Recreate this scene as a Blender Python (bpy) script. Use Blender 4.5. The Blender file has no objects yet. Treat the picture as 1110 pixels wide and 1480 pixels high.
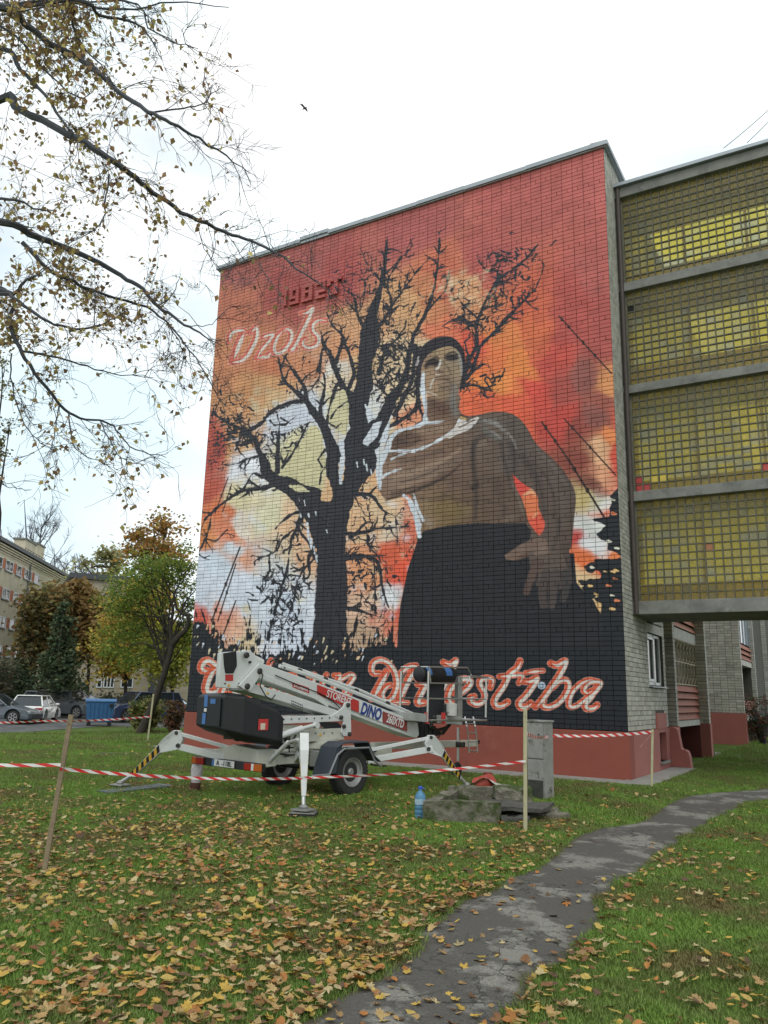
import bpy, bmesh, math, random
import numpy as np
from mathutils import Vector, Matrix, noise
R = math.radians
random.seed(7); np.random.seed(7)
sc = bpy.context.scene; COL = sc.collection
# ------------------------------------------------------------------ camera
CAM = (4.115, -16.79, 1.6); YAW, PITCH, ROLL, FPX = .5362, .2244, .0257, 1144.66
def _basis():
    fw = np.array([-math.sin(YAW)*math.cos(PITCH), math.cos(YAW)*math.cos(PITCH), math.sin(PITCH)])
    rt = np.array([math.cos(YAW), math.sin(YAW), 0.]); up = np.cross(rt, fw)
    return fw, rt*math.cos(ROLL)+up*math.sin(ROLL), -rt*math.sin(ROLL)+up*math.cos(ROLL)
FW, RT, UP = _basis(); CC = np.array(CAM)
cam = bpy.data.objects.new('camera', bpy.data.cameras.new('camera')); COL.objects.link(cam); sc.camera = cam
cam.data.sensor_fit = 'VERTICAL'; cam.data.sensor_height = 24; cam.data.lens = 24*FPX/1480
cam.data.clip_start = .05; cam.data.clip_end = 3000
cam.matrix_world = Matrix(((RT[0], UP[0], -FW[0], CC[0]), (RT[1], UP[1], -FW[1], CC[1]), (RT[2], UP[2], -FW[2], CC[2]), (0, 0, 0, 1)))
# ------------------------------------------------------------------ sky, sun, exposure
sc.view_settings.view_transform = 'Standard'; sc.view_settings.look = 'None'; sc.view_settings.exposure = 0.0
w = bpy.data.worlds.new('World'); sc.world = w; w.use_nodes = True
nt = w.node_tree; nt.nodes.clear()
N = lambda t, **k: _n(nt, t, **k)
def _n(tree, t, **k):
    n = tree.nodes.new(t)
    for a, b in k.items(): setattr(n, a, b)
    return n
SUN_EL, SUN_AZ = R(48), R(150)          # overcast: a broad soft sun behind the camera's right
sky = N('ShaderNodeTexSky', sky_type='NISHITA', sun_disc=False, sun_elevation=SUN_EL, sun_rotation=SUN_AZ)
bgs = N('ShaderNodeBackground'); bgs.inputs[1].default_value = .12
nt.links.new(sky.outputs[0], bgs.inputs[0])
bgc = N('ShaderNodeBackground'); bgc.inputs[0].default_value = (1., 1., .99, 1); bgc.inputs[1].default_value = 1.32
tcs = N('ShaderNodeTexCoord'); mp = N('ShaderNodeMapping'); mp.inputs['Scale'].default_value = (1, 1, 2.6)
nt.links.new(tcs.outputs['Generated'], mp.inputs[0])
ns = N('ShaderNodeTexNoise'); ns.inputs['Scale'].default_value = 1.7; ns.inputs['Detail'].default_value = 5; ns.inputs['Roughness'].default_value = .5
nt.links.new(mp.outputs[0], ns.inputs[0])
rp = N('ShaderNodeValToRGB'); rp.color_ramp.elements[0].position = .33; rp.color_ramp.elements[1].position = .5
rp.color_ramp.elements[0].color = (.62, .62, .62, 1); rp.color_ramp.elements[1].color = (1, 1, 1, 1)
nt.links.new(ns.outputs[0], rp.inputs[0])
mx = N('ShaderNodeMixShader'); nt.links.new(rp.outputs[0], mx.inputs[0]); nt.links.new(bgs.outputs[0], mx.inputs[1]); nt.links.new(bgc.outputs[0], mx.inputs[2])
n2 = N('ShaderNodeTexNoise'); n2.inputs['Scale'].default_value = 1.3; n2.inputs['Detail'].default_value = 3; nt.links.new(mp.outputs[0], n2.inputs[0])
r2 = N('ShaderNodeValToRGB'); r2.color_ramp.elements[0].position = .42; r2.color_ramp.elements[0].color = (.66, .80, .86, 1); r2.color_ramp.elements[1].position = .56; r2.color_ramp.elements[1].color = (1, 1, .99, 1)
nt.links.new(n2.outputs[0], r2.inputs[0]); nt.links.new(r2.outputs[0], bgc.inputs[0])
wo = N('ShaderNodeOutputWorld'); nt.links.new(mx.outputs[0], wo.inputs[0])
sd = bpy.data.lights.new('sun', 'SUN'); sd.energy = .9; sd.angle = R(25); sd.color = (1, .97, .92)
so = bpy.data.objects.new('sun', sd); COL.objects.link(so)
so.rotation_euler = Vector((math.sin(SUN_AZ)*math.cos(SUN_EL), math.cos(SUN_AZ)*math.cos(SUN_EL), math.sin(SUN_EL))).to_track_quat('Z', 'Y').to_euler()
# ------------------------------------------------------------------ picture rays -> places
def ray(px, py): return FW+(px-555)/FPX*RT-(py-740)/FPX*UP
def PY(px, py, y): d = ray(px, py); return CC+d*((y-CC[1])/d[1])
def PX(px, py, x): d = ray(px, py); return CC+d*((x-CC[0])/d[0])
def PD(px, py, dep): return CC+ray(px, py)*dep
def PL(px, py, o, n):
    d = ray(px, py); o = np.array(o, float); n = np.array(n, float); return CC+d*(((o-CC)@n)/(d@n))
def sstep(a, b, x):
    t = np.clip((np.asarray(x, float)-a)/(b-a), 0, 1); return t*t*(3-2*t)
def ground(x, y):
    """gentle lawn; it falls away towards the car park on the left"""
    x = np.asarray(x, float); y = np.asarray(y, float)
    d = (-(x-4.1)*.85+(y+16.8)*.52)
    z = -.42*sstep(25, 36, d)*sstep(-9, -17, x)
    z = z+.012*np.sin(x*.9+1)*np.cos(y*.7)+.008*np.sin(x*2.3+y*1.9)
    return z*(1-sstep(-1, .6, y)*sstep(-13.5, -12.5, x)*(1-sstep(1, 3, x)))
def G(px, py):
    z = 0.
    for _ in range(12):
        d = ray(px, py); p = CC+d*((z-CC[2])/d[2]); z = float(ground(p[0], p[1]))
    return p
def proj(X):
    X = np.asarray(X, float)-CC; d = X@FW
    return 555+FPX*(X@RT)/d, 740-FPX*(X@UP)/d
# ------------------------------------------------------------------ materials
def srgb(r, g, b):
    f = lambda c: (c/255/12.92 if c <= 10 else ((c/255+.055)/1.055)**2.4)
    return (f(r), f(g), f(b))
MATS = {}
def mat(name, col, rough=.7, metal=0., var=.12, vscale=6., bump=0., bscale=60., stain=None, spec=None, coat=0., attr=None, trans=0.):
    if name in MATS: return MATS[name]
    m = bpy.data.materials.new(name); m.use_nodes = True; t = m.node_tree; b = t.nodes['Principled BSDF']
    L = t.links.new
    b.inputs['Roughness'].default_value = rough; b.inputs['Metallic'].default_value = metal
    if spec is not None: b.inputs['Specular IOR Level'].default_value = spec
    if coat: b.inputs['Coat Weight'].default_value = coat
    tc = _n(t, 'ShaderNodeNewGeometry')
    if attr:
        a = _n(t, 'ShaderNodeAttribute', attribute_name=attr); src = a.outputs['Color']
    else:
        rgb = _n(t, 'ShaderNodeRGB'); rgb.outputs[0].default_value = (*col, 1); src = rgb.outputs[0]
    if var:
        n = _n(t, 'ShaderNodeTexNoise'); n.inputs['Scale'].default_value = vscale; n.inputs['Detail'].default_value = 6; n.inputs['Roughness'].default_value = .65
        L(tc.outputs['Position'], n.inputs['Vector'])
        mr = _n(t, 'ShaderNodeMapRange'); mr.inputs[1].default_value = .3; mr.inputs[2].default_value = .7
        mr.inputs[3].default_value = 1-var; mr.inputs[4].default_value = 1+var
        L(n.outputs[0], mr.inputs[0])
        mm = _n(t, 'ShaderNodeVectorMath', operation='SCALE'); L(src, mm.inputs[0]); L(mr.outputs[0], mm.inputs['Scale']); src = mm.outputs[0]
    if stain:
        scol, ssc, lo, hi = stain
        n = _n(t, 'ShaderNodeTexNoise'); n.inputs['Scale'].default_value = ssc; n.inputs['Detail'].default_value = 8; n.inputs['Roughness'].default_value = .7
        L(tc.outputs['Position'], n.inputs['Vector'])
        mr = _n(t, 'ShaderNodeMapRange'); mr.inputs[1].default_value = lo; mr.inputs[2].default_value = hi
        L(n.outputs[0], mr.inputs[0])
        mi = _n(t, 'ShaderNodeMix', data_type='RGBA'); L(mr.outputs[0], mi.inputs['Factor']); L(src, mi.inputs['A']); mi.inputs['B'].default_value = (*scol, 1); src = mi.outputs['Result']
    L(src, b.inputs['Base Color'])
    if bump:
        n = _n(t, 'ShaderNodeTexNoise'); n.inputs['Scale'].default_value = bscale; n.inputs['Detail'].default_value = 5
        L(tc.outputs['Position'], n.inputs['Vector'])
        bp = _n(t, 'ShaderNodeBump'); bp.inputs['Strength'].default_value = bump; bp.inputs['Distance'].default_value = .02
        L(n.outputs[0], bp.inputs['Height']); L(bp.outputs[0], b.inputs['Normal'])
    if trans:
        tr = _n(t, 'ShaderNodeBsdfTranslucent'); L(src, tr.inputs[0]); ms = _n(t, 'ShaderNodeMixShader'); ms.inputs[0].default_value = trans
        o = t.nodes['Material Output']; L(b.outputs[0], ms.inputs[1]); L(tr.outputs[0], ms.inputs[2]); L(ms.outputs[0], o.inputs[0])
    MATS[name] = m; return m
# ------------------------------------------------------------------ mesh helpers
class MB:
    def __init__(s): s.v = []; s.f = []; s.c = []; s.mi = []
    def add(s, vs, fs, col=None, mi=0):
        k = len(s.v); s.v.extend([tuple(map(float, p)) for p in vs]); s.f.extend([tuple(i+k for i in f) for f in fs])
        s.mi.extend([mi]*len(fs))
        if col is not None: s.c.extend([col]*len(vs))
        return s
    def box(s, x0, x1, y0, y1, z0, z1, mi=0, col=None):
        x0, x1 = min(x0, x1), max(x0, x1); y0, y1 = min(y0, y1), max(y0, y1); z0, z1 = min(z0, z1), max(z0, z1)
        return s.add([(x0,y0,z0),(x1,y0,z0),(x1,y1,z0),(x0,y1,z0),(x0,y0,z1),(x1,y0,z1),(x1,y1,z1),(x0,y1,z1)],
                     [(0,3,2,1),(4,5,6,7),(0,1,5,4),(1,2,6,5),(2,3,7,6),(3,0,4,7)], col, mi)
    def obox(s, c, ax, ay, az, mi=0):   # centre and three half axes
        c, ax, ay, az = map(np.array, (c, ax, ay, az)); vs = [c+i*ax+j*ay+k*az for k in (-1, 1) for j in (-1, 1) for i in (-1, 1)]
        return s.add(vs, [(0,2,3,1),(4,5,7,6),(0,1,5,4),(1,3,7,5),(3,2,6,7),(2,0,4,6)], None, mi)
    def bar(s, a, b, w_, h, up=(0, 0, 1), mi=0):  # rectangular bar from a to b
        a = np.array(a, float); b = np.array(b, float); d = b-a; l = np.linalg.norm(d); d = d/l
        u = np.array(up, float); sd_ = np.cross(d, u); sd_ /= np.linalg.norm(sd_)+1e-9; u = np.cross(sd_, d)
        return s.obox((a+b)/2, d*l/2, sd_*w_/2, u*h/2, mi)
    def prism(s, pts, dv, mi=0):       # 3-D polygon swept by vector dv
        n = len(pts); pts = [np.array(p, float) for p in pts]; dv = np.array(dv, float)
        return s.add(pts+[p+dv for p in pts], [tuple(range(n))[::-1], tuple(range(n, 2*n))]+[(i, (i+1) % n, (i+1) % n+n, i+n) for i in range(n)], None, mi)
    def tube(s, pts, rad, n=8, cap=True, col=None, mi=0):
        pts = [np.array(p, float) for p in pts]
        if not hasattr(rad, '__len__'): rad = [rad]*len(pts)
        vs = []; u = None
        for i, p in enumerate(pts):
            d = pts[min(i+1, len(pts)-1)]-pts[max(i-1, 0)]; d = d/(np.linalg.norm(d)+1e-9)
            if u is None:
                u = np.cross(d, (0, 0, 1.) if abs(d[2]) < .9 else (1., 0, 0))
            u = u-d*(u@d); u = u/(np.linalg.norm(u)+1e-9); v = np.cross(d, u)
            for k in range(n):
                a = 2*math.pi*k/n; vs.append(p+rad[i]*(math.cos(a)*u+math.sin(a)*v))
        fs = [(i*n+k, i*n+(k+1) % n, (i+1)*n+(k+1) % n, (i+1)*n+k) for i in range(len(pts)-1) for k in range(n)]
        if cap: fs += [tuple(range(n))[::-1], tuple((len(pts)-1)*n+k for k in range(n))]
        return s.add(vs, fs, col, mi)
    def lathe(s, c, axis, prof, n=20, mi=0, cap=True):   # prof: (radius, along)
        axis = np.array(axis, float); axis /= np.linalg.norm(axis); u = np.cross(axis, (0, 0, 1.) if abs(axis[2]) < .9 else (1., 0, 0)); u /= np.linalg.norm(u); v = np.cross(axis, u)
        c = np.array(c, float); vs = [c+axis*h+r*(math.cos(2*math.pi*k/n)*u+math.sin(2*math.pi*k/n)*v) for r, h in prof for k in range(n)]
        m = len(prof); fs = [(i*n+k, i*n+(k+1) % n, (i+1)*n+(k+1) % n, (i+1)*n+k) for i in range(m-1) for k in range(n)]
        if cap: fs += [tuple(range(n))[::-1], tuple((m-1)*n+k for k in range(n))]
        return s.add(vs, fs, None, mi)
    def build(s, name, m=None, parent=None, smooth=False, bevel=0., fix=True):
        me = bpy.data.meshes.new(name); me.from_pydata(s.v, [], s.f)
        for q in (m if isinstance(m, (list, tuple)) else [m]):
            if q: me.materials.append(q)
        if any(s.mi): me.polygons.foreach_set('material_index', s.mi)
        if s.c:
            a = me.color_attributes.new('Col', 'FLOAT_COLOR', 'POINT'); a.data.foreach_set('color', np.hstack([np.array(s.c, float)[:, :3], np.ones((len(s.c), 1))]).ravel())
        if fix and len(s.f) < 20000:
            bm = bmesh.new(); bm.from_mesh(me); bmesh.ops.recalc_face_normals(bm, faces=bm.faces); bm.to_mesh(me); bm.free()
        if smooth:
            me.polygons.foreach_set('use_smooth', [True]*len(me.polygons))
            try: me.set_sharp_from_angle(angle=R(40))
            except Exception: pass
        me.update()
        o = bpy.data.objects.new(name, me); COL.objects.link(o)
        if parent: o.parent = parent; o.matrix_parent_inverse = parent.matrix_basis.inverted()
        if bevel:
            bv = o.modifiers.new('edge', 'BEVEL'); bv.width = bevel; bv.segments = 2; bv.limit_method = 'ANGLE'; bv.angle_limit = R(40)
        return o
def tag(o, label=None, cat=None, group=None, kind=None):
    if label: o['label'] = label
    if cat: o['category'] = cat
    if group: o['group'] = group
    if kind: o['kind'] = kind
    return o
def empty(name, loc=(0, 0, 0), label=None, cat=None, group=None):
    o = bpy.data.objects.new(name, None); COL.objects.link(o); o.location = tuple(map(float, loc)); o.empty_display_size = .1
    return tag(o, label, cat, group)
def npmesh(name, V, F, m, parent=None, col=None, smooth=False):   # quick big mesh, F (n,k) int array
    me = bpy.data.meshes.new(name); n, k = F.shape
    me.vertices.add(len(V)); me.vertices.foreach_set('co', np.asarray(V, np.float32).ravel())
    me.loops.add(n*k); me.loops.foreach_set('vertex_index', F.astype(np.int32).ravel())
    me.polygons.add(n); me.polygons.foreach_set('loop_start', np.arange(0, n*k, k, dtype=np.int32)); me.polygons.foreach_set('loop_total', np.full(n, k, np.int32))
    if m: me.materials.append(m)
    if col is not None:
        a = me.color_attributes.new('Col', 'FLOAT_COLOR', 'POINT'); a.data.foreach_set('color', np.hstack([col, np.ones((len(col), 1))]).astype(np.float32).ravel())
    me.update(calc_edges=True); me.validate()
    if not smooth: me.shade_flat()
    o = bpy.data.objects.new(name, me); COL.objects.link(o)
    if parent: o.parent = parent; o.matrix_parent_inverse = parent.matrix_basis.inverted()
    return o
# ================================================================== the wall painting
WW, WH, PLH = 12.08, 14.45, .96         # mural wall: width, top, plinth top
RES = 88
CW, CH = int(WW*RES), int((WH-PLH)*RES)
def _smooth_noise(h, w_, cells, seed):
    rs = np.random.RandomState(seed); g = rs.rand(int(cells*h/w_)+3, cells+3)
    yy = np.linspace(0, g.shape[0]-2.001, h); xx = np.linspace(0, g.shape[1]-2.001, w_)
    yi = yy.astype(int); xi = xx.astype(int); fy = yy-yi; fx = xx-xi; fy = fy*fy*(3-2*fy); fx = fx*fx*(3-2*fx)
    a = g[np.ix_(yi, xi)]; b = g[np.ix_(yi, xi+1)]; c = g[np.ix_(yi+1, xi)]; d = g[np.ix_(yi+1, xi+1)]
    return (a*(1-fx)+b*fx)*(1-fy)[:, None]+(c*(1-fx)+d*fx)*fy[:, None]
def fbm(cells, seed, oct=4):
    o = 0; s_ = 0
    for i in range(oct): o = o+_smooth_noise(CH, CW, cells*2**i, seed+i)*.5**i; s_ += .5**i
    return o/s_-.5
class Paint:
    """canvas in wall metres, brush positions traced in picture pixels (the wall is one flat plane, so the map is exact)"""
    def __init__(s):
        uu, vv = np.meshgrid((np.arange(CW)+.5)/RES-WW, (np.arange(CH)+.5)/RES+PLH)
        P = np.stack([uu, np.zeros_like(uu), vv], -1)-CC; d = P@FW
        s.X = (555+FPX*(P@RT)/d); s.Y = (740-FPX*(P@UP)/d)
        s.img = np.zeros((CH, CW, 3))
        s.jx = fbm(90, 5, 2); s.jy = fbm(90, 15, 2)
    def box(s, pts, pad):
        pts = np.asarray(pts, float); q = []
        for x, y in ((pts[:, 0].min()-pad, pts[:, 1].min()-pad), (pts[:, 0].max()+pad, pts[:, 1].min()-pad), (pts[:, 0].min()-pad, pts[:, 1].max()+pad), (pts[:, 0].max()+pad, pts[:, 1].max()+pad)):
            p = PY(x, y, 0); q.append(((p[0]+WW)*RES, (p[2]-PLH)*RES))
        q = np.array(q); a = np.floor(q.min(0)).astype(int)-1; b = np.ceil(q.max(0)).astype(int)+1
        x0, x1 = np.clip((a[0], b[0]), 0, CW); y0, y1 = np.clip((a[1], b[1]), 0, CH)
        return slice(y0, y1), slice(x0, x1)
    def blend(s, sl, a, col):
        a = a[..., None]; s.img[sl] = s.img[sl]*(1-a)+np.asarray(col)*a
    def stroke(s, pts, r, col, soft=.45, alpha=1., rough=0., sm=0):
        pts = np.asarray(pts, float)
        if not hasattr(r, '__len__'): r = [r]*len(pts)
        elif len(r) == 2 and len(pts) > 2:
            t = np.concatenate([[0], np.cumsum(np.linalg.norm(np.diff(pts, axis=0), axis=1))]); t /= t[-1]; r = list(r[0]+(r[1]-r[0])*t)
        if sm: pts, r = spline(pts, r, sm)
        sl = s.box(pts, max(r)+soft*3+rough); X = s.X[sl]; Y = s.Y[sl]
        if X.size == 0: return
        D = np.full(X.shape, 1e9)
        for (ax, ay), (bx, by), ra, rb in zip(pts[:-1], pts[1:], r[:-1], r[1:]):
            dx, dy = bx-ax, by-ay; t = np.clip(((X-ax)*dx+(Y-ay)*dy)/(dx*dx+dy*dy+1e-9), 0, 1)
            D = np.minimum(D, np.hypot(X-ax-t*dx, Y-ay-t*dy)-(ra+(rb-ra)*t))
        if rough: D = D+s.jx[sl]*rough*2
        s.blend(sl, alpha*np.clip(.5-D/(2*soft), 0, 1), col)
    def sdf(s, pts, sl):
        X = s.X[sl]; Y = s.Y[sl]; D = np.full(X.shape, 1e9); ins = np.zeros(X.shape, bool)
        for (ax, ay), (bx, by) in zip(pts, np.roll(pts, -1, axis=0)):
            dx, dy = bx-ax, by-ay; t = np.clip(((X-ax)*dx+(Y-ay)*dy)/(dx*dx+dy*dy+1e-9), 0, 1)
            D = np.minimum(D, np.hypot(X-ax-t*dx, Y-ay-t*dy))
            c = ((ay > Y) != (by > Y)); xi = ax+(Y-ay)*dx/(dy if abs(dy) > 1e-9 else 1e-9); ins ^= c & (X < xi)
        return np.where(ins, -D, D)
    def poly(s, pts, col, soft=.45, alpha=1., rough=0., sm=0, field=None):
        pts = np.asarray(pts, float)
        if sm: pts, _ = spline(np.vstack([pts, pts[:1]]), [0]*(len(pts)+1), sm); pts = pts[:-1]
        sl = s.box(pts, soft*3+rough)
        D = s.sdf(pts, sl)
        if rough: D = D+s.jx[sl]*rough*2
        if field is not None: col = s.field(field[0], sl, *field[1:])
        s.blend(sl, alpha*np.clip(.5-D/(2*soft), 0, 1), col)
    def field(s, cps, sl, warp=0., power=4., eps=6.):
        X = s.X[sl]+s.wx[sl]*warp; Y = s.Y[sl]+s.wy[sl]*warp
        num = np.zeros(X.shape+(3,)); den = np.zeros(X.shape)
        for x, y, r, g, b in cps:
            w_ = 1/((X-x)**2+(Y-y)**2+eps*eps)**(power/2); num += w_[..., None]*np.array(srgb(r, g, b)); den += w_
        return num/den[..., None]
def spline(pts, r, k):
    pts = np.asarray(pts, float); r = np.asarray(r, float); P = np.vstack([2*pts[0]-pts[1], pts, 2*pts[-1]-pts[-2]]); out = []; rr = []
    for i in range(1, len(P)-2):
        for j in range(k):
            t = j/k; out.append(.5*((2*P[i])+(-P[i-1]+P[i+1])*t+(2*P[i-1]-5*P[i]+4*P[i+1]-P[i+2])*t*t+(-P[i-1]+3*P[i]-3*P[i+1]+P[i+2])*t**3)); rr.append(r[i-1]*(1-t)+r[i]*t)
    out.append(pts[-1]); rr.append(r[-1]); return np.array(out), rr
SKYC = [(320,400,166,86,78),(450,385,170,84,78),(600,330,176,84,80),(750,280,184,86,80),(860,240,190,90,84),(860,400,184,86,78),(700,380,178,82,78),
(330,450,186,104,76),(330,520,200,125,82),(420,420,166,70,64),(500,400,176,74,70),(400,520,196,112,72),(350,560,204,140,88),(305,640,182,72,56),(298,700,192,80,58),(320,740,218,112,58),(298,780,216,130,58),(345,640,204,146,92),
(380,580,208,168,122),(400,545,208,152,100),(450,520,202,130,88),(480,560,216,192,162),(400,612,202,207,222),(430,600,206,210,224),(362,690,226,226,236),(440,660,208,198,156),(490,590,212,202,162),(440,690,207,197,152),
(470,620,206,208,218),(350,722,217,202,160),(385,750,214,206,172),(335,795,207,217,228),(300,830,202,212,228),(330,770,226,130,90),(352,752,222,207,196),(340,800,222,150,110),(310,860,207,214,230),(360,850,207,214,230),(400,800,216,192,162),(420,780,226,182,142),
(380,885,207,214,227),(420,880,202,212,230),(430,920,207,214,230),(352,925,217,192,152),(325,915,226,172,142),(283,896,214,84,64),(285,860,206,212,228),(283,830,204,210,226),(296,878,212,214,226),(340,880,209,216,230),(380,850,206,212,226),(400,900,207,213,228),(440,870,208,212,224),(300,895,222,140,110),(450,800,222,170,130),(380,822,206,206,206),
(520,700,226,172,122),(540,740,221,187,147),(560,765,216,192,167),(520,765,226,177,132),(590,765,216,106,74),(600,740,220,120,90),(560,812,214,86,44),(576,835,226,76,34),(530,832,226,152,102),(560,870,217,217,222),(530,880,226,182,152),(582,880,220,84,54),(550,912,216,120,88),(570,900,210,90,60),(520,920,196,160,130),
(540,600,207,212,222),(530,640,208,212,220),(560,480,216,182,142),(590,430,216,160,108),(620,420,205,126,80),(672,418,214,150,104),(690,432,212,140,92),(712,432,210,116,70),(640,400,200,100,70),(700,390,190,84,74),(600,500,217,187,147),(580,560,221,192,152),(560,575,207,205,205),(560,600,216,192,152),(590,640,221,172,132),(640,470,221,114,74),(590,600,224,140,100),(540,460,208,150,105),(500,500,206,140,96),(480,530,216,205,195),(520,520,210,170,120),
(680,500,218,84,50),(660,480,218,84,56),(720,480,224,124,54),(740,520,230,128,44),(700,560,230,134,50),(700,520,228,112,48),(720,592,224,84,44),(690,590,226,92,44),(762,560,214,66,48),(755,470,210,98,50),(790,500,200,68,54),(745,440,204,88,56),(830,450,184,74,66),(870,480,174,74,66),(840,540,148,80,72),(800,560,168,68,58),(822,620,150,62,50),(800,600,196,60,46),(850,600,140,76,68),(866,570,160,80,66),(878,556,216,138,76),(884,595,218,82,52),(870,625,226,126,58),(846,650,228,172,126),(852,675,222,152,110),(884,660,214,70,44),(838,692,122,66,52),(820,660,140,62,48),
(834,716,192,168,104),(850,720,222,222,217),(870,700,222,132,100),(884,690,216,100,74),(860,760,226,226,222),(880,740,216,216,212),(850,790,222,222,224),(862,735,224,120,90),(832,790,196,50,42),(838,770,200,200,198),(870,800,226,120,56),(842,820,232,108,34),(865,830,226,78,34),(885,815,226,96,44),(850,850,226,192,142),(870,870,226,176,110),(885,850,222,166,86),(745,700,220,60,44),(765,730,228,116,60),(775,760,226,76,44)]
BODYC = [(600,640,112,86,74),(630,640,126,102,88),(650,650,106,84,72),(700,640,94,80,74),(740,620,84,76,74),(740,660,82,74,74),(580,640,92,70,60),(640,740,112,92,56),(610,745,128,106,84),(700,740,94,76,62),(740,740,88,72,64),(580,690,120,98,86),(570,680,134,112,100),(620,670,118,96,84),(650,690,98,78,68),(690,700,94,76,66),(780,680,84,72,70),(800,740,78,66,62),(790,720,88,74,70),(815,700,80,70,68),(800,790,76,62,58),(765,800,86,66,58),(790,850,50,42,42),(735,805,120,98,84),(775,830,72,56,50),(640,590,100,74,62),(655,580,104,92,84),(655,560,118,106,96),(630,620,120,96,82),(690,615,92,80,74),(720,700,90,74,66),(820,830,62,54,54)]
FACEC = [(620,525,140,118,100),(640,505,150,130,104),(655,530,136,120,98),(655,560,120,106,96),(640,545,140,118,96),(630,555,158,134,112),(640,570,132,110,88),(660,575,110,102,98),(640,590,100,74,60),(615,545,150,124,102),(664,520,140,134,126)]
_B = lambda L, k: [(x, y, min(255, r*k*1.03), min(255, g*k*.98), min(255, b*k*.92)) for x, y, r, g, b in L]
BODYC = _B(BODYC, 1.06); FACEC = _B(FACEC, 1.06)
DK = srgb(44, 44, 52); BLK = srgb(27, 30, 37)
def twigs(P, pts, r, rnd, depth=0, dens=.07, length=26, col=DK):
    """crooked side twigs off a limb"""
    pts = np.asarray(pts, float)
    for i in range(len(pts)-1):
        a, b = pts[i], pts[i+1]; L_ = np.hypot(*(b-a)); n = rnd.poisson(L_*dens)
        for _ in range(n):
            t = rnd.rand(); p = a+(b-a)*t; rr = (r[i]*(1-t)+r[i+1]*t)
            ang = math.atan2(*(b-a)[::-1])+(1 if rnd.rand() < .5 else -1)*rnd.uniform(.5, 1.15)
            l = length*rnd.uniform(.4, 1.25); q = [p]; rad = [min(rr*.6, 1.9 if depth == 0 else 1.1)]; k = rnd.randint(3, 6)
            for j in range(k):
                ang += rnd.uniform(-.45, .45); q.append(q[-1]+np.array([math.cos(ang), math.sin(ang)])*l/k); rad.append(rad[0]*(1-(j+1)/k)+.35)
            P.stroke(q, rad, col, soft=.4, rough=.6)
            if depth < 2: twigs(P, q, rad, rnd, depth+1, dens*1.5, length*.45, col)
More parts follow.
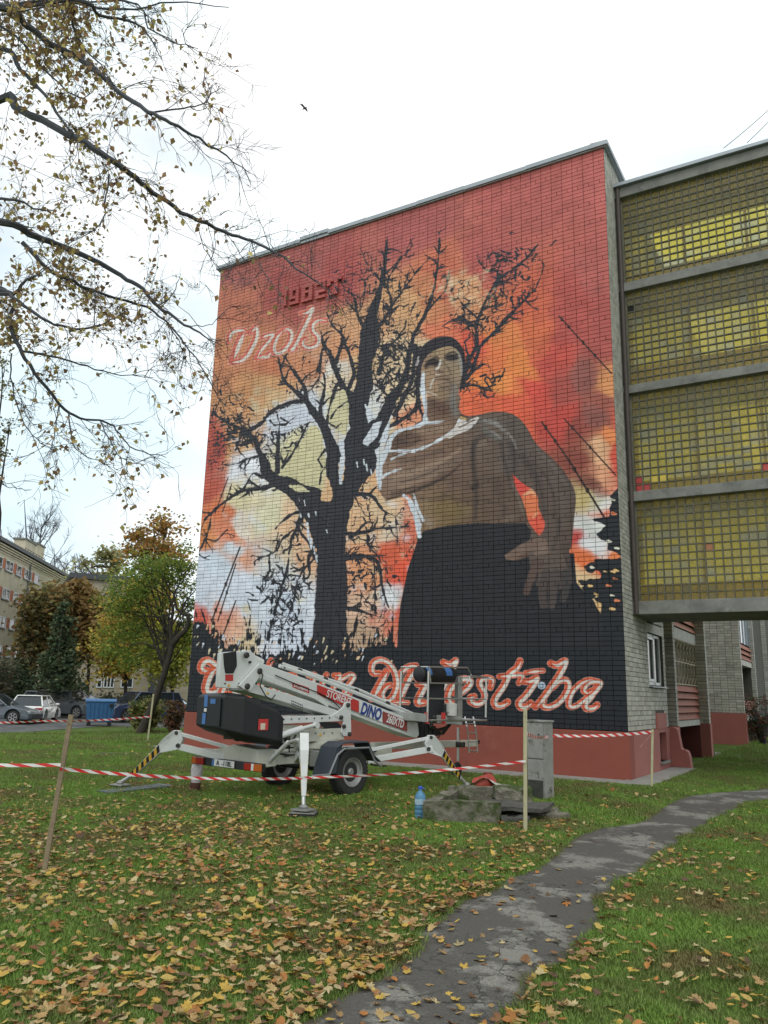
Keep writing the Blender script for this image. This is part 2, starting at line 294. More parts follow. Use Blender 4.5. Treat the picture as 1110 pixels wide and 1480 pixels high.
def paint_mural():
    P = Paint(); full = (slice(0, CH), slice(0, CW))
    P.wx = fbm(7, 31, 5)*2; P.wy = fbm(7, 51, 5)*2
    P.wx = P.wx+.35*fbm(30, 131, 3); P.wy = P.wy+.35*fbm(30, 151, 3)
    P.img = .5*P.field(SKYC, full, warp=30., power=4.6, eps=7.)+.5*P.field(SKYC, full, warp=46., power=8., eps=4.)
    P.img *= (1.04+.30*fbm(22, 71, 4))[..., None]
    rnd = np.random.RandomState(4)
    # scratchy mist-like dashes in the pale parts
    for _ in range(150):
        x = rnd.uniform(340, 600); y = rnd.uniform(560, 900); P.stroke([(x, y), (x+rnd.uniform(-9, 9), y+rnd.uniform(-6, 6))], (rnd.uniform(2, 7), rnd.uniform(1, 5)), srgb(*[(216,222,234),(226,196,160),(212,202,164)][rnd.randint(3)]), soft=2.5, alpha=.4, rough=3)
    # ---- the oak
    trunk = [(434,952),(449,930),(453,900),(457,850),(459,812),(454,785),(446,760),(432,738),(418,718),(402,705),(398,690),(420,690),(450,705),(468,712),(476,700),(470,680),(474,650),(480,640),(487,660),(492,690),(497,692),(499,660),(496,640),(505,620),(503,600),(509,575),(513,560),(517,530),(520,490),(524,468),(540,452),(548,470),(546,500),(538,530),(534,575),(530,600),(536,606),(548,600),(560,574),(566,580),(552,612),(541,645),(545,664),(540,682),(524,700),(512,722),(505,745),(502,770),(500,800),(503,840),(501,880),(502,915),(506,952)]
    P.poly(trunk, DK, rough=2.2, sm=3)
    LIMBS = [([(532,560),(528,500),(536,460),(548,425),(554,395),(558,365),(560,334)], [9,9,9,6,4.5,3,.8]),
     ([(540,640),(556,600),(567,576),(583,552),(592,515),(597,488),(606,470),(618,448),(628,415),(633,380),(635,345),(633,332)], [12,10,9,6,5.5,4.5,4,3.2,2.6,2.2,1.8,.5]),
     ([(618,448),(640,425),(646,412),(652,384)], [2.2,1.6,1.2,.6]),([(562,470),(566,445),(582,420),(600,396),(621,372)], [3,2.6,2.2,1.6,.6]),
     ([(540,480),(556,462),(566,440),(560,410),(572,385),(590,362)], [4,3.4,2.6,2,1.6,.6]),
     ([(552,400),(566,388),(580,372),(592,360)], [2,1.4,1,.5]),([(552,410),(540,392),(528,378),(520,366)], [2,1.5,1,.5]),
     ([(527,475),(517,455),(512,430),(500,420),(492,405)], [4,3,2.5,1.8,.6]),([(516,455),(524,440),(528,410),(522,390)], [2.4,1.8,1.3,.5]),
     ([(512,600),(505,570),(494,555),(483,530),(478,512),(468,498),(464,480)], [9,7,6,5,4.2,3.4,2]),([(483,530),(492,505),(496,487),(480,470),(472,452)], [4,3.5,3,2,.7]),
     ([(505,560),(512,540),(506,515),(494,490)], [5,4,3.5,3]),([(478,517),(466,505),(462,540),(458,560)], [3,2.6,2,1]),
     ([(485,660),(477,640),(466,612),(452,594),(442,580),(428,566),(412,552),(405,530),(402,515)], [12,9,8,7,6,4.5,3.6,2.6,1]),
     ([(443,580),(440,560),(425,538),(412,515)], [5,4.4,3,1.4]),([(462,606),(464,585),(470,560),(468,540)], [5,4,3,1.5]),
     ([(470,625),(485,560),(496,556)], [4,4,4]),
     ([(404,588),(420,582),(436,580)], [4,4,5]),([(356,626),(368,618),(382,609),(392,596),(404,588)], [4,4,3.6,4,4]),
     ([(474,738),(451,716),(430,712),(403,697),(387,685),(382,667),(374,651),(368,635),(356,624),(342,618),(322,606),(309,598)], [22,16,12,11,10,8,5.5,5,5,4,2.6,1]),
     ([(401,682),(402,655),(403,629),(406,612),(398,600)], [6,4.5,4,2.4,1]),([(407,630),(420,616),(424,600)], [2,1.6,.8]),
     ([(408,676),(425,653),(439,625),(446,611),(460,606)], [3.4,3,2.4,2,2]),([(407,691),(429,699),(451,711)], [5,5,6]),
     ([(395,700),(378,706),(352,709),(338,717),(316,732),(306,742),(296,752),(289,770)], [6,4.4,3.4,3,2.6,2.4,2,1]),
     ([(380,690),(366,684),(358,697),(352,708)], [3,2.4,2,2]),([(372,660),(355,664),(343,670),(326,672),(300,664)], [3,2.2,2,1.4,.6]),
     ([(368,636),(350,645),(338,640),(318,648)], [2.4,1.8,1.4,.6]),([(354,626),(346,608),(340,588)], [2.2,1.6,.6]),([(356,624),(336,626),(318,632),(300,640)], [2.6,2,1.4,.6]),
     ([(306,742),(300,773),(286,800),(281,812)], [2,1.8,1.6,1.2]),([(306,742),(292,740),(286,732)], [2,1.6,1]),([(296,778),(312,782),(322,772),(328,766)], [1.6,1.4,1,.5]),
     ([(506,716),(520,714),(536,716),(548,730),(557,740),(579,749)], [6,4,3.4,3,2.4,1]),([(572,746),(574,770),(574,790)], [1.6,1.3,.6]),
     ([(500,772),(526,770),(545,764),(562,763),(591,761)], [4,3.6,3,2.2,1]),([(500,806),(520,804),(536,806),(548,816),(551,838),(556,862),(562,878)], [7,5,4.6,4,2.6,2,1.2]),
     ([(530,770),(534,790),(548,806),(552,824)], [1.6,1.4,1.2,.6]),([(541,815),(542,850),(541,890)], [1.2,1,.8]),([(500,880),(512,880),(529,886),(550,892)], [5,4,3,1.4]),
     ([(437,745),(431,760),(422,779),(418,800),(416,821),(407,850),(398,886),(392,910)], [6,5,2.4,2,1.8,1.8,1.6,1.2]),([(440,740),(425,742),(408,754),(398,764)], [5,3.4,2.4,1]),
     ([(424,766),(408,780),(400,796),(389,803),(390,827),(380,838),(382,858),(392,868)], [2,1.8,1.4,1.4,1.4,1,.9,.6]),([(389,803),(378,806),(365,803),(363,808)], [1.6,1.3,1,.6]),
     ([(454,790),(446,810),(448,830),(440,838)], [6,4,2.4,1]),([(456,806),(440,822),(428,846),(424,870),(414,896),(404,920)], [3,2,1.6,1.4,1.4,1.2]),
     ([(430,758),(436,772),(448,786),(456,806)], [4,3,4,6]),
     ([(668,548),(676,530),(677,522),(690,498),(688,476),(695,451),(716,409),(732,396),(759,375),(778,353)], [5,4.4,4,3.6,3.4,3.6,2.6,2.6,2.2,.8]),
     ([(670,552),(683,535),(695,500),(712,484),(729,464),(745,448),(759,433),(772,420),(778,409),(787,384)], [4.6,4,3.6,3,3.2,2.4,2,1.8,1.2,.6]),
     ([(688,474),(670,462),(652,464),(640,472)], [3,2.6,2.6,1.5]),([(690,460),(673,445),(662,430)], [2.4,1.8,.7]),([(694,450),(710,444),(722,442),(734,436)], [2.6,2.2,1.6,.7]),
     ([(726,398),(728,420),(724,440)], [1.6,1.4,.6]),([(759,433),(772,446),(786,446)], [1.6,1.2,.6]),([(660,553),(683,538),(697,527),(708,530)], [4,3,2,.6]),([(662,560),(685,557),(701,561),(716,556)], [2.6,1.8,1.2,.6]),
     ([(552,620),(576,610),(596,596),(606,582)], [5,4.4,4.4,5]),([(600,500),(598,540),(588,568),(570,600)], [5,4.6,4.2,4]),([(604,586),(612,604),(600,618)], [4.4,3.4,2]),([(598,500),(606,512),(604,560),(606,590)], [3,4,5,5]),
     ([(566,575),(590,566),(604,556)], [4,3.4,3]),([(548,540),(556,510),(572,492),(586,480)], [4,3.4,2.6,2]),([(545,500),(566,500),(582,512)], [3,2.4,2]),([(550,560),(560,540),(574,530)], [3,2.6,2])]
    for pts, r in LIMBS:
        q, rr = spline(pts, r, 3); rr = np.array(rr); rr = list(rr*np.where(rr < 7, .70, .86))
        P.stroke(q, rr, DK, soft=.4, rough=1.6)
    for pts, r in LIMBS:
        x0 = pts[0][0]; hi = pts[0][1] < 560
        twigs(P, pts, r, rnd, 0, .06 if hi else .05, 20)
    for (x, y, sx, sy, n) in ((570,540,34,50,70),(345,625,30,26,45),(420,640,30,40,30),(520,830,24,60,60),(415,860,40,50,80),(735,390,40,30,40),(690,460,30,22,36),(700,545,30,24,16),(560,440,40,40,40),(320,600,22,34,26)):
        for _ in range(n):
            p = np.array([x+rnd.randn()*sx*.6, y+rnd.randn()*sy*.6]); a = rnd.uniform(0, 6.3); q = [p]
            for j in range(rnd.randint(2, 5)): a += rnd.uniform(-.9, .9); q.append(q[-1]+4.*np.array([math.cos(a), math.sin(a)]))
            P.stroke(q, rnd.uniform(.5, 1.5), DK, soft=.4, rough=1.4)
    # lace of fine twigs where the crown is dense (ridges of warped noise)
    rid = np.abs(fbm(46, 201, 3)); rid2 = np.abs(fbm(70, 211, 2)); shp = fbm(26, 221, 2)
    for (x, y, sx, sy, th, fl) in ((566,525,40,66,.034,1), (572,470,30,44,.022,1), (420,626,34,30,.028,0), (335,608,34,40,.030,0), (318,640,26,46,.022,0), (404,600,20,16,.03,0), (524,800,16,110,.03,0), (545,840,32,90,.018,0), (415,850,34,80,.022,0), (700,430,60,56,.018,0), (640,440,50,40,.016,0), (590,590,26,30,.026,0), (530,420,60,60,.014,0), (455,545,44,40,.018,0), (690,545,40,40,.014,0), (745,400,44,46,.018,0), (385,665,16,30,.03,0), (600,770,26,60,.014,0)):
        sl = P.box([(x-sx*1.5, y-sy*1.5), (x+sx*1.5, y+sy*1.5)], 2); q = ((P.X[sl]-x)/sx)**2+((P.Y[sl]-y)/sy)**2
        m_ = np.clip(1.35-q, 0, 1); t_ = th*np.clip(m_*1.6, 0, 1)*(1+2.2*shp[sl])
        P.blend(sl, np.clip((t_-rid[sl])/.010, 0, 1)*(m_ > 0), DK)
        if fl: P.blend(sl, np.clip((t_*.9-rid2[sl])/.010, 0, 1)*(m_ > .2), DK)
    # bright chinks in the trunk
    for x, y, rx in ((492,690,4),(494,672,4),(526,668,1.4),(516,672,1.6),(530,676,2),(536,682,1.4),(432,722,1),(440,727,1.4),(446,745,1.2),(434,744,1.3),(444,762,2.4),(445,775,2.6),(449,787,3),(454,796,2),(457,808,2),(456,742,1),(473,758,.9),(472,768,.8),(505,760,1),(503,790,1),(504,818,1.2)):
        P.stroke([(x, y-rx*2.2), (x+1, y+rx*2.2)], (rx*.8, rx*.5), srgb(206, 212, 222), soft=.4, rough=1.5)
    for pts in ([(528,585),(536,592),(540,606),(532,612)], [(541,612),(552,608),(545,630),(532,645),(524,640),(532,625)], [(489,640),(497,634),(498,660),(494,660)], [(560,640),(566,600),(548,640)],):
        P.poly(pts, srgb(206, 211, 222), rough=1.5)
    for pts, c in (([(488,572),(497,563),(503,580),(504,610),(498,628),(486,620),(475,608),(478,585)], (208,198,156)), ([(446,616),(460,616),(468,640),(470,680),(462,700),(448,704),(430,692),(418,676),(424,656),(436,640)], (208,198,154)), ([(418,702),(432,700),(446,710),(430,712)], (212,202,160)), ([(463,712),(476,700),(481,712),(478,724),(466,724)], (224,178,130)), ([(384,606),(400,596),(434,584),(446,598),(455,608),(440,612),(420,622),(406,626),(396,620),(386,616)], (204,208,222))):
        P.poly(pts, srgb(*c), rough=2, sm=3)
    for q in ([(478,604),(488,590),(502,580)], [(476,612),(486,618),(494,612)], [(462,700),(464,684),(470,676)], [(470,650),(460,664),(466,676)], [(402,640),(404,612),(400,596)], [(396,614),(412,614),(430,600)], [(406,604),(420,612)], [(390,608),(398,616)]):
        P.stroke(q, (1.6, .9), DK, soft=.4, rough=1.5)
    # ---- light rays / straight stems on the left, cables on the right
    for a, b, r in (((306,898),(347,791),1.1), ((315,898),(341,815),.9), ((319,928),(341,868),1.), ((335,700),(322,740),.7), ((808,457),(836,488),1.), ((836,488),(884,540),1.), ((783,610),(822,665),1.2), ((822,665),(876,752),1.5), ((816,606),(890,687),1.), ((311,742),(330,690),.7)):
        P.stroke([a, b], r, srgb(52, 34, 34), soft=.4)
        for t in (0.15, .5): P.stroke([(a[0]+(b[0]-a[0])*t, a[1]+(b[1]-a[1])*t-1), (a[0]+(b[0]-a[0])*t, a[1]+(b[1]-a[1])*t+1)], r*1.9, srgb(52, 34, 34), soft=.5)
    # ---- ragged dark undergrowth
    base = [(255,902),(283,898),(296,905),(306,912),(318,930),(336,940),(352,946),(380,944),(410,946),(436,940),(505,938),(540,934),(576,930),(700,925),(830,890),(872,888),(896,874),(910,870),(915,1080),(250,1080)]
    P.poly(base, BLK, rough=8)
    for _ in range(620):
        x = rnd.uniform(262, 580); yb = np.interp(x, [262,300,330,380,440,505,578], [905,915,940,952,950,945,940])
        h = rnd.exponential(16 if 350 < x < 450 or x > 500 else 9); a = rnd.uniform(-.35, .35)
        P.stroke([(x, yb+8), (x+a*h*.5, yb-h*.5), (x+a*h, yb-h)], (rnd.uniform(1, 2.6), .3), BLK, soft=.4, rough=2.5)
    for _ in range(80):
        x = rnd.uniform(280, 570); yb = np.interp(x, [262,300,330,380,440,505,578], [915,925,945,950,945,945,940])+rnd.uniform(-26, 16)
        c = [(206,214,230),(222,170,130),(214,196,160)][rnd.randint(3)]
        P.stroke([(x, yb), (x-2, yb+rnd.uniform(2, 7))], (rnd.uniform(.6, 1.6), .3), srgb(*c), soft=.4, rough=1.5)
    # right hand dark scrub
    P.poly([(900,694),(890,708),(882,716),(884,730),(880,746),(868,748),(857,751),(866,756),(874,760),(863,772),(870,778),(880,784),(878,794),(896,802),(905,800),(905,690)], BLK, rough=3)
    P.poly([(905,806),(895,808),(888,812),(886,830),(888,850),(884,872),(900,872),(905,872)], BLK, rough=4)
    sl = P.box([(824,808),(905,892)], 2); q_ = P.Y[sl]; bnd = np.interp(q_, [808, 846, 887, 895], [824, 838, 870, 900]); bl_ = fbm(34, 301, 3)[sl]; th_ = .10-.30*np.clip((P.X[sl]-bnd)/52, 0, 1)
    P.blend(sl, np.clip((bl_-th_)/.02, 0, 1)*(q_ > 808)*(P.X[sl] > bnd), BLK)
    P.poly([(844,818),(856,814),(862,812),(868,824),(862,828),(852,828),(846,824)], BLK, rough=5); P.poly([(838,840),(856,836),(868,834),(872,842),(858,848),(842,846)], BLK, rough=5)
    P.poly([(828,836),(840,850),(858,868),(870,890),(830,890),(818,850)], BLK, rough=1)
    for x, y in ((882,782),(892,792),(886,826),(890,836),(880,846),(886,860),(893,868),(886,722),(888,742),(876,826),(858,820),(862,858),(854,846),(886,880),(892,824)):
        P.stroke([(x-3, y), (x+2, y+1)], (1.8, 1.), srgb(*[(226,180,110),(220,120,70),(214,210,190)][rnd.randint(3)]), soft=.4, rough=2)
    # ---- the man
    body = [(613,578),(613,596),(609,607),(603,616),(580,620),(562,630),(554,655),(546,685),(548,709),(559,722),(575,718),(589,713),(598,730),(605,763),(603,782),(640,790),(740,790),(770,776),(781,776),(757,787),(742,796),(729,803),(732,808),(745,810),(760,806),(770,806),(764,830),(762,838),(775,840),(790,848),(810,850),(828,842),(827,829),(823,797),(826,790),(830,749),(832,714),(818,685),(799,663),(775,641),(759,614),(740,598),(713,595),(690,600),(672,601),(663,591),(663,570)]
    P.poly([(760,800),(830,800),(834,850),(834,895),(740,895),(735,810)], srgb(30, 31, 38))
    P.poly(body, None, soft=.7, sm=3, field=(BODYC, 12., 3., 8.))
    P.poly([(605,776),(612,768),(635,762),(653,759),(689,756),(729,757),(759,756),(766,765),(776,777),(757,787),(742,796),(729,803),(740,812),(768,808),(758,850),(764,864),(790,884),(830,866),(834,850),(870,890),(870,935),(574,940),(576,900),(579,873),(589,825)], srgb(33, 33, 40), soft=.6, sm=0)
    # hand over the trousers
    hand_k = 1.25
    for q, r, c, al in (([(790,770),(788,800),(796,830)], [22,24,26], (76,62,56), 1), ([(782,786),(758,792),(734,805)], [9,7,4], (96,76,66), 1), ([(778,815),(768,835),(761,856)], [8,6,4.5], (74,56,50), 1), ([(790,830),(784,855),(786,874)], [8,7,6], (60,50,48), 1), ([(804,830),(800,855),(798,876)], [8,7,5], (62,52,50), 1), ([(818,830),(818,850),(814,866)], [8,6,5], (52,46,46), 1), ([(777,830),(772,850)], [1.5,1.5], (30,28,34), .8), ([(792,842),(791,870)], [1.5,1.5], (30,28,32), .8), ([(808,842),(806,866)], [1.5,1.5], (30,28,32), .8), ([(776,800),(790,796)], [4,5], (110,90,78), .5)):
        P.stroke(q, r, srgb(*[min(255, v*hand_k) for v in c]), soft=1.2, alpha=al, sm=3)
    P.poly([(741,685),(752,696),(764,704),(774,712),(778,722),(778,733),(783,744),(787,753),(787,763),(780,774),(772,766),(764,754),(760,738),(754,720),(746,706)], None, field=(SKYC, 10., 4., 4.), sm=2)
    for q, r in (([(757,716),(768,710),(774,716)], [1.5,3,1]), ([(770,748),(776,742)], [1,1.6])): P.stroke(q, r, srgb(226, 170, 120), soft=1.5, alpha=.8)
    # body modelling: soft darks and lights
    S = lambda q, r, c, so=3., al=.6: P.stroke(q, r, srgb(*c), soft=so, alpha=al, sm=3)
    S([(600,626),(625,622),(650,618)], [3,4,3], (150,124,104), 3, .7); S([(572,640),(590,632),(604,630)], [8,6,4], (82,62,54), 3, .6)
    S([(566,700),(590,692),(640,676),(668,660),(700,640)], [6,6,5,4,3], (140,116,100), 4, .55); S([(566,716),(590,708),(620,700),(640,690)], [2,2,2,1.5], (78,60,54), 2, .7)
    S([(580,668),(610,660),(640,652)], [3,3,3], (78,60,54), 3, .5); S([(590,680),(650,668),(690,650)], [3,3,3], (84,64,58), 3, .45)
    S([(686,640),(684,665),(688,705),(687,750)], [3,4,3,2.5], (54,46,46), 2.5, .75); S([(684,705),(690,702)], [4,3], (40,34,36), 2, .7)
    S([(620,735),(650,740),(675,738)], [10,12,8], (124,104,62), 5, .45); S([(600,716),(620,722),(640,718)], [3,3,2], (84,66,56), 3, .5)
    S([(672,612),(690,608),(715,610)], [4,6,6], (104,98,94), 4, .6); S([(700,620),(712,630),(722,634)], [4,5,4], (108,112,112), 3, .45); S([(728,614),(734,632),(742,640)], [3,3,2], (112,104,100), 2.5, .5)
    S([(738,640),(744,664),(742,684)], [5,4,3], (52,46,48), 4, .6); S([(756,660),(775,690),(784,720),(786,750)], [5,5,4,3], (56,48,48), 4, .55)
    S([(800,690),(812,720),(812,760)], [7,7,6], (98,84,78), 5, .4); S([(700,690),(716,700),(730,740)], [5,6,5], (80,64,58), 5, .5); S([(730,752),(748,746)], [3,3], (126,108,92), 3, .5)
    S([(613,748),(622,758)], [4,5], (150,128,108), 2.5, .7); S([(655,700),(640,720)], [4,4], (84,66,56), 4, .4)
    S([(558,723),(590,713),(640,692),(668,670)], [1.6,2.2,1.8,.8], (58,44,40), 1.3, .85); S([(572,690),(600,681),(640,666),(665,650)], [3.5,4,3,1.6], (166,138,116), 2.2, .6)
    S([(578,703),(600,698),(630,686)], [2.4,2.4,2], (158,130,110), 1.6, .5); S([(580,697),(604,690),(634,678)], [.9,.9,.8], (66,50,46), .9, .7); S([(566,712),(584,708),(600,702)], [.8,.9,.7], (60,46,42), .9, .7)
    S([(575,636),(592,642),(606,636)], [3,3,2], (62,48,44), 2, .6); S([(586,652),(600,646),(616,640)], [2.4,2.4,2], (152,124,106), 2, .5)
    S([(682,650),(690,634),(706,628)], [3,4,3], (58,50,50), 2.5, .55); S([(700,608),(716,612),(728,622)], [2,3,2], (150,146,142), 1.8, .6); S([(712,624),(722,632)], [1.6,1.4], (152,146,142), 1.2, .6); S([(734,626),(742,636),(746,648)], [1.2,1.6,1], (150,142,136), 1.1, .55)
    S([(724,640),(728,662),(734,684),(738,706)], [2.4,2.8,2.4,1.5], (62,54,52), 1.8, .6); S([(742,700),(750,720),(756,742)], [1.6,2,1.6], (124,112,104), 1.4, .45)
    S([(640,714),(660,722),(684,724)], [1.6,2,1.6], (76,58,46), 1.8, .5); S([(690,722),(712,726),(734,734)], [1.6,2,1.6], (68,56,50), 1.8, .45); S([(616,724),(620,740),(628,756)], [2.4,2.6,2], (146,120,88), 2, .45)
    S([(772,668),(790,690),(800,716),(802,744)], [1.6,2,2,1.6], (58,50,50), 1.8, .5); S([(776,650),(800,674),(818,700)], [2,2.6,2], (112,100,94), 2, .5); S([(808,752),(806,776),(800,792)], [3,3,3], (58,48,46), 2.4, .55)
    # rim light on the left side
    WHT = (206, 212, 222)
    for q, r in (([(640,503),(628,507),(618,517),(611,530)], [.8,1.6,2.4,3]), ([(612,534),(609,552),(613,576),(617,596),(614,610)], [3,3.4,3.6,4.2,4]), ([(614,610),(600,617),(580,622),(566,632),(560,650)], [4,2.2,2.4,3.6,3]), ([(612,612),(626,611),(642,608)], [3,2,.6]),
                 ([(560,650),(552,664),(548,685),(549,706)], [4,4.4,4,2.6]), ([(560,652),(578,652),(600,650),(618,645),(640,633),(655,622)], [2.6,1.8,1.6,1.6,1.6,2]), ([(566,664),(580,657),(600,653)], [1.6,1,.6]), ([(553,690),(566,682),(580,678)], [3,1.4,.6]),
                 ([(664,606),(662,618),(668,622),(680,616),(692,604)], [1.6,3,2.6,2,.8]), ([(584,716),(592,724),(598,738),(604,756),(606,775)], [1.6,3.4,3.6,4,3]), ([(598,714),(604,735),(612,752)], [1,1.6,2])):
        P.stroke(q, r, srgb(*WHT), soft=.7, rough=1.5, sm=3)
    P.stroke([(667,604),(672,606)], 2.2, srgb(196, 160, 90), soft=.5); P.stroke([(662,600),(676,602)], .8, srgb(60, 44, 40), soft=.5)
    P.poly([(545,664),(556,656),(556,650),(549,658)], srgb(*WHT), rough=2)
    P.poly([(640,632),(652,624),(660,612),(668,606),(676,610),(690,602),(694,604),(684,614),(676,622),(662,628),(650,634)], srgb(206, 196, 192), rough=1.5)
    P.stroke([(664,618),(676,612),(686,607)], .9, srgb(110, 88, 82), soft=.6)
    # cream flashes among the orange
    for _ in range(60):
        x = rnd.normal(665, 26); y = rnd.normal(415, 14); P.stroke([(x, y), (x+rnd.uniform(2, 9), y+rnd.uniform(-7, 7))], (rnd.uniform(1, 3.5), .4), srgb(224, 200, 160), soft=1.5, alpha=.30, rough=3)
    # head
    P.poly([(604,560),(601,530),(605,508),(618,494),(634,487),(652,487),(664,496),(672,512),(673,535),(670,556),(664,570),(660,560),(610,560)], srgb(44, 40, 48), soft=.6, sm=3)
    P.poly([(608,548),(610,528),(618,514),(630,506),(645,501),(655,502),(663,509),(667,520),(668,538),(665,556),(662,570),(652,580),(640,582),(626,576),(614,566)], None, soft=.6, sm=3, field=(FACEC, 4., 3., 5.))
    P.poly([(618,572),(640,580),(663,568),(663,590),(667,598),(655,606),(620,608),(617,590)], None, soft=1.2, sm=2, field=(BODYC, 4., 3., 5.))
    S([(656,560),(655,580),(658,598)], [4,4,5], (122,116,112), 2, .7); S([(626,586),(640,590)], [6,7], (92,66,54), 3, .6)
    P.poly([(612,530),(620,520),(632,518),(636,524),(634,530),(622,529),(616,533)], srgb(56, 45, 44), soft=1.8, sm=2); P.poly([(642,517),(648,512),(661,512),(663,519),(655,522),(645,521)], srgb(56, 47, 46), soft=1.8, sm=2)
    S([(617,524),(630,516),(634,518)], [1,1.2,1], (40,34,36), .8, .9); S([(643,514),(654,509),(661,512)], [1,1.2,1], (40,34,36), .8, .9)
    S([(620,527),(626,525),(632,526)], [.5,.8,.5], (26,22,24), .6, .9); S([(646,518),(652,516),(659,517)], [.5,.8,.5], (26,22,24), .6, .9); S([(641,524),(648,532),(652,542)], [1.4,1.6,1.2], (98,80,68), 1.4, .6); S([(646,548),(652,556),(650,566)], [2,2.4,2], (96,78,68), 1.8, .5); S([(634,558),(642,560),(648,558)], [1.4,1.8,1.2], (92,72,60), 1.2, .6)
    S([(637,521),(635,529),(631,534)], [1.3,1.6,1.4], (214,206,200), .8, .9); S([(640,520),(641,530)], [1.5,1.5], (150,128,104), 1.4, .6); S([(632,537),(640,537)], [2,1.6], (92,70,66), 1, .8); S([(630,541),(636,542)], [1.3,.8], (206,190,174), .8, .8)
    S([(628,546),(624,554),(622,562)], [.9,1.4,1], (206,196,188), .8, .8); S([(630,545),(640,543),(650,545)], [1.2,1.8,1.2], (110,90,76), 1.2, .7); S([(629,549),(640,548),(650,549)], [.8,1.3,.8], (70,52,50), .8, .85); S([(632,553),(642,553),(648,552)], [1.3,1.8,1], (134,106,92), 1.2, .7)
    S([(618,566),(628,570),(632,572)], [1.5,1.5,1], (206,186,168), 1, .6); S([(640,562),(652,562)], [5,4], (112,92,78), 3, .4); S([(612,540),(611,555),(613,568)], [2.4,3,3], WHT, .8, .95)
    S([(664,512),(667,525),(667,542)], [1.2,1.6,1.4], (150,150,150), 1, .6); S([(605,522),(602,528),(605,516)], [1.2,1.4,1], (196,186,188), .7, .8)
    # ---- lettering
    OR = srgb(216, 84, 42); CR = srgb(212, 208, 198)
    def Z(ox, oy, k, q): return [(ox+x/k, oy+y/k) for x, y in q]
    A = lambda q: Z(310, 380, 5.55, q); B = lambda q: Z(270, 940, 7.4, q); C_ = lambda q: Z(520, 940, 6.167, q); D_ = lambda q: Z(690, 940, 5.842, q)
    top = [(A([(115,630),(118,590),(150,550),(205,540),(245,548)]), 3.0), (A([(228,560),(200,620),(170,700),(145,770)]), 4.), (A([(285,560),(325,520),(335,570),(320,630),(290,690),(250,750),(195,790),(135,795)]), 3.2),
           (A([(385,600),(405,585),(465,575),(420,640),(370,700),(335,765)]), 2.5), (A([(335,765),(380,755),(420,750),(445,715)]), 2.8), (A([(540,545),(495,600),(470,680),(490,725),(545,705),(595,640),(612,565),(580,530),(540,545)]), 3.), (A([(695,405),(735,400),(780,365),(745,450),(690,560),(640,660),(610,700),(650,690)]), 3.), (A([(890,460),(830,460),(785,490),(785,545),(825,590),(820,650),(770,680),(715,670),(700,635),(730,610)]), 3.)]
    bot = [(B([(215,215),(170,215),(150,180),(175,125),(230,110),(290,150),(340,190),(400,180),(450,130)]), 4.6), (B([(300,190),(250,250),(215,330),(200,410),(220,445),(290,440),(340,370)]), 5.), ([(330,972),(324,990),(320,1003),(328,1003)], 4), ([(352,975),(340,978),(334,992),(340,1003),(352,998)], 4), ([(368,975),(362,990),(358,1003),(366,1002)], 4), ([(366,962),(378,960)], 2), ([(392,955),(382,980),(374,1000),(386,1004),(398,990),(398,978),(388,978)], 4), ([(424,976),(410,978),(402,994),(408,1004),(418,996),(426,978),(418,998),(426,1002)], 4),
           ([(446,976),(455,976),(448,992),(447,1003),(456,1002),(466,990)], 3.4), ([(472,975),(464,992),(460,1004),(468,1002)], 3.4), ([(483,976),(491,977),(484,990),(478,1004)], 3.2), ([(484,990),(496,980),(506,975),(511,979),(502,992),(498,1004),(506,1002)], 3.2),
           (C_([(175,205),(125,205),(105,170),(120,110),(175,85),(240,105),(290,160),(320,230),(325,320),(290,410),(240,450),(200,420),(200,370),(240,320),(270,310)]), 3.8), (C_([(235,190),(200,260),(150,350),(110,430)]), 4.6), (C_([(350,225),(400,165),(450,140),(500,135)]), 3.6), (C_([(480,160),(440,240),(390,340),(350,440)]), 5), (C_([(285,465),(360,462),(430,465)]), 2.6),
           (C_([(520,300),(580,300),(560,350),(520,430),(520,470),(570,465)]), 4.4), (C_([(500,250),(590,235)]), 2.4), (C_([(745,105),(800,125),(855,90),(820,170),(760,290),(700,400),(690,450),(730,470)]), 3.8),
           (C_([(840,380),(900,375),(960,330),(985,280),(950,255),(880,270),(810,340),(785,420),(810,470),(870,470)]), 4.2),
           (C_([(1165,330),(1180,265),(1130,245),(1075,265),(1070,310),(1110,380),(1105,440),(1050,480),(990,460),(985,420),(1020,410)]), 3.8),
           (D_([(360,90),(330,150),(270,200),(220,300),(165,380),(140,430),(160,470),(210,465),(255,435)]), 4.2), (D_([(185,220),(250,215),(370,210),(350,275)]), 3.4), (D_([(410,188),(480,178),(555,172)]), 3.), (D_([(390,260),(440,262),(500,235),(460,310),(400,390),(350,440),(365,480),(410,475),(450,445)]), 4.2),
           (D_([(620,110),(670,125),(740,90),(700,190),(620,310),(540,420),(490,475)]), 4.2), (D_([(640,310),(690,260),(750,255),(765,310),(730,390),(670,450),(600,480),(550,465),(560,420)]), 4.), (D_([(960,340),(920,360),(895,330),(940,275),(1020,265),(1035,290),(990,350),(900,420),(830,470),(780,475),(770,430),(800,350),(870,280),(940,250),(1020,265)]), 3.4), (D_([(1010,300),(960,390),(910,450),(920,490),(970,490),(1010,460)]), 4.)]
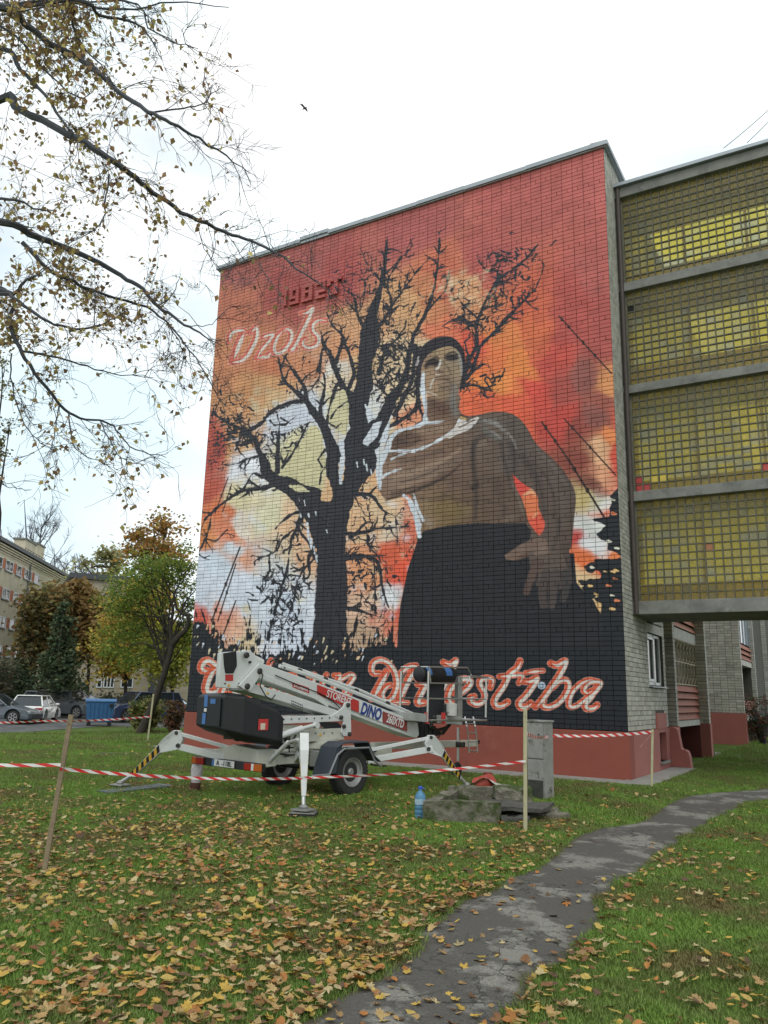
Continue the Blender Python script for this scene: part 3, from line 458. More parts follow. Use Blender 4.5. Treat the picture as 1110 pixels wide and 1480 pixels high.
    for lst, al in ((top, .93), (bot, 1.)):
        big = lst is bot
        if not big: lst = [(q, r*1.2) for q, r in lst]
        for q, r in lst: P.stroke(q, r*1.05+.95, srgb(226, 190, 174), soft=.35, alpha=al*.85, sm=5)
        for q, r in lst: P.stroke(q, r*1.05+.45, OR if big else srgb(208, 92, 70), soft=.4, alpha=al, sm=5)
        for q, r in lst:
            r2 = list(np.interp(np.linspace(0, 1, len(q)), [0, .14, .5, .86, 1], [.2, .5*r, .58*r, .5*r, .2]))
            P.stroke([(x+r*.50, y+r*.10) for x, y in q], r2, CR, soft=.4, alpha=al, sm=5)
    # little painters' roundel
    P.stroke([(783,991),(783.1,991)], 5.6, srgb(176, 196, 212), soft=.4); P.stroke([(781,989),(785,989),(785,994),(781,993)], .6, srgb(70, 90, 120), soft=.4)
    P.img *= (1+.10*fbm(60, 91, 3))[..., None]
    g_ = P.img.mean(-1, keepdims=True); P.img = g_+(P.img-g_)*.88
    return np.clip(P.img*.95+.006, .004, .9)
mural_px = paint_mural()
img = bpy.data.images.new('wall_painting', CW, CH, alpha=False, float_buffer=False)
_l = mural_px; _s = np.where(_l <= .0031308, _l*12.92, 1.055*np.power(_l, 1/2.4)-.055)
img.pixels.foreach_set(np.concatenate([_s, np.ones((CH, CW, 1))], -1).astype(np.float32).ravel()); img.update(); img.pack()
def mural_mat(name, gain, rough=.55):
    m = bpy.data.materials.new(name); m.use_nodes = True; t = m.node_tree; b = t.nodes['Principled BSDF']; L = t.links.new
    g = _n(t, 'ShaderNodeNewGeometry'); sp = _n(t, 'ShaderNodeSeparateXYZ'); L(g.outputs['Position'], sp.inputs[0])
    u = _n(t, 'ShaderNodeMath', operation='MULTIPLY_ADD'); u.inputs[1].default_value = 1/WW; u.inputs[2].default_value = 1.; L(sp.outputs[0], u.inputs[0])
    v = _n(t, 'ShaderNodeMath', operation='MULTIPLY_ADD'); v.inputs[1].default_value = 1/(WH-PLH); v.inputs[2].default_value = -PLH/(WH-PLH); L(sp.outputs[2], v.inputs[0])
    cb = _n(t, 'ShaderNodeCombineXYZ'); L(u.outputs[0], cb.inputs[0]); L(v.outputs[0], cb.inputs[1])
    im = _n(t, 'ShaderNodeTexImage', image=img, extension='EXTEND'); L(cb.outputs[0], im.inputs[0])
    n = _n(t, 'ShaderNodeTexNoise'); n.inputs['Scale'].default_value = 3.; n.inputs['Detail'].default_value = 8; L(g.outputs['Position'], n.inputs[0])
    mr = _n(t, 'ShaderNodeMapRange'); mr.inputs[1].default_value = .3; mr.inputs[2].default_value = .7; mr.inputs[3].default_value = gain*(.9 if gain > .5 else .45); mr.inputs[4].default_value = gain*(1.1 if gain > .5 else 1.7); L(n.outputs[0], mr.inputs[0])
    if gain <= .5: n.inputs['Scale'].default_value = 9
    cd_ = _n(t, 'ShaderNodeVectorMath', operation='MULTIPLY'); cd_.inputs[1].default_value = (1/.2626, 0, 1/.1022); of_ = _n(t, 'ShaderNodeVectorMath', operation='SUBTRACT'); of_.inputs[1].default_value = (-WW, 0, PLH); L(g.outputs['Position'], of_.inputs[0]); L(of_.outputs[0], cd_.inputs[0])
    ff_ = _n(t, 'ShaderNodeVectorMath', operation='FLOOR'); L(cd_.outputs[0], ff_.inputs[0]); wn_ = _n(t, 'ShaderNodeTexWhiteNoise', noise_dimensions='3D'); L(ff_.outputs[0], wn_.inputs[0])
    wr_ = _n(t, 'ShaderNodeMapRange'); wr_.inputs[3].default_value = .93; wr_.inputs[4].default_value = 1.07; L(wn_.outputs[0], wr_.inputs[0]); wm_ = _n(t, 'ShaderNodeMath', operation='MULTIPLY'); L(wr_.outputs[0], wm_.inputs[0]); L(mr.outputs[0], wm_.inputs[1])
    s_ = _n(t, 'ShaderNodeVectorMath', operation='SCALE'); L(im.outputs[0], s_.inputs[0]); L(wm_.outputs[0], s_.inputs['Scale']); L(s_.outputs[0], b.inputs['Base Color'])
    b.inputs['Roughness'].default_value = rough; b.inputs['Specular IOR Level'].default_value = .3
    n2 = _n(t, 'ShaderNodeTexNoise'); n2.inputs['Scale'].default_value = 70.; L(g.outputs['Position'], n2.inputs[0]); bp = _n(t, 'ShaderNodeBump'); bp.inputs['Strength'].default_value = .35; bp.inputs['Distance'].default_value = .01; L(n2.outputs[0], bp.inputs['Height']); L(bp.outputs[0], b.inputs['Normal'])
    return m
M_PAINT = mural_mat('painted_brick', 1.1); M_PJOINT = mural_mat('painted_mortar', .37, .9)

# ================================================================== ground
def grid_axis(segs):
    o = []
    for a, b, st in segs: o += list(np.arange(a, b, st))
    o.append(segs[-1][1]); return np.array(o)
gx = grid_axis([(-420, -60, 12), (-60, -20, 1.5), (-20, 9, .3), (9, 40, 1.5), (40, 300, 12)])
gy = grid_axis([(-60, -19, 2), (-19, 6, .3), (6, 60, 1.5), (60, 520, 12)])
X_, Y_ = np.meshgrid(gx, gy); Z_ = ground(X_, Y_)
nx, ny = len(gx), len(gy); idx = np.arange(nx*ny).reshape(ny, nx)
F_ = np.stack([idx[:-1, :-1], idx[:-1, 1:], idx[1:, 1:], idx[1:, :-1]], -1).reshape(-1, 4)
def lawn_mat():
    m = bpy.data.materials.new('lawn_soil'); m.use_nodes = True; t = m.node_tree; b = t.nodes['Principled BSDF']; L = t.links.new
    g = _n(t, 'ShaderNodeNewGeometry')
    def nz(sc_, det=6): n = _n(t, 'ShaderNodeTexNoise'); n.inputs['Scale'].default_value = sc_; n.inputs['Detail'].default_value = det; n.inputs['Roughness'].default_value = .7; L(g.outputs['Position'], n.inputs[0]); return n
    r1 = _n(t, 'ShaderNodeValToRGB'); e = r1.color_ramp.elements; e[0].position = .36; e[0].color = (.085, .072, .03, 1); e[1].position = .62; e[1].color = (.11, .19, .032, 1); k = e.new(.48); k.color = (.09, .135, .03, 1)
    n1 = nz(.8, 9); L(n1.outputs[0], r1.inputs[0])
    n2 = nz(30, 4); mr = _n(t, 'ShaderNodeMapRange'); mr.inputs[1].default_value = .3; mr.inputs[2].default_value = .7; mr.inputs[3].default_value = .55; mr.inputs[4].default_value = 1.4; L(n2.outputs[0], mr.inputs[0])
    s_ = _n(t, 'ShaderNodeVectorMath', operation='SCALE'); L(r1.outputs[0], s_.inputs[0]); L(mr.outputs[0], s_.inputs['Scale']); L(s_.outputs[0], b.inputs['Base Color']); b.inputs['Roughness'].default_value = .95
    b.inputs['Specular IOR Level'].default_value = .15
    bp = _n(t, 'ShaderNodeBump'); bp.inputs['Strength'].default_value = .8; bp.inputs['Distance'].default_value = .04; L(n2.outputs[0], bp.inputs['Height']); L(bp.outputs[0], b.inputs['Normal'])
    return m
lawn = npmesh('lawn', np.stack([X_.ravel(), Y_.ravel(), Z_.ravel()], -1), F_, lawn_mat(), smooth=True); tag(lawn, 'green lawn strewn with fallen autumn leaves around the painted building', kind='structure')
# ---- asphalt path
PATH = [(440,1480,735,1480),(480,1452,755,1445),(590,1385,800,1400),(610,1350,868,1345),(650,1320,870,1310),(690,1295,880,1290),(745,1268,925,1262),(790,1245,955,1240),(815,1222,985,1215),(845,1205,1003,1205),(880,1197,1020,1196),(930,1186,1045,1180),(970,1160,1070,1168),(1010,1149,1110,1158),(1110,1140,1160,1156),(1180,1136,1230,1154)]
pl = [G(a, b)[:2] for a, b, c, d in PATH]; pr = [G(c, d)[:2] for a, b, c, d in PATH]
dl = pl[0]-pl[1]; dr = pr[0]-pr[1]
pl = [pl[0]+dl*6]+pl; pr = [pr[0]+dr*6]+pr
pl, _ = spline(pl, [0]*len(pl), 8); pr, _ = spline(pr, [0]*len(pr), 8)
rs = np.random.RandomState(3)
def wob(n, a): v = np.convolve(rs.randn(n+6), np.ones(4)/4, 'same')[3:3+n]; return v*a
pl = pl+np.stack([wob(len(pl), .035), wob(len(pl), .03)], -1); pr = pr+np.stack([wob(len(pr), .05), wob(len(pr), .04)], -1)
K = 12; PV = np.array([pl*(1-k/K)+pr*k/K for k in range(K+1)]).transpose(1, 0, 2)
pz = ground(PV[..., 0], PV[..., 1])+.008+.022*np.sin(np.linspace(0, math.pi, K+1))[None, :]
n_ = len(pl); pi_ = np.arange(n_*(K+1)).reshape(n_, K+1)
PFc = np.stack([pi_[:-1, :-1], pi_[:-1, 1:], pi_[1:, 1:], pi_[1:, :-1]], -1).reshape(-1, 4)[:, ::-1]
def asphalt_mat(name, crack=True, dark=(.078, .072, .062), light=(.20, .19, .165), edge=False):
    m = bpy.data.materials.new(name); m.use_nodes = True; t = m.node_tree; b = t.nodes['Principled BSDF']; L = t.links.new
    g = _n(t, 'ShaderNodeNewGeometry')
    def nz(sc_, det=8, r=.7): n = _n(t, 'ShaderNodeTexNoise'); n.inputs['Scale'].default_value = sc_; n.inputs['Detail'].default_value = det; n.inputs['Roughness'].default_value = r; L(g.outputs['Position'], n.inputs[0]); return n
    n1 = nz(1.5, 10, .68); r1 = _n(t, 'ShaderNodeValToRGB'); e = r1.color_ramp.elements; e[0].position = .5; e[0].color = (*dark, 1); e[1].position = .56; e[1].color = (*light, 1); L(n1.outputs[0], r1.inputs[0])
    n2 = nz(90, 3, .6); mr = _n(t, 'ShaderNodeMapRange'); mr.inputs[1].default_value = .3; mr.inputs[2].default_value = .7; mr.inputs[3].default_value = .6; mr.inputs[4].default_value = 1.45; L(n2.outputs[0], mr.inputs[0])
    s_ = _n(t, 'ShaderNodeVectorMath', operation='SCALE'); L(r1.outputs[0], s_.inputs[0]); L(mr.outputs[0], s_.inputs['Scale']); col = s_.outputs[0]
    h = n2.outputs[0]
    if crack:
        nw = nz(3, 4); ad = _n(t, 'ShaderNodeVectorMath', operation='MULTIPLY_ADD'); L(nw.outputs['Color'], ad.inputs[0]); ad.inputs[1].default_value = (.45, .45, 0); L(g.outputs['Position'], ad.inputs[2])
        v = _n(t, 'ShaderNodeTexVoronoi', feature='DISTANCE_TO_EDGE'); v.inputs['Scale'].default_value = 4.2; L(ad.outputs[0], v.inputs['Vector'])
        c = _n(t, 'ShaderNodeMapRange'); c.inputs[1].default_value = .0; c.inputs[2].default_value = .03; c.inputs[3].default_value = 1; c.inputs[4].default_value = 0; L(v.outputs[0], c.inputs[0])
        n3 = nz(.75, 3); c2 = _n(t, 'ShaderNodeMapRange'); c2.inputs[1].default_value = .44; c2.inputs[2].default_value = .56; L(n3.outputs[0], c2.inputs[0])
        mu = _n(t, 'ShaderNodeMath', operation='MULTIPLY'); L(c.outputs[0], mu.inputs[0]); L(c2.outputs[0], mu.inputs[1])
        mi = _n(t, 'ShaderNodeMix', data_type='RGBA'); L(mu.outputs[0], mi.inputs['Factor']); L(col, mi.inputs['A']); mi.inputs['B'].default_value = (.02, .021, .014, 1); col = mi.outputs['Result']
        sb = _n(t, 'ShaderNodeMath', operation='MULTIPLY_ADD'); L(mu.outputs[0], sb.inputs[0]); sb.inputs[1].default_value = -1.2; L(n2.outputs[0], sb.inputs[2]); h = sb.outputs[0]
    if edge:
        n5 = nz(2.2, 8, .75); at = _n(t, 'ShaderNodeAttribute', attribute_name='Col'); se = _n(t, 'ShaderNodeSeparateColor'); L(at.outputs['Color'], se.inputs[0])
        ma = _n(t, 'ShaderNodeMath', operation='MULTIPLY_ADD'); ma.inputs[1].default_value = -.42; L(n5.outputs[0], ma.inputs[0]); L(se.outputs[0], ma.inputs[2])
        me_ = _n(t, 'ShaderNodeMapRange'); me_.inputs[1].default_value = -.20; me_.inputs[2].default_value = -.11; me_.inputs[3].default_value = 1; me_.inputs[4].default_value = 0; L(ma.outputs[0], me_.inputs[0])
        mi = _n(t, 'ShaderNodeMix', data_type='RGBA'); L(me_.outputs[0], mi.inputs['Factor']); L(col, mi.inputs['A']); mi.inputs['B'].default_value = (.062, .052, .030, 1); col = mi.outputs['Result']
    L(col, b.inputs['Base Color']); b.inputs['Roughness'].default_value = .8
    bp = _n(t, 'ShaderNodeBump'); bp.inputs['Strength'].default_value = .6; bp.inputs['Distance'].default_value = .012; L(h, bp.inputs['Height']); L(bp.outputs[0], b.inputs['Normal'])
    return m
M_ASPH = asphalt_mat('worn_asphalt', edge=True)
path = npmesh('path', np.dstack([PV, pz]).reshape(-1, 3), PFc, M_ASPH, smooth=True, col=np.tile(np.minimum(np.arange(K+1), K-np.arange(K+1))[:, None]/K*np.ones((1, 3)), (n_, 1))); tag(path, 'cracked worn asphalt footpath crossing the lawn', kind='structure')
# ---- car park and far paths
def drape(name, poly, m, lift=.006, step=1.5, label=None):
    poly = np.array(poly, float); bm = bmesh.new(); vs = [bm.verts.new((p[0], p[1], 0)) for p in poly]; bm.faces.new(vs)
    for ax in (0, 1):
        for c in np.arange(math.floor(poly[:, ax].min()), poly[:, ax].max(), step):
            bmesh.ops.bisect_plane(bm, geom=bm.verts[:]+bm.edges[:]+bm.faces[:], plane_co=(c if ax == 0 else 0, c if ax == 1 else 0, 0), plane_no=(1-ax, ax, 0))
    for v in bm.verts: v.co.z = float(ground(v.co.x, v.co.y))+lift
    for f in bm.faces:
        if f.normal.z < 0: f.normal_flip()
    me = bpy.data.meshes.new(name); bm.to_mesh(me); bm.free(); me.materials.append(m); o = bpy.data.objects.new(name, me); COL.objects.link(o); return tag(o, label, kind='structure')
M_ROAD = asphalt_mat('car_park_asphalt', False, (.07, .07, .07), (.13, .13, .125))
def gl(px, py): p = G(px, py); return p[:2]
CPK = [(-25.3, 3.2), (-29.5, 12.1), (-24, 16.5), (-16, 20), (-16, 32), (-40, 40), (-62, 30), (-58, 6), (-34, -5)]
drape('car_park', CPK, M_ROAD, .012, 2., 'grey asphalt car park beyond the lawn')
M_CONC = mat('pale_concrete', (.27, .26, .235), .9, var=.16, vscale=3, bump=.5, bscale=40, stain=((.12, .12, .095), 1.6, .52, .72))
drape('pavement', [gl(1033, 1093), gl(1110, 1105), gl(1250, 1120), gl(1250, 1112), gl(1110, 1098), gl(1033, 1087)], M_CONC, .01, 1., 'pale concrete walk crossing the lawn behind the block')
# bare soil patches
M_SOIL = mat('bare_soil', (.055, .042, .026), .95, var=.4, vscale=12, bump=.9, bscale=30)
def patch(cx, cy, rx, ry, a, seed, m=M_SOIL, name='bare_soil', lift=.006):
    rs_ = np.random.RandomState(seed); pts = []
    for k in range(26):
        t = 2*math.pi*k/26; r = 1+.35*rs_.randn()*.6; x = rx*r*math.cos(t); y = ry*r*math.sin(t); pts.append((cx+x*math.cos(a)-y*math.sin(a), cy+x*math.sin(a)+y*math.cos(a)))
    return pts
SOIL = []
for k, (px, py, rx, ry) in enumerate([(222,1127,.55,.35),(185,1183,.5,.12),(60,1140,.5,.22),(190,1090,1.1,.3),(540,1170,.35,.15),(120,1050,.8,.3)]):
    c = G(px, py); SOIL.append((c[0], c[1], max(rx, ry)))
    drape('soil', patch(c[0], c[1], rx, ry, .3, k), M_SOIL, .005, 2., 'bare trampled soil showing through the grass')
# ================================================================== brickwork
JT, JV = .0105, .0108; PIT, CRS = .262, .101
BRS = np.random.RandomState(11)
def brick_rects(L_, z0, z1, bond='stack', openings=(), hdr=5):
    out = []; n = int(round((z1-z0)/CRS)); crs = (z1-z0)/n; npc = max(1, int(round(L_/PIT))); pit = L_/npc
    for i in range(n):
        za, zb = z0+i*crs+JT/2, z0+(i+1)*crs-JT/2
        if bond == 'header' or (bond == 'stack' and i % hdr == 0): e = np.arange(0, L_+1e-6, pit/2); e = e if len(e) > 1 else np.array([0, L_])
        else:
            e = np.arange(0, L_+1e-6, pit)
            if bond == 'run' and i % 2: e = np.concatenate([[0], np.arange(pit/2, L_, pit), [L_]])
        for a, b in zip(e[:-1], e[1:]):
            segs = [(a+JV/2, b-JV/2)]
            for (oa, ob, oz0, oz1) in openings:
                if zb > oz0 and za < oz1:
                    ns = []
                    for s0, s1 in segs:
                        if s1 <= oa or s0 >= ob: ns.append((s0, s1)); continue
                        if s0 < oa-.03: ns.append((s0, oa))
                        if s1 > ob+.03: ns.append((ob, s1))
                    segs = ns
            out += [(s0, s1, za, zb) for s0, s1 in segs if s1-s0 > .03]
    return out
def brick_verts(r, o, u, nrm, proud=.005, jit=.002, back=.002):
    r = np.array(r); n = len(r); o = np.array(o, float); u = np.array(u, float); nrm = np.array(nrm, float)
    pr_ = proud+BRS.rand(n)*jit; ins = .002
    def P(uu, zz, d): return o+uu[:, None]*u+zz[:, None]*np.array([0, 0, 1.])+d[:, None]*nrm
    bk = np.full(n, -back); jx = (BRS.rand(n)-.5)*.006; r = r.copy(); r[:, 2:] += ((BRS.rand(n)-.5)*.005)[:, None]
    V = [P(r[:, a]+jx, r[:, b], bk) for a, b in ((0, 2), (1, 2), (1, 3), (0, 3))]
    V += [P(r[:, a]+s*ins+jx, r[:, b]+t_*ins, pr_) for a, b, s, t_ in ((0, 2, 1, 1), (1, 2, -1, 1), (1, 3, -1, -1), (0, 3, 1, -1))]
    V = np.stack(V, 1); f = np.array([(4, 5, 6, 7), (0, 1, 5, 4), (1, 2, 6, 5), (2, 3, 7, 6), (3, 0, 4, 7)])
    if np.dot(np.cross(u, (0, 0, 1.)), nrm) < 0: f = f[:, ::-1]
    return V, f
def brick_mesh(name, faces, m, parent, tones=(.8, 1.2), base=(.33, .32, .28)):
    """faces: list of (rects, origin, udir, normal); one joined piece"""
    VV = []; FF = []; CV = []; k = 0
    for r, o, u, nrm in faces:
        if not len(r): continue
        V, f = brick_verts(r, o, u, nrm); n = len(V)
        VV.append(V.reshape(-1, 3)); FF.append((f[None]+8*np.arange(n)[:, None, None]+k).reshape(-1, 4)); k += 8*n
        c = np.array(base)*(tones[0]+(tones[1]-tones[0])*BRS.rand(n, 1))*(1+.04*(BRS.rand(n, 3)-.5)); CV.append(np.repeat(c, 8, 0))
    o = npmesh(name, np.vstack(VV), np.vstack(FF), m, parent, np.vstack(CV)); tag(o, kind='stuff'); return o
M_BEIGE = mat('sand_lime_brick', (0, 0, 0), .85, var=.18, vscale=2.2, attr='Col', bump=.4, bscale=90)
M_MORTAR = mat('dark_mortar', (.07, .066, .055), .95, var=.2)
M_PLINTH = mat('red_brown_plinth', (.25, .062, .040), .75, var=.10, vscale=1.5, bump=.35, bscale=50, stain=((.31, .11, .08), .9, .6, .8))
M_PINK = mat('pink_plinth', (.33, .115, .095), .8, var=.10, vscale=1.2, bump=.25, bscale=50)
M_SHEET = mat('zinc_sheet', (.33, .36, .38), .45, .6, var=.12, vscale=2)
M_WHITE = mat('white_plastic', (.68, .70, .70), .4, var=.05)
M_GLASS = mat('dark_window_glass', (.035, .042, .045), .08, var=.1, spec=.8)
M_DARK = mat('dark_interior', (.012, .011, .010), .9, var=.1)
M_LOUV = mat('rust_red_boards', (.27, .085, .05), .7, var=.25, vscale=5, bump=.4, bscale=60, stain=((.10, .06, .045), 7, .6, .78))
M_LOUVO = mat('rust_orange_boards', (.33, .13, .07), .7, var=.2, vscale=5, bump=.4, bscale=60)
M_GRILLE = mat('cream_paint_steel', (.42, .36, .24), .6, var=.1)
M_CURT = mat('curtain_cloth', (.20, .19, .15), .9, var=.45, vscale=9)
M_CONCD = mat('weathered_concrete', (.20, .20, .18), .9, var=.22, vscale=2.5, bump=.5, bscale=30, stain=((.10, .10, .09), 2.2, .5, .7))
M_CONCW = mat('white_concrete', (.45, .45, .41), .85, var=.15, vscale=4, stain=((.2, .19, .16), 5, .55, .75))
bld = empty('apartment_block', (-WW/2, 0, 0), 'five storey brick block with a huge red and black mural on its end wall', 'building')
# body behind the brick faces
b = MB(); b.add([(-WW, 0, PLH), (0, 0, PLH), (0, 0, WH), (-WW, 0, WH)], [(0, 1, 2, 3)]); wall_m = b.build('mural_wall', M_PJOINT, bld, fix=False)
b = MB()
SWY0, SWY1, SWZ0, SWZ1 = 2.12, 3.72, 1.93, 3.12   # side window
def wall_x(b, x, y0, y1, z0, z1, holes=()):   # wall facing +x with rectangular holes
    ys = sorted({y0, y1, *[h[0] for h in holes], *[h[1] for h in holes]}); zs = sorted({z0, z1, *[h[2] for h in holes], *[h[3] for h in holes]})
    for ya, yb in zip(ys[:-1], ys[1:]):
        for za, zb in zip(zs[:-1], zs[1:]):
            if any(h[0] <= ya and yb <= h[1] and h[2] <= za and zb <= h[3] for h in holes): continue
            b.add([(x, ya, za), (x, yb, za), (x, yb, zb), (x, ya, zb)], [(0, 1, 2, 3)])
    for h in holes:
        d = .22; ya, yb, za, zb = h
        b.add([(x, ya, za), (x, yb, za), (x, yb, zb), (x, ya, zb), (x-d, ya, za), (x-d, yb, za), (x-d, yb, zb), (x-d, ya, zb)], [(0, 4, 5, 1), (1, 5, 6, 2), (2, 6, 7, 3), (3, 7, 4, 0)])
wall_x(b, 0, 0, 3.95, PLH, WH, [(SWY0, SWY1, SWZ0, SWZ1)])
R0, R1, FN1, FN2, W3 = 3.95, 5.05, 5.3, 8.65, 17.2
def wall_y(b, y, x0, x1, z0, z1): b.add([(x0, y, z0), (x1, y, z0), (x1, y, z1), (x0, y, z1)], [(0, 1, 2, 3)])
b.add([(-.9, R0, 0), (0, R0, 0), (0, R0, WH), (-.9, R0, WH)], [(3, 2, 1, 0)])
wall_x(b, -.9, R0, R1, 0, WH); wall_y(b, R1, -.9, -.0, PLH, WH); wall_x(b, 0, R1, FN1, PLH, WH)
wall_y(b, FN2, -1.2, .22, PLH, WH); wall_x(b, .22, FN2, FN2+.28, PLH, WH); wall_x(b, -1.1, FN2+.28, W3, 0, WH)
b.add([(.22, FN2+.28, PLH), (-1.1, FN2+.28, PLH), (-1.1, FN2+.28, WH), (.22, FN2+.28, WH)], [(0, 1, 2, 3)])
wall_y(b, W3, -1.1, .2, PLH, WH); wall_x(b, .2, W3, W3+.3, PLH, WH); b.build('wall', M_MORTAR, bld)
b = MB(); b.box(-WW, -1.25, .3, 60, 0, WH-.05); b.box(-1.25, -.3, .3, R0-.05, 0, WH-.05); b.build('core', M_DARK, bld)
b = MB(); b.box(-WW-.06, .07, -.07, 60, WH, WH+.10); b.build('roof', M_SHEET, bld, bevel=.01)
# left flank (unseen from the photo's spot)
b = MB(); b.add([(-WW, 0, 0), (-WW, 60, 0), (-WW, 60, WH), (-WW, 0, WH)], [(3, 2, 1, 0)]); b.build('rear_wall', M_MORTAR, bld)
# mural bricks: the 300 that show largest are pieces of their own
rects = np.array(brick_rects(WW, PLH, WH, 'stack'))
cx_ = (rects[:, 0]+rects[:, 1])/2-WW; cz_ = (rects[:, 2]+rects[:, 3])/2
dist = np.sqrt((cx_-CC[0])**2+CC[1]**2+(cz_-CC[2])**2)/(rects[:, 1]-rects[:, 0])**.5
order = np.argsort(dist); near, far = order[:300], order[300:]
bk = brick_mesh('painted_brickwork', [(rects[far], (-WW, 0, 0), (1, 0, 0), (0, -1, 0))], M_PAINT, wall_m); 
def unit_brick(w_, h_, m, name='brick'):
    V, f = brick_verts([(-w_/2, w_/2, -h_/2, h_/2)], (0, 0, 0), (1, 0, 0), (0, -1, 0)); b_ = MB(); b_.add(V[0], [tuple(q) for q in f]); o = b_.build(name, m, None, fix=False); return o
protos = {}
for i in near:
    r = rects[i]; key = (round(r[1]-r[0], 3), round(r[3]-r[2], 3))
    if key not in protos: protos[key] = o = unit_brick(r[1]-r[0], r[3]-r[2], M_PAINT)
    else: o = bpy.data.objects.new('brick', protos[key].data); COL.objects.link(o)
    o.parent = wall_m; o.location = (cx_[i], -BRS.rand()*.004, cz_[i]); o.rotation_euler = (0, 0, (BRS.rand()-.5)*.012)
# relief date laid in projecting bricks
GL = {'1': ['.#.', '##.', '.#.', '.#.', '.#.', '.#.'], '9': ['###', '#.#', '#.#', '###', '..#', '###'], '8': ['###', '#.#', '###', '#.#', '#.#', '###'], '2': ['###', '..#', '..#', '###', '#..', '###'], 'g': ['####', '#.#.', '..#.', '..#.', '.##.']}
for ch, px0, py0, px1, py1 in (('1', 410, 421, 419.5, 443), ('9', 421.5, 419, 433.5, 440), ('8', 439, 414, 453, 436), ('2', 459, 410, 472, 431), ('g', 475, 405, 495, 425)):
    a = PY(px0, py0, 0); c = PY(px1, py1, 0); u0, u1 = a[0], c[0]; zc = (a[2]+c[2])/2; g_ = GL[ch]; hh = 6*CRS*.86; cw = (u1-u0)/len(g_[0]); chh = hh/len(g_); b = MB()
    for r_, row in enumerate(g_):
        for k, q in enumerate(row):
            if q == '#': b.box(u0+k*cw, u0+(k+1)*cw-.006, -.085, .002, zc+hh/2-(r_+1)*chh+.004, zc+hh/2-r_*chh-.004)
    b.build('date_relief', M_PAINT, wall_m)
# side and rear brick faces
S1 = brick_rects(R0, PLH, WH, 'header', [(SWY0, SWY1, SWZ0, SWZ1+.22), (2.55, 3.55, 0, 1.32)])
faces = [(S1, (0, 0, 0), (0, 1, 0), (1, 0, 0)), (brick_rects(.9, PLH, WH, 'stack', hdr=7), (-.9, R1, 0), (1, 0, 0), (0, -1, 0)), (brick_rects(.25, PLH, WH, 'header'), (0, R1, 0), (0, 1, 0), (1, 0, 0)),
         (brick_rects(1.42, PLH, WH, 'stack', hdr=7), (-1.2, FN2, 0), (1, 0, 0), (0, -1, 0)), (brick_rects(.28, PLH, WH, 'header'), (.22, FN2, 0), (0, 1, 0), (1, 0, 0)),
         (brick_rects(1.3, 1.18, WH, 'stack', hdr=6), (-1.1, W3, 0), (1, 0, 0), (0, -1, 0)), (brick_rects(.3, 1.18, WH, 'header'), (.2, W3, 0), (0, 1, 0), (1, 0, 0))]
brick_mesh('brickwork', faces, M_BEIGE, bld, base=(.43, .425, .37))
# coping sheets along the mural top
e = [-WW-.08, -10.6, -8.9, -7.9, -6.6, -5.0, -3.6, -1.9, .09]
for k in range(8):
    b = MB(); z = WH+.02+(.07 if k == 2 else (.012 if k % 2 else 0)); b.prism([(e[k]-.03, -.11, z), (e[k]-.03, -.11, z+.11), (e[k]-.03, .3, z+.15), (e[k]-.03, .3, z)], (e[k+1]-e[k]+.0, 0, 0)); b.build('coping_sheet', M_SHEET, bld, bevel=.004)
b = MB(); b.prism([(.12, -.12, WH+.02), (.12, -.12, WH+.13), (-.3, -.12, WH+.16), (-.3, -.12, WH+.02)], (0, 17, 0)); b.build('coping_sheet', M_SHEET, bld, bevel=.004)
# plinth
b = MB(); b.box(-WW-.03, .03, -.035, .3, -.3, PLH-.012); b.build('plinth', M_PLINTH, bld, bevel=.012)
b = MB(); BW = (2.75, 3.5, .22, .86)
for y0, y1, z0, z1 in ((.305, BW[0], -.3, PLH-.012), (BW[1], R0, -.3, PLH-.012), (BW[0], BW[1], -.3, BW[2]), (BW[0], BW[1], BW[3], PLH-.012)): b.box(-.3, .035, y0, y1, z0, z1)
b.box(-.3, .05, 2.55, 3.55, PLH-.01, 1.30); b.build('plinth', M_PINK, bld)['label'] = 'pink painted side plinth'
b = MB(); b.box(-.2, -.1, BW[0], BW[1], BW[2], BW[3]); o = b.build('basement_window', M_GLASS, bld); b = MB(); b.box(-.12, .10, BW[0]-.05, BW[1]+.05, BW[2]-.05, BW[2]); b.build('sill', M_CONCD, o)
# side window
b = MB(); xw = -.12
b.box(xw, xw+.03, SWY0+.06, SWY1-.06, SWZ0+.06, SWZ1-.06); wdw = b.build('window', M_GLASS, bld)
b = MB()
for y0, y1, z0, z1 in ((SWY0, SWY1, SWZ0, SWZ0+.07), (SWY0, SWY1, SWZ1-.07, SWZ1), (SWY0, SWY0+.07, SWZ0, SWZ1), (SWY1-.07, SWY1, SWZ0, SWZ1), (2.95, 3.05, SWZ0, SWZ1)): b.box(xw-.02, xw+.06, y0, y1, z0, z1)
for y0, y1 in ((SWY0+.08, 2.94),):
    for a in ((y0, y1, SWZ0+.08, SWZ0+.14), (y0, y1, SWZ1-.14, SWZ1-.08), (y0, y0+.06, SWZ0+.08, SWZ1-.08), (y1-.06, y1, SWZ0+.08, SWZ1-.08)): b.box(xw+.05, xw+.08, *a)
b.build('frame', M_WHITE, wdw, bevel=.005)
b = MB(); b.prism([(-.1, SWY0-.04, SWZ0-.005), (.09, SWY0-.04, SWZ0-.035), (.09, SWY0-.04, SWZ0-.055), (-.1, SWY0-.04, SWZ0-.03)], (0, SWY1-SWY0+.08, 0)); b.build('sill', M_SHEET, wdw)
b = MB(); b.box(-.2, .02, SWY0-.15, SWY1+.15, SWZ1, SWZ1+.21); b.build('lintel', M_CONCW, bld, bevel=.008)
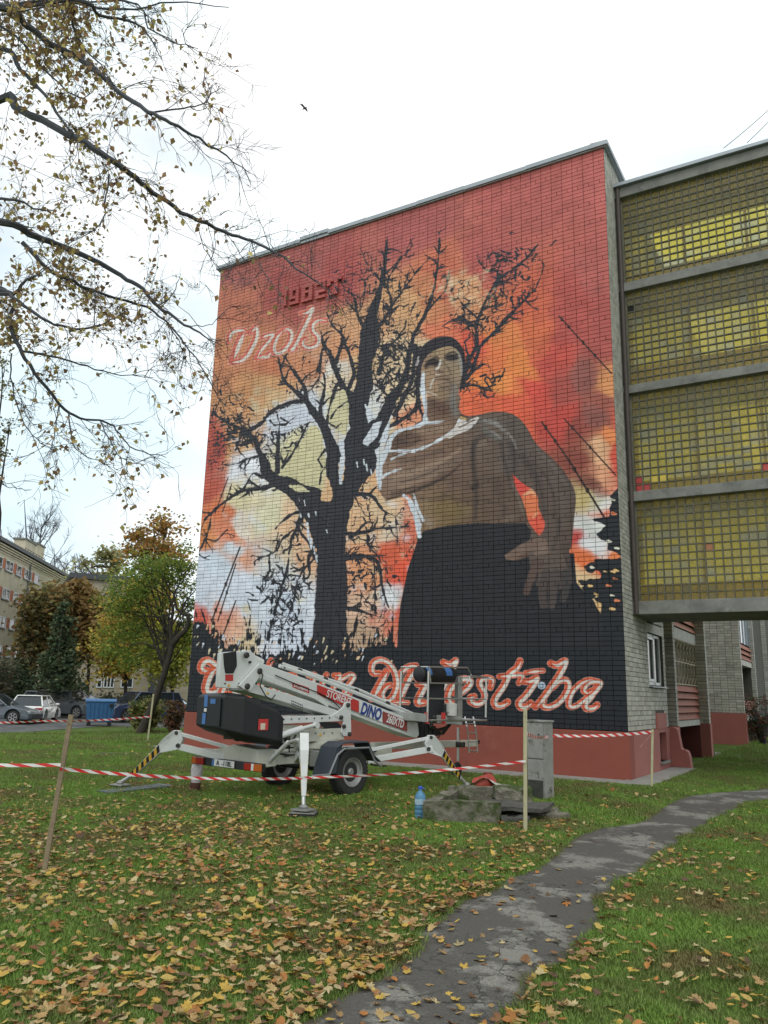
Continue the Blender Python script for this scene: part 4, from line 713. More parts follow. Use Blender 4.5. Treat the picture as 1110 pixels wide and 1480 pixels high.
# basement stair wing wall, stepped with rounded shoulders
b = MB(); prof = [(-.02, .0), (-.02, .95), (.10, .97), (.17, .95), (.21, .9), (.25, .62), (.27, .48), (.3, .45), (.37, .44), (.42, .4), (.45, .3), (.48, 0), (.48, -.2), (-.02, -.2)]
b.prism([(x, 3.95, z) for x, z in prof], (0, .28, 0)); b.build('wing_wall', M_PINK, bld, bevel=.015)
# loggia fronts
def loggia(xf, y0, y1, rows, side=.02):
    for kind, z0, z1 in rows:
        if kind == 'slab':
            b = MB(); b.box(xf-1.1, xf+.03, y0, y1, z0, z1); b.build('loggia_slab', M_CONCW, bld, bevel=.006)
        elif kind.startswith('boards'):
            n = max(2, int(round((z1-z0)/.19))); h = (z1-z0)/n
            b = MB(); b.box(xf-.08, xf-.05, y0, y1, z0, z1); b.build('rail_backing', M_DARK, bld)
            for k in range(n):
                b = MB(); za = z0+k*h; b.prism([(xf-.03, y0+.01, za+h*.98), (xf-.05, y0+.01, za+h*.98), (xf+.03, y0+.01, za+.02), (xf+.055, y0+.01, za+.02)], (0, y1-y0-.02, (random.random()-.5)*.01)); b.build('board', M_LOUVO if kind.endswith('o') else M_LOUV, bld)
        elif kind == 'open':
            b = MB(); b.box(xf-.95, xf-.9, y0, y1, z0, z1); b.build('loggia_back_wall', M_DARK, bld)
        elif kind == 'grille':
            b = MB(); b.box(xf-.30, xf-.28, y0, y1, z0, z1); b.build('curtain', M_CURT, bld)
            b = MB(); n = 7
            for k in range(n+1): b.box(xf-.01, xf+.012, y0+(y1-y0)*k/n-.008, y0+(y1-y0)*k/n+.008, z0, z1)
            for zz in (z0+.01, (z0+z1)/2, z1-.01): b.box(xf-.012, xf+.014, y0, y1, zz-.012, zz+.012)
            for k in range(n):
                ya = y0+(y1-y0)*k/n; yb = y0+(y1-y0)*(k+1)/n; m_ = 5
                for j in range(m_):
                    za = z0+(z1-z0)*j/m_; zb = z0+(z1-z0)*(j+1)/m_
                    if j % 2: za, zb = zb, za
                    b.bar((xf, ya, za), (xf, yb, zb), .012, .012); b.tube([(xf, (ya+yb)/2+.09*math.cos(t), (za+zb)/2+.09*math.sin(t)) for t in np.linspace(0, 5, 7)], .005, 4)
            b.build('window_grille', M_GRILLE, bld)
        elif kind == 'glaze':
            b = MB(); b.box(xf-.03, xf-.02, y0, y1, z0, z1); g_ = b.build('loggia_glazing', mat('sky_reflection_glazing', (.22, .28, .36), .12, var=.1, spec=.9), bld)  # blue sky reflection put into the glass colour
            b = MB()
            for k in range(5): yy = y0+(y1-y0)*k/4; b.box(xf-.03, xf+.01, yy-.03, yy+.03, z0, z1)
            b.build('frame', M_SHEET, g_)
zx = lambda px, py, x: PX(px, py, x)[2]
XL = -.05; zs_ = [zx(990, y, XL) for y in (1050, 1041, 991, 928, 913)]
fl = 2.66
loggia(XL, FN1, FN2, [('slab', zs_[0], zs_[1]), ('boards', zs_[1], zs_[2]), ('grille', zs_[2]+.02, zs_[3]), ('slab', zs_[3], zs_[4]), ('boardso', zs_[4]+.01, zs_[4]+1.), ('open', zs_[4]+1., zs_[3]+fl), ('slab', zs_[3]+fl, zs_[4]+fl), ('boards', zs_[4]+fl, zs_[4]+fl+1), ('open', zs_[4]+fl+1, 9.), ('slab', 9., 9.2), ('boards', 9.2, 10.2), ('open', 10.2, 11.8), ('slab', 11.8, 12.), ('boards', 12., 13.), ('open', 13., WH)])
X2 = .12; za = lambda y: zx(1074, y, X2)
loggia(X2, W3+.3, 21.4, [('slab', za(1042), za(1035)), ('boards', za(1035), za(1013)), ('open', za(1013), za(962)), ('slab', za(962), za(954)), ('boards', za(954), za(932)), ('glaze', za(930), za(870)), ('slab', za(870), za(864)), ('boards', za(864), za(840)), ('open', za(840), WH)])
# under the loggia: dark recess, pink piers
b = MB(); b.box(-1.2, -1.15, R1, FN2, 0, PLH); b.build('recess_wall', M_DARK, bld)
M_MAROON = mat('maroon_plinth', (.12, .03, .028), .8, var=.1)
b = MB(); b.box(-.9, .02, R1-.02, FN1+.02, -.2, PLH); b.build('plinth', M_PINK, bld, bevel=.01)
b = MB(); b.box(-1.2, .25, FN2-.03, FN2+.3, -.2, PLH); b.build('plinth', M_PINK, bld, bevel=.01)
b = MB(); b.box(-1.14, -.03, FN2-.06, FN2-.031, 0, PLH-.01); b.build('recess_wall', M_MAROON, bld)
b = MB(); b.box(-1.2, .25, W3-.04, W3+.35, -.2, 1.17); b.build('plinth', M_PINK, bld, bevel=.01)
# next staircase bays further along (fins step outwards)
b = MB(); FX = PY(1092, 980, 21.4)[0]; b.box(-1.1, FX, 21.4, 21.75, 0, WH); b.box(-1.1, .1, 21.75, 60, 0, WH); F5 = PY(1112, 980, 27)[0]; b.box(-1, F5, 27, 27.4, 0, WH); b.build('wall', M_MORTAR, bld)
brick_mesh('brickwork', [(brick_rects(FX-.1, 1.1, WH, 'stack'), (.1, 21.4, 0), (1, 0, 0), (0, -1, 0)), (brick_rects(.35, 1.1, WH, 'header'), (FX, 21.4, 0), (0, 1, 0), (1, 0, 0)), (brick_rects(F5+.9, 1.1, WH, 'stack'), (-.9, 27, 0), (1, 0, 0), (0, -1, 0))], M_BEIGE, bld, base=(.37, .375, .34))
# downpipe beside the glazed link
b = MB(); b.tube([(.09, .8, 3.4), (.09, .8, WH-.5)], .055, 10); b.build('drainpipe', mat('brown_painted_pipe', (.06, .045, .04), .6, var=.2), bld, smooth=True)
# ---- concrete apron slabs round the foot of the wall
ap = empty('apron', (-5, -.4, 0), None, None); tag(ap, kind='structure'); ap['label'] = 'concrete apron slabs along the foot of the mural wall'
xs = [-WW-.6]+[(-WW+.5)+1.15*k for k in range(11)]+[.58]
for a, c in zip(xs[:-1], xs[1:]):
    b = MB(); b.box(a+.008, c-.008, -.8+random.uniform(-.02, .02), -.037, -.25, .035+random.uniform(-.008, .008)); b.build('slab', M_CONC, ap, bevel=.01)
for k in range(4):
    b = MB(); b.box(.037, .58+random.uniform(-.02, .02), -.03+k*1.0, .955+k*1.0, -.25, .036+random.uniform(-.008, .008)); b.build('slab', M_CONC, ap, bevel=.01)
# ================================================================== glazed link with glass blocks
YL = .9; GP = .173
def zy(px, py): return PY(px, py, YL)[2]
BANDS = [(zy(893, 290), zy(893, 274)), (zy(898, 425), zy(897, 413)), (zy(903, 572), zy(903, 560)), (zy(907, 727), zy(906, 713)), (zy(913, 889), zy(913, 870))]
LX0, LX1 = .16, .16+24*GP
lk = empty('glass_block_link', (2.2, YL, 3.4), 'raised four storey link with walls of yellowish glass blocks between concrete bands', 'building')
b = MB(); 
for k, (z0, z1) in enumerate(BANDS):
    b = MB()
    b.box(.0 if k else -.02, LX1+.3, YL-.10, YL+1.9, z0, z1 if k else z1-.04)
    b.build('concrete_band', M_CONCD, lk, bevel=.012)
b = MB(); b.box(-.05, LX1+.4, YL-.2, YL+2.1, BANDS[0][1]-.038, BANDS[0][1]+.05); b.build('roof_sheet', M_SHEET, lk, bevel=.006)
M_LATT = mat('block_joint_concrete', (.13, .125, .09), .9, var=.25, vscale=5, bump=.3)
def glass_block_mat():
    m = bpy.data.materials.new('pressed_glass_block'); m.use_nodes = True; t = m.node_tree; L = t.links.new; t.nodes.remove(t.nodes['Principled BSDF'])
    g = _n(t, 'ShaderNodeNewGeometry'); o = t.nodes['Material Output']
    off = _n(t, 'ShaderNodeVectorMath', operation='SUBTRACT'); off.inputs[1].default_value = (LX0, 0, .0); L(g.outputs['Position'], off.inputs[0])
    dv = _n(t, 'ShaderNodeVectorMath', operation='MULTIPLY'); dv.inputs[1].default_value = (1/GP, 0, 1/GP); L(off.outputs[0], dv.inputs[0])
    fl_ = _n(t, 'ShaderNodeVectorMath', operation='FLOOR'); L(dv.outputs[0], fl_.inputs[0])
    wn = _n(t, 'ShaderNodeTexWhiteNoise', noise_dimensions='3D'); L(fl_.outputs[0], wn.inputs[0])
    big = _n(t, 'ShaderNodeTexNoise'); big.inputs['Scale'].default_value = .75; big.inputs['Detail'].default_value = 3; L(g.outputs['Position'], big.inputs[0])
    sm = _n(t, 'ShaderNodeMath', operation='MULTIPLY_ADD'); sm.inputs[1].default_value = .42; L(wn.outputs[0], sm.inputs[0]); L(big.outputs[0], sm.inputs[2])
    rp = _n(t, 'ShaderNodeValToRGB'); e = rp.color_ramp.elements; e[0].position = .52; e[0].color = (1.0, .81, .08, 1); e[1].position = .98; e[1].color = (.66, .64, .46, 1); k = e.new(.74); k.color = (.92, .76, .17, 1); L(sm.outputs[0], rp.inputs[0])
    nb = _n(t, 'ShaderNodeTexNoise'); nb.inputs['Scale'].default_value = 55; nb.inputs['Detail'].default_value = 2; L(g.outputs['Position'], nb.inputs[0])
    bp = _n(t, 'ShaderNodeBump'); bp.inputs['Strength'].default_value = .8; bp.inputs['Distance'].default_value = .02; L(nb.outputs[0], bp.inputs['Height'])
    # pressed pattern breaks up what shows through
    mr = _n(t, 'ShaderNodeMapRange'); mr.inputs[1].default_value = .38; mr.inputs[2].default_value = .6; mr.inputs[3].default_value = .7; mr.inputs[4].default_value = 1.05; L(nb.outputs[0], mr.inputs[0])
    tc_ = _n(t, 'ShaderNodeVectorMath', operation='SCALE'); L(rp.outputs[0], tc_.inputs[0]); L(mr.outputs[0], tc_.inputs['Scale'])
    tp = _n(t, 'ShaderNodeBsdfTransparent'); L(tc_.outputs[0], tp.inputs[0])
    tl = _n(t, 'ShaderNodeBsdfTranslucent'); L(rp.outputs[0], tl.inputs[0]); df = _n(t, 'ShaderNodeBsdfDiffuse'); ds = _n(t, 'ShaderNodeVectorMath', operation='SCALE'); ds.inputs['Scale'].default_value = .45; L(rp.outputs[0], ds.inputs[0]); L(ds.outputs[0], df.inputs[0]); L(bp.outputs[0], df.inputs['Normal'])
    gs = _n(t, 'ShaderNodeBsdfGlossy'); gs.inputs['Roughness'].default_value = .22; L(bp.outputs[0], gs.inputs['Normal'])
    m1 = _n(t, 'ShaderNodeMixShader'); m1.inputs[0].default_value = .45; L(df.outputs[0], m1.inputs[1]); L(tl.outputs[0], m1.inputs[2])
    m2 = _n(t, 'ShaderNodeMixShader'); m2.inputs[0].default_value = .8; L(m1.outputs[0], m2.inputs[1]); L(tp.outputs[0], m2.inputs[2])
    m3 = _n(t, 'ShaderNodeMixShader'); m3.inputs[0].default_value = .06; L(m2.outputs[0], m3.inputs[1]); L(gs.outputs[0], m3.inputs[2]); L(m3.outputs[0], o.inputs[0])
    return m
M_GB = glass_block_mat()
b = MB(); bs = .155; t0 = MB()
def block_geo(b, x, z, d=.05):
    h = bs/2; i = .014; y0 = YL+.02; y1 = YL+.02+d
    b.add([(x-h, y0+.008, z-h), (x+h, y0+.008, z-h), (x+h, y0+.008, z+h), (x-h, y0+.008, z+h), (x-h+i, y0, z-h+i), (x+h-i, y0, z-h+i), (x+h-i, y0, z+h-i), (x-h+i, y0, z+h-i)],
          [(4, 5, 6, 7), (0, 1, 5, 4), (1, 2, 6, 5), (2, 3, 7, 6), (3, 0, 4, 7)])
cells = []; latt = MB()
for k in range(4):
    z0, z1 = BANDS[k+1][1], BANDS[k][0]; n = int(round((z1-z0-.02)/GP)); gp = (z1-z0)/n
    for i in range(25): latt.box(LX0+i*GP-.011, LX0+i*GP+.011, YL+.0, YL+.07, z0, z1)
    for j in range(1, n): latt.box(LX0+.011, LX0+24*GP-.011, YL+.003, YL+.067, z0+j*gp-.011, z0+j*gp+.011)
    latt.box(.02, LX0-.011, YL, YL+.08, z0, z1)
    for i in range(24):
        for j in range(n): cells.append((LX0+(i+.5)*GP, z0+(j+.5)*gp, k, i, j, n))
latt.build('block_lattice', M_LATT, lk)
def inview(x, z):
    px, py = proj((x, YL, z)); return px < 1125
SPEC = {}
M_RED = mat('red_painted_block', (.42, .045, .035), .35, var=.15); M_YEL = mat('yellow_painted_block', (.62, .46, .06), .4, var=.15); M_BRN = mat('brown_patch_block', (.34, .14, .06), .6, var=.2)
def near_cell(px, py): p = PY(px, py, YL+.02); return min(range(len(cells)), key=lambda q: (cells[q][0]-p[0])**2+(cells[q][1]-p[2])**2)
for px, py, m in ((926, 694, M_RED), (926, 706, M_RED), (938, 705, M_RED), (1105, 678, M_RED), (950, 692, M_YEL), (963, 691, M_YEL), (1020, 790, M_BRN), (915, 446, M_DARK)): SPEC[near_cell(px, py)] = m
vis = sorted([q for q in range(len(cells)) if inview(cells[q][0], cells[q][1])], key=lambda q: (q not in SPEC, (cells[q][0]-CC[0])**2+(cells[q][1]-CC[2])**2-0*cells[q][0]))
own = set(vis[:300]); pb = None; rest = MB()
for q, c in enumerate(cells):
    if q in own:
        if pb is None:
            t_ = MB(); block_geo(t_, 0, 0); o = t_.build('glass_block', M_GB, None); pb = o.data
        else: o = bpy.data.objects.new('glass_block', pb); COL.objects.link(o)
        if q in SPEC:
            o.data = pb.copy(); o.data.materials[0] = SPEC[q]; o['label'] = {'red_painted_block': 'red painted glass block', 'yellow_painted_block': 'yellow painted glass block', 'brown_patch_block': 'brown patched glass block', 'dark_interior': 'broken out glass block'}[SPEC[q].name]
        o.parent = lk; o.matrix_parent_inverse = lk.matrix_basis.inverted(); o.location = (c[0], (BRS.rand()-.5)*.008, c[1]); o.rotation_euler = ((BRS.rand()-.5)*.02, 0, (BRS.rand()-.5)*.02)
    else: block_geo(rest, c[0], c[1])
tag(rest.build('glass_blockwork', M_GB, lk), kind='stuff')
# inside the link: landings, unseen back wall with window strips behind diffusing sheets
b = MB(); dep = .95
OPEN = [(.75, 2.5), (.85, 2.2), (.5, 2.35), (.5, 2.2)]  # strip heights shaped per storey to place the bright bands
for k in range(4):
    z0, z1 = BANDS[k+1][1], BANDS[k][0]; o0, o1 = OPEN[k]
    b.box(0, LX1+.2, YL+dep, YL+dep+.12, z0, z0+o0); b.box(0, LX1+.2, YL+dep, YL+dep+.12, z0+o1, z1)
    for xx in (0., 1.35, 2.75, 4.2): b.box(xx, xx+.06, YL+dep, YL+dep+.12, z0+o0, z0+o1)
M_TG = bpy.data.materials.new('textured_diffuser'); M_TG.use_nodes = True; _t = M_TG.node_tree; _t.nodes.remove(_t.nodes['Principled BSDF'])
_a = _n(_t, 'ShaderNodeBsdfTransparent'); _a.inputs[0].default_value = (.9, .88, .72, 1); _b = _n(_t, 'ShaderNodeBsdfTranslucent'); _b.inputs[0].default_value = (.97, .95, .8, 1); _m = _n(_t, 'ShaderNodeMixShader'); _m.inputs[0].default_value = .55
_t.links.new(_a.outputs[0], _m.inputs[1]); _t.links.new(_b.outputs[0], _m.inputs[2]); _t.links.new(_m.outputs[0], _t.nodes['Material Output'].inputs[0])
M_TG3 = M_TG.copy(); M_TG3.name = 'half_frosted_diffuser'; next(n for n in M_TG3.node_tree.nodes if n.type == 'MIX_SHADER').inputs[0].default_value = .75
M_TG2 = M_TG.copy(); M_TG2.name = 'frosted_diffuser'; next(n for n in M_TG2.node_tree.nodes if n.type == 'MIX_SHADER').inputs[0].default_value = .88
M_TG0 = M_TG.copy(); M_TG0.name = 'lightly_frosted_diffuser'; next(n for n in M_TG0.node_tree.nodes if n.type == 'MIX_SHADER').inputs[0].default_value = .4
for k in (0, 1, 2, 3):  # translucent sheets added to carry a brighter glow through the blocks
    q_ = MB(); z0 = BANDS[k+1][1]; q_.add([(0, YL+dep+.05, z0+OPEN[k][0]), (LX1+.2, YL+dep+.05, z0+OPEN[k][0]), (LX1+.2, YL+dep+.05, z0+OPEN[k][1]), (0, YL+dep+.05, z0+OPEN[k][1])], [(0, 1, 2, 3)]); q_.build('rear_diffuser', M_TG0 if k == 0 else M_TG3 if k == 1 else M_TG2, lk)
M_PL = mat('pale_plaster', (.62, .57, .42), .9, var=.08)
b.build('rear_wall', M_PL, lk)
for k in range(4):
    z0, z1 = BANDS[k+1][1], BANDS[k][0]; b = MB(); b.box(.05, LX1+.2, YL+.12, YL+dep, z0-.01, z0+.012); b.box(.05, LX1+.2, YL+.12, YL+dep, z1-.012, z1+.01); b.box(.03, .05, YL+.12, YL+dep, z0, z1); b.build('bounce_lining', M_PL, lk)  # pale linings added to bounce daylight out through the blocks
# neighbouring block that carries the other end of the link (outside the frame)
nb_ = empty('neighbouring_block', (10, 1, 0), 'brick block carrying the right end of the glass block link', 'building')
b = MB(); b.box(LX1+.3, 16, .4, 3.2, 0, WH); b.build('wall', M_MORTAR, nb_); brick_mesh('brickwork', [(brick_rects(16-LX1-.3, .96, WH, 'stack'), (LX1+.3, .4, 0), (1, 0, 0), (0, -1, 0))], M_BEIGE, nb_)
b = MB(); b.box(LX1+.28, 16.03, .36, 3.23, -.2, .95); b.build('plinth', M_PINK, nb_)

# ================================================================== trailer lift
LM = np.array([-3.86, -5.55, 0.]); LT = np.array([.19, .982, 0.]); LA = np.array([.982, -.19, 0.]); LH = math.atan2(LT[1], LT[0])
def L3(s, q, z): return LM+LT*s+LA*q+np.array([0, 0, z])
def lq(px, py, q): return PL(px, py, LM+LA*q, LA)
def lsz(px, py, q): p = lq(px, py, q)-LM; return p@LT, p[2]
M_LW = mat('lift_white_paint', (.60, .62, .60), .38, var=.07, vscale=4, coat=.2, stain=((.34, .33, .29), 3.5, .6, .8))
M_LC = mat('lift_cream_paint', (.47, .47, .40), .45, var=.1, vscale=5, stain=((.2, .18, .13), 5, .58, .8))
M_BP = mat('black_moulded_plastic', (.011, .012, .014), .5, var=.15, bump=.15, bscale=120)
M_RUB = mat('tyre_rubber', (.022, .022, .021), .85, var=.25, vscale=20, bump=.3, bscale=80)
M_RIM = mat('dull_steel_rim', (.30, .30, .29), .5, .5, var=.15)
M_FEN = mat('slate_mudguard', (.045, .055, .07), .5, var=.15)
M_ALU = mat('aluminium_tube', (.50, .50, .48), .35, .8, var=.1)
M_STEEL = mat('dark_greasy_steel', (.06, .058, .052), .5, .6, var=.3, vscale=20)
M_RED = mat('red_sticker', (.48, .035, .03), .45, var=.05); M_MAR = mat('maroon_sticker', (.26, .05, .045), .45, var=.05)
M_BLUE = mat('blue_sticker', (.06, .17, .42), .4, var=.12, vscale=40); M_NAVY = mat('navy_lettering', (.02, .05, .22), .4, var=.05)
M_WL = mat('white_lettering', (.7, .7, .68), .45, var=.03); M_YELB = mat('yellow_band', (.62, .36, .03), .5, var=.1); M_BLK = mat('black_band', (.015, .015, .015), .5, var=.1)
M_LRED = mat('red_lens', (.36, .02, .015), .2, var=.1); M_LOR = mat('orange_lens', (.5, .12, .02), .2, var=.1)
lift = empty('trailer_lift', LM, 'white trailer boom lift parked before the mural on spread outrigger legs', 'boom lift')
def pxprism(pts, q0, q1): p = [lq(x, y, q1) for x, y in pts]; b = MB(); b.prism(p, -LA*(q1-q0)); return b
def lpart(name, b, m, par=None, bevel=.008, smooth=False): return b.build(name, m, par or lift, smooth=smooth, bevel=bevel)
def pin(px, py, q, r=.035, par=None): b = MB(); b.lathe(lq(px, py, q), LA, [(r, -.01), (r, .02), (r*.6, .03)], 12); return lpart('pivot_pin', b, M_STEEL, par, 0)
def lettering(txt, c, ux, up, size, m, par, shear=0., bold=.0, nrm=LA, lift_=.006, name='lettering', sx=1.):
    cu = bpy.data.curves.new(name, 'FONT'); cu.body = txt; cu.align_x = 'CENTER'; cu.align_y = 'CENTER'; cu.size = size; cu.shear = shear; cu.offset = bold; cu.extrude = .001; cu.materials.append(m)
    tmp = bpy.data.objects.new(name, cu); COL.objects.link(tmp); bpy.context.view_layer.update(); me = bpy.data.meshes.new_from_object(tmp.evaluated_get(bpy.context.evaluated_depsgraph_get())); bpy.data.objects.remove(tmp)
    if not me.materials: me.materials.append(m)
    o = bpy.data.objects.new(name, me); COL.objects.link(o)
    ux = np.array(ux)/np.linalg.norm(ux); nrm = np.array(nrm)/np.linalg.norm(nrm); uy = np.cross(nrm, ux); c = np.array(c)+nrm*lift_
    o.parent = par
    rt_ = par
    while rt_.parent: rt_ = rt_.parent
    o.matrix_parent_inverse = rt_.matrix_basis.inverted() if rt_ is par else Matrix.Identity(4)
    mtx = Matrix(((ux[0]*sx, uy[0], nrm[0], c[0]), (ux[1]*sx, uy[1], nrm[1], c[1]), (ux[2]*sx, uy[2], nrm[2], c[2]), (0, 0, 0, 1)))
    if rt_ is not par: mtx = rt_.matrix_basis.inverted() @ mtx if False else mtx
    o.matrix_basis = mtx; return o
def child(o, par):   # sub-part keeps its place
    o.parent = par; o.matrix_parent_inverse = par.matrix_world.inverted() if False else Matrix.Identity(4); return o
# chassis
b = MB(); b.bar(L3(-1.45, .0, .56), L3(1.6, .05, .58), .72, .16); b.bar(L3(-1.5, -.25, .58), L3(-1.3, .45, .58), .12, .24)
chs = lpart('chassis', b, M_LC)
b = MB(); b.prism([L3(-1.55, -.62, .50), L3(-1.55, .52, .48), L3(-1.55, .46, .73), L3(-1.55, -.1, .77), L3(-1.55, -.6, .66)], LT*.35); lpart('rear_frame', b, M_LC)
b = MB(); b.bar(L3(1.5, .02, .66), L3(4.7, 0, .62), .12, .13); db_ = lpart('drawbar', b, M_LC)
b = MB(); b.bar(L3(4.0, -.22, .62), L3(4.0, .25, .62), .08, .1); b.bar(L3(4.55, -.03, .64), L3(4.9, -.03, .64), .09, .07); lpart('hitch', b, M_STEEL)
b = MB(); b.tube([L3(4.0, .1, .95), L3(4.0, .1, .3)], .03, 8); lpart('jockey_post', b, M_ALU, None, 0)
b = MB(); b.lathe(L3(4.0, .07, .14), LA, [(.05, -.03), (.13, -.03), (.14, 0), (.13, .03), (.05, .03)], 16); lpart('jockey_wheel', b, M_RUB, None, 0, True)
# road wheels
def lwheel(c, par=None, r=.365, w_=.21):
    b = MB(); b.lathe(c, LA, [(.20, -w_/2), (r*.9, -w_/2), (r*.985, -w_/2+.03), (r, -w_*.25), (r, w_*.25), (r*.985, w_/2-.03), (r*.93, w_/2-.005), (r*.86, w_/2), (.235, w_/2-.01), (.215, w_/2-.03), (.21, w_/2-.06)], 40)
    for k in range(40):
        a = 2*math.pi*k/40; u = np.array(LT)*math.cos(a)+np.array([0, 0, 1.])*math.sin(a); b.obox(c+u*(r+.003), LA*w_*.38, u*.006, np.cross(LA, u)*.011)
    t_ = lpart('tyre', b, M_RUB, par, 0)
    b = MB(); b.lathe(c, LA, [(.0, w_/2-.10), (.14, w_/2-.09), (.15, w_/2-.055), (.195, w_/2-.04), (.21, w_/2-.012), (.222, w_/2-.008), (.222, w_/2-.03)], 32, cap=False); b.lathe(c, LA, [(.06, w_/2-.1), (.06, w_/2-.05), (.045, w_/2-.035)], 16)
    for k in range(5): a = 2*math.pi*k/5; b.lathe(c+(LT*math.cos(a)+np.array([0, 0, 1.])*math.sin(a))*.1, LA, [(.014, w_/2-.1), (.014, w_/2-.065)], 6)
    lpart('rim', b, M_RIM, par, 0)
lwheel(L3(0, .88, .368)); lwheel(L3(.02, -.78, .36))
b = MB(); b.tube([L3(0, -.7, .37), L3(0, .8, .37)], .05, 8); lpart('axle', b, M_STEEL, None, 0)
for q0, q1, sgn in ((.66, 1.02, 1), (-.92, -.62, -1)):
    pr_ = [(-.58, .34), (-.42, .74), (-.27, .81), (.30, .81), (.44, .60), (.60, .5)]; b = MB()
    for (s0, z0), (s1, z1) in zip(pr_[:-1], pr_[1:]): b.prism([L3(s0, q0, z0), L3(s1, q0, z1), L3(s1, q0, z1+.022), L3(s0, q0, z0+.022)], LA*(q1-q0))
    lpart('mudguard', b, M_FEN, None, .003)
    if sgn > 0:
        b = MB(); b.tube([L3(s, q1+.012, z-.03) for s, z in [(-.95, .40), (-.58, .40), (-.42, .68), (-.27, .765), (.30, .765), (.44, .56), (.6, .46)]], .018, 6); lpart('mudguard_edge', b, mat('grey_steel', (.25, .26, .27), .5, .3), None, 0)
        b = MB(); b.prism([L3(-.55, q1-.02, .36), L3(-.42, q1-.02, .72), L3(-.28, q1-.02, .79), L3(-.30, q1-.02, .70), L3(-.36, q1-.02, .58), L3(-.40, q1-.02, .38)], -LA*.02); lpart('mud_flap', b, M_FEN, None, 0)
# rear light bar
b = MB(); b.prism([L3(-1.62, -1.03, .425), L3(-1.62, .70, .425), L3(-1.62, .70, .545), L3(-1.62, -1.03, .545)], LT*.06); bar_ = lpart('light_bar', b, M_BP)
def plate_s(name, q0, q1, z0, z1, m, s=-1.625, d=.02, par=None): b = MB(); b.prism([L3(s, q0, z0), L3(s, q1, z0), L3(s, q1, z1), L3(s, q0, z1)], -LT*d); return lpart(name, b, m, par, .004)
for q0, q1, m in ((-1.01, -.90, M_LOR), (-.895, -.70, M_LRED), (.30, .46, M_LRED), (.52, .69, M_LOR), (.465, .515, M_WL)): plate_s('tail_light', q0, q1, .435, .535, m)
np_ = plate_s('number_plate', -.48, .06, .435, .535, M_WL, -1.63, .008)
plate_s('plate_band', -.485, -.43, .436, .534, M_BLUE, -1.639, .002)
lettering('A  -118L', L3(-1.64, -.18, .485), LA, (0, 0, 1), .105, M_BLK, lift, 0, .001, nrm=-LT)
# turret
b = MB(); b.lathe(L3(-.1, .22, 0), (0, 0, 1), [(.36, .62), (.36, .70), (.42, .71), (.42, .79), (.36, .80), (.36, .86)], 28); lpart('slewing_ring', b, M_LC, None, 0, True)
b = MB(); b.box(-.16, .16, -.1, .1, -.12, .12); o = lpart('valve_box', b, mat('grey_cabinet_paint', (.28, .29, .27), .5)); o.matrix_basis = Matrix.Translation(Vector(L3(-.30, .56, .56))) @ Matrix.Rotation(LH-math.pi/2, 4, 'Z') @ Matrix.Rotation(math.pi/2, 4, 'Z')
b = pxprism([(395,1068),(497,1062),(498,1069),(470,1071),(400,1075)], .0, .5); lpart('turntable', b, M_LC)
# folding arms
b = pxprism([(392,1052),(440,1055),(498,1052),(500,1063),(470,1065),(402,1069),(393,1064)], .08, .5); lpart('lower_arm', b, M_LC)
b = pxprism([(393,1036),(478,1034),(501,1028),(505,1035),(500,1042),(480,1043),(396,1047)], .08, .52); lpart('middle_arm', b, M_LW)
b = pxprism([(366,988),(420,1004),(486,1026),(500,1033),(478,1034),(440,1023),(352,998)], .1, .5); lpart('upper_arm', b, M_LW)
for q in (.53, .06):
    b = pxprism([(499,1015),(507,1014),(508,1060),(504,1064),(497,1064),(493,1058),(497,1042),(485,1036),(484,1032),(496,1022)], q-.03, q); lpart('knee_plate', b, M_LW)
for p_ in ((503,1019), (493,1037), (505,1061), (497,1050)): pin(*p_, .54)
b = pxprism([(394,1047),(430,1048),(455,1052),(496,1056),(498,1062),(470,1067),(400,1071)], .1, .46); lpart('side_panel', b, M_LC)
b = pxprism([(393,1036),(400,1038),(404,1066),(396,1071),(391,1060)], .1, .55); lpart('arm_bracket', b, M_LC)
b = pxprism([(453,1043),(488,1044),(497,1053),(474,1054)], .47, .49); lpart('arm_gap_shade', b, M_BP, None, 0)  # black plate stands in for the dark gap between the arms
b = MB(); b.tube([lq(403, 1064, .6), lq(436, 1053, .6)], .052, 12); b.tube([lq(436, 1053, .6), lq(454, 1048, .6)], .03, 10); b.lathe(lq(455, 1048, .57), LA, [(.05, 0), (.05, .07)], 12); lpart('lift_cylinder', b, M_LW, None, 0, True)
b = MB()
for k in range(4): b.tube([lq(390+k*3, 1075-k*3, .5), lq(402+k*2, 1060+k*2, .56+.01*k), lq(410+k*3, 1066-k, .55), lq(418, 1078+k*3, .5)], .011, 5)
lpart('hoses', b, M_BP, None, 0)
# telescopic boom
b = pxprism([(376,958),(386,961),(459,987),(521,1011),(578,1034),(604,1045),(606,1062),(602,1067),(594,1065),(508,1033),(450,1008),(372,981)], .12, .44); boom = lpart('boom', b, M_LW, None, .012)
b = pxprism([(374,972),(462,1005),(476,1017),(474,1022),(455,1010),(372,979)], .435, .455); lpart('boom_rib', b, M_LW, None, .004)
b = MB(); b.tube([lq(x, y, .30) for x, y in ((404, 962), (450, 977), (521, 1004), (578, 1028), (602, 1038))], .032, 8); b.tube([lq(x, y, .16) for x, y in ((404, 958), (521, 998), (602, 1034))], .028, 8); lpart('hose_carrier', b, M_LW, None, 0, True)
b = MB()
for x, y in ((402,958),(433,970),(470,982),(515,999),(560,1017)): b.lathe(lq(x, y, .20), lq(x+10, y+4, .2)-lq(x, y, .2), [(.044, -.03), (.044, .03)], 10)
lpart('hose_clamps', b, M_STEEL, None, 0)
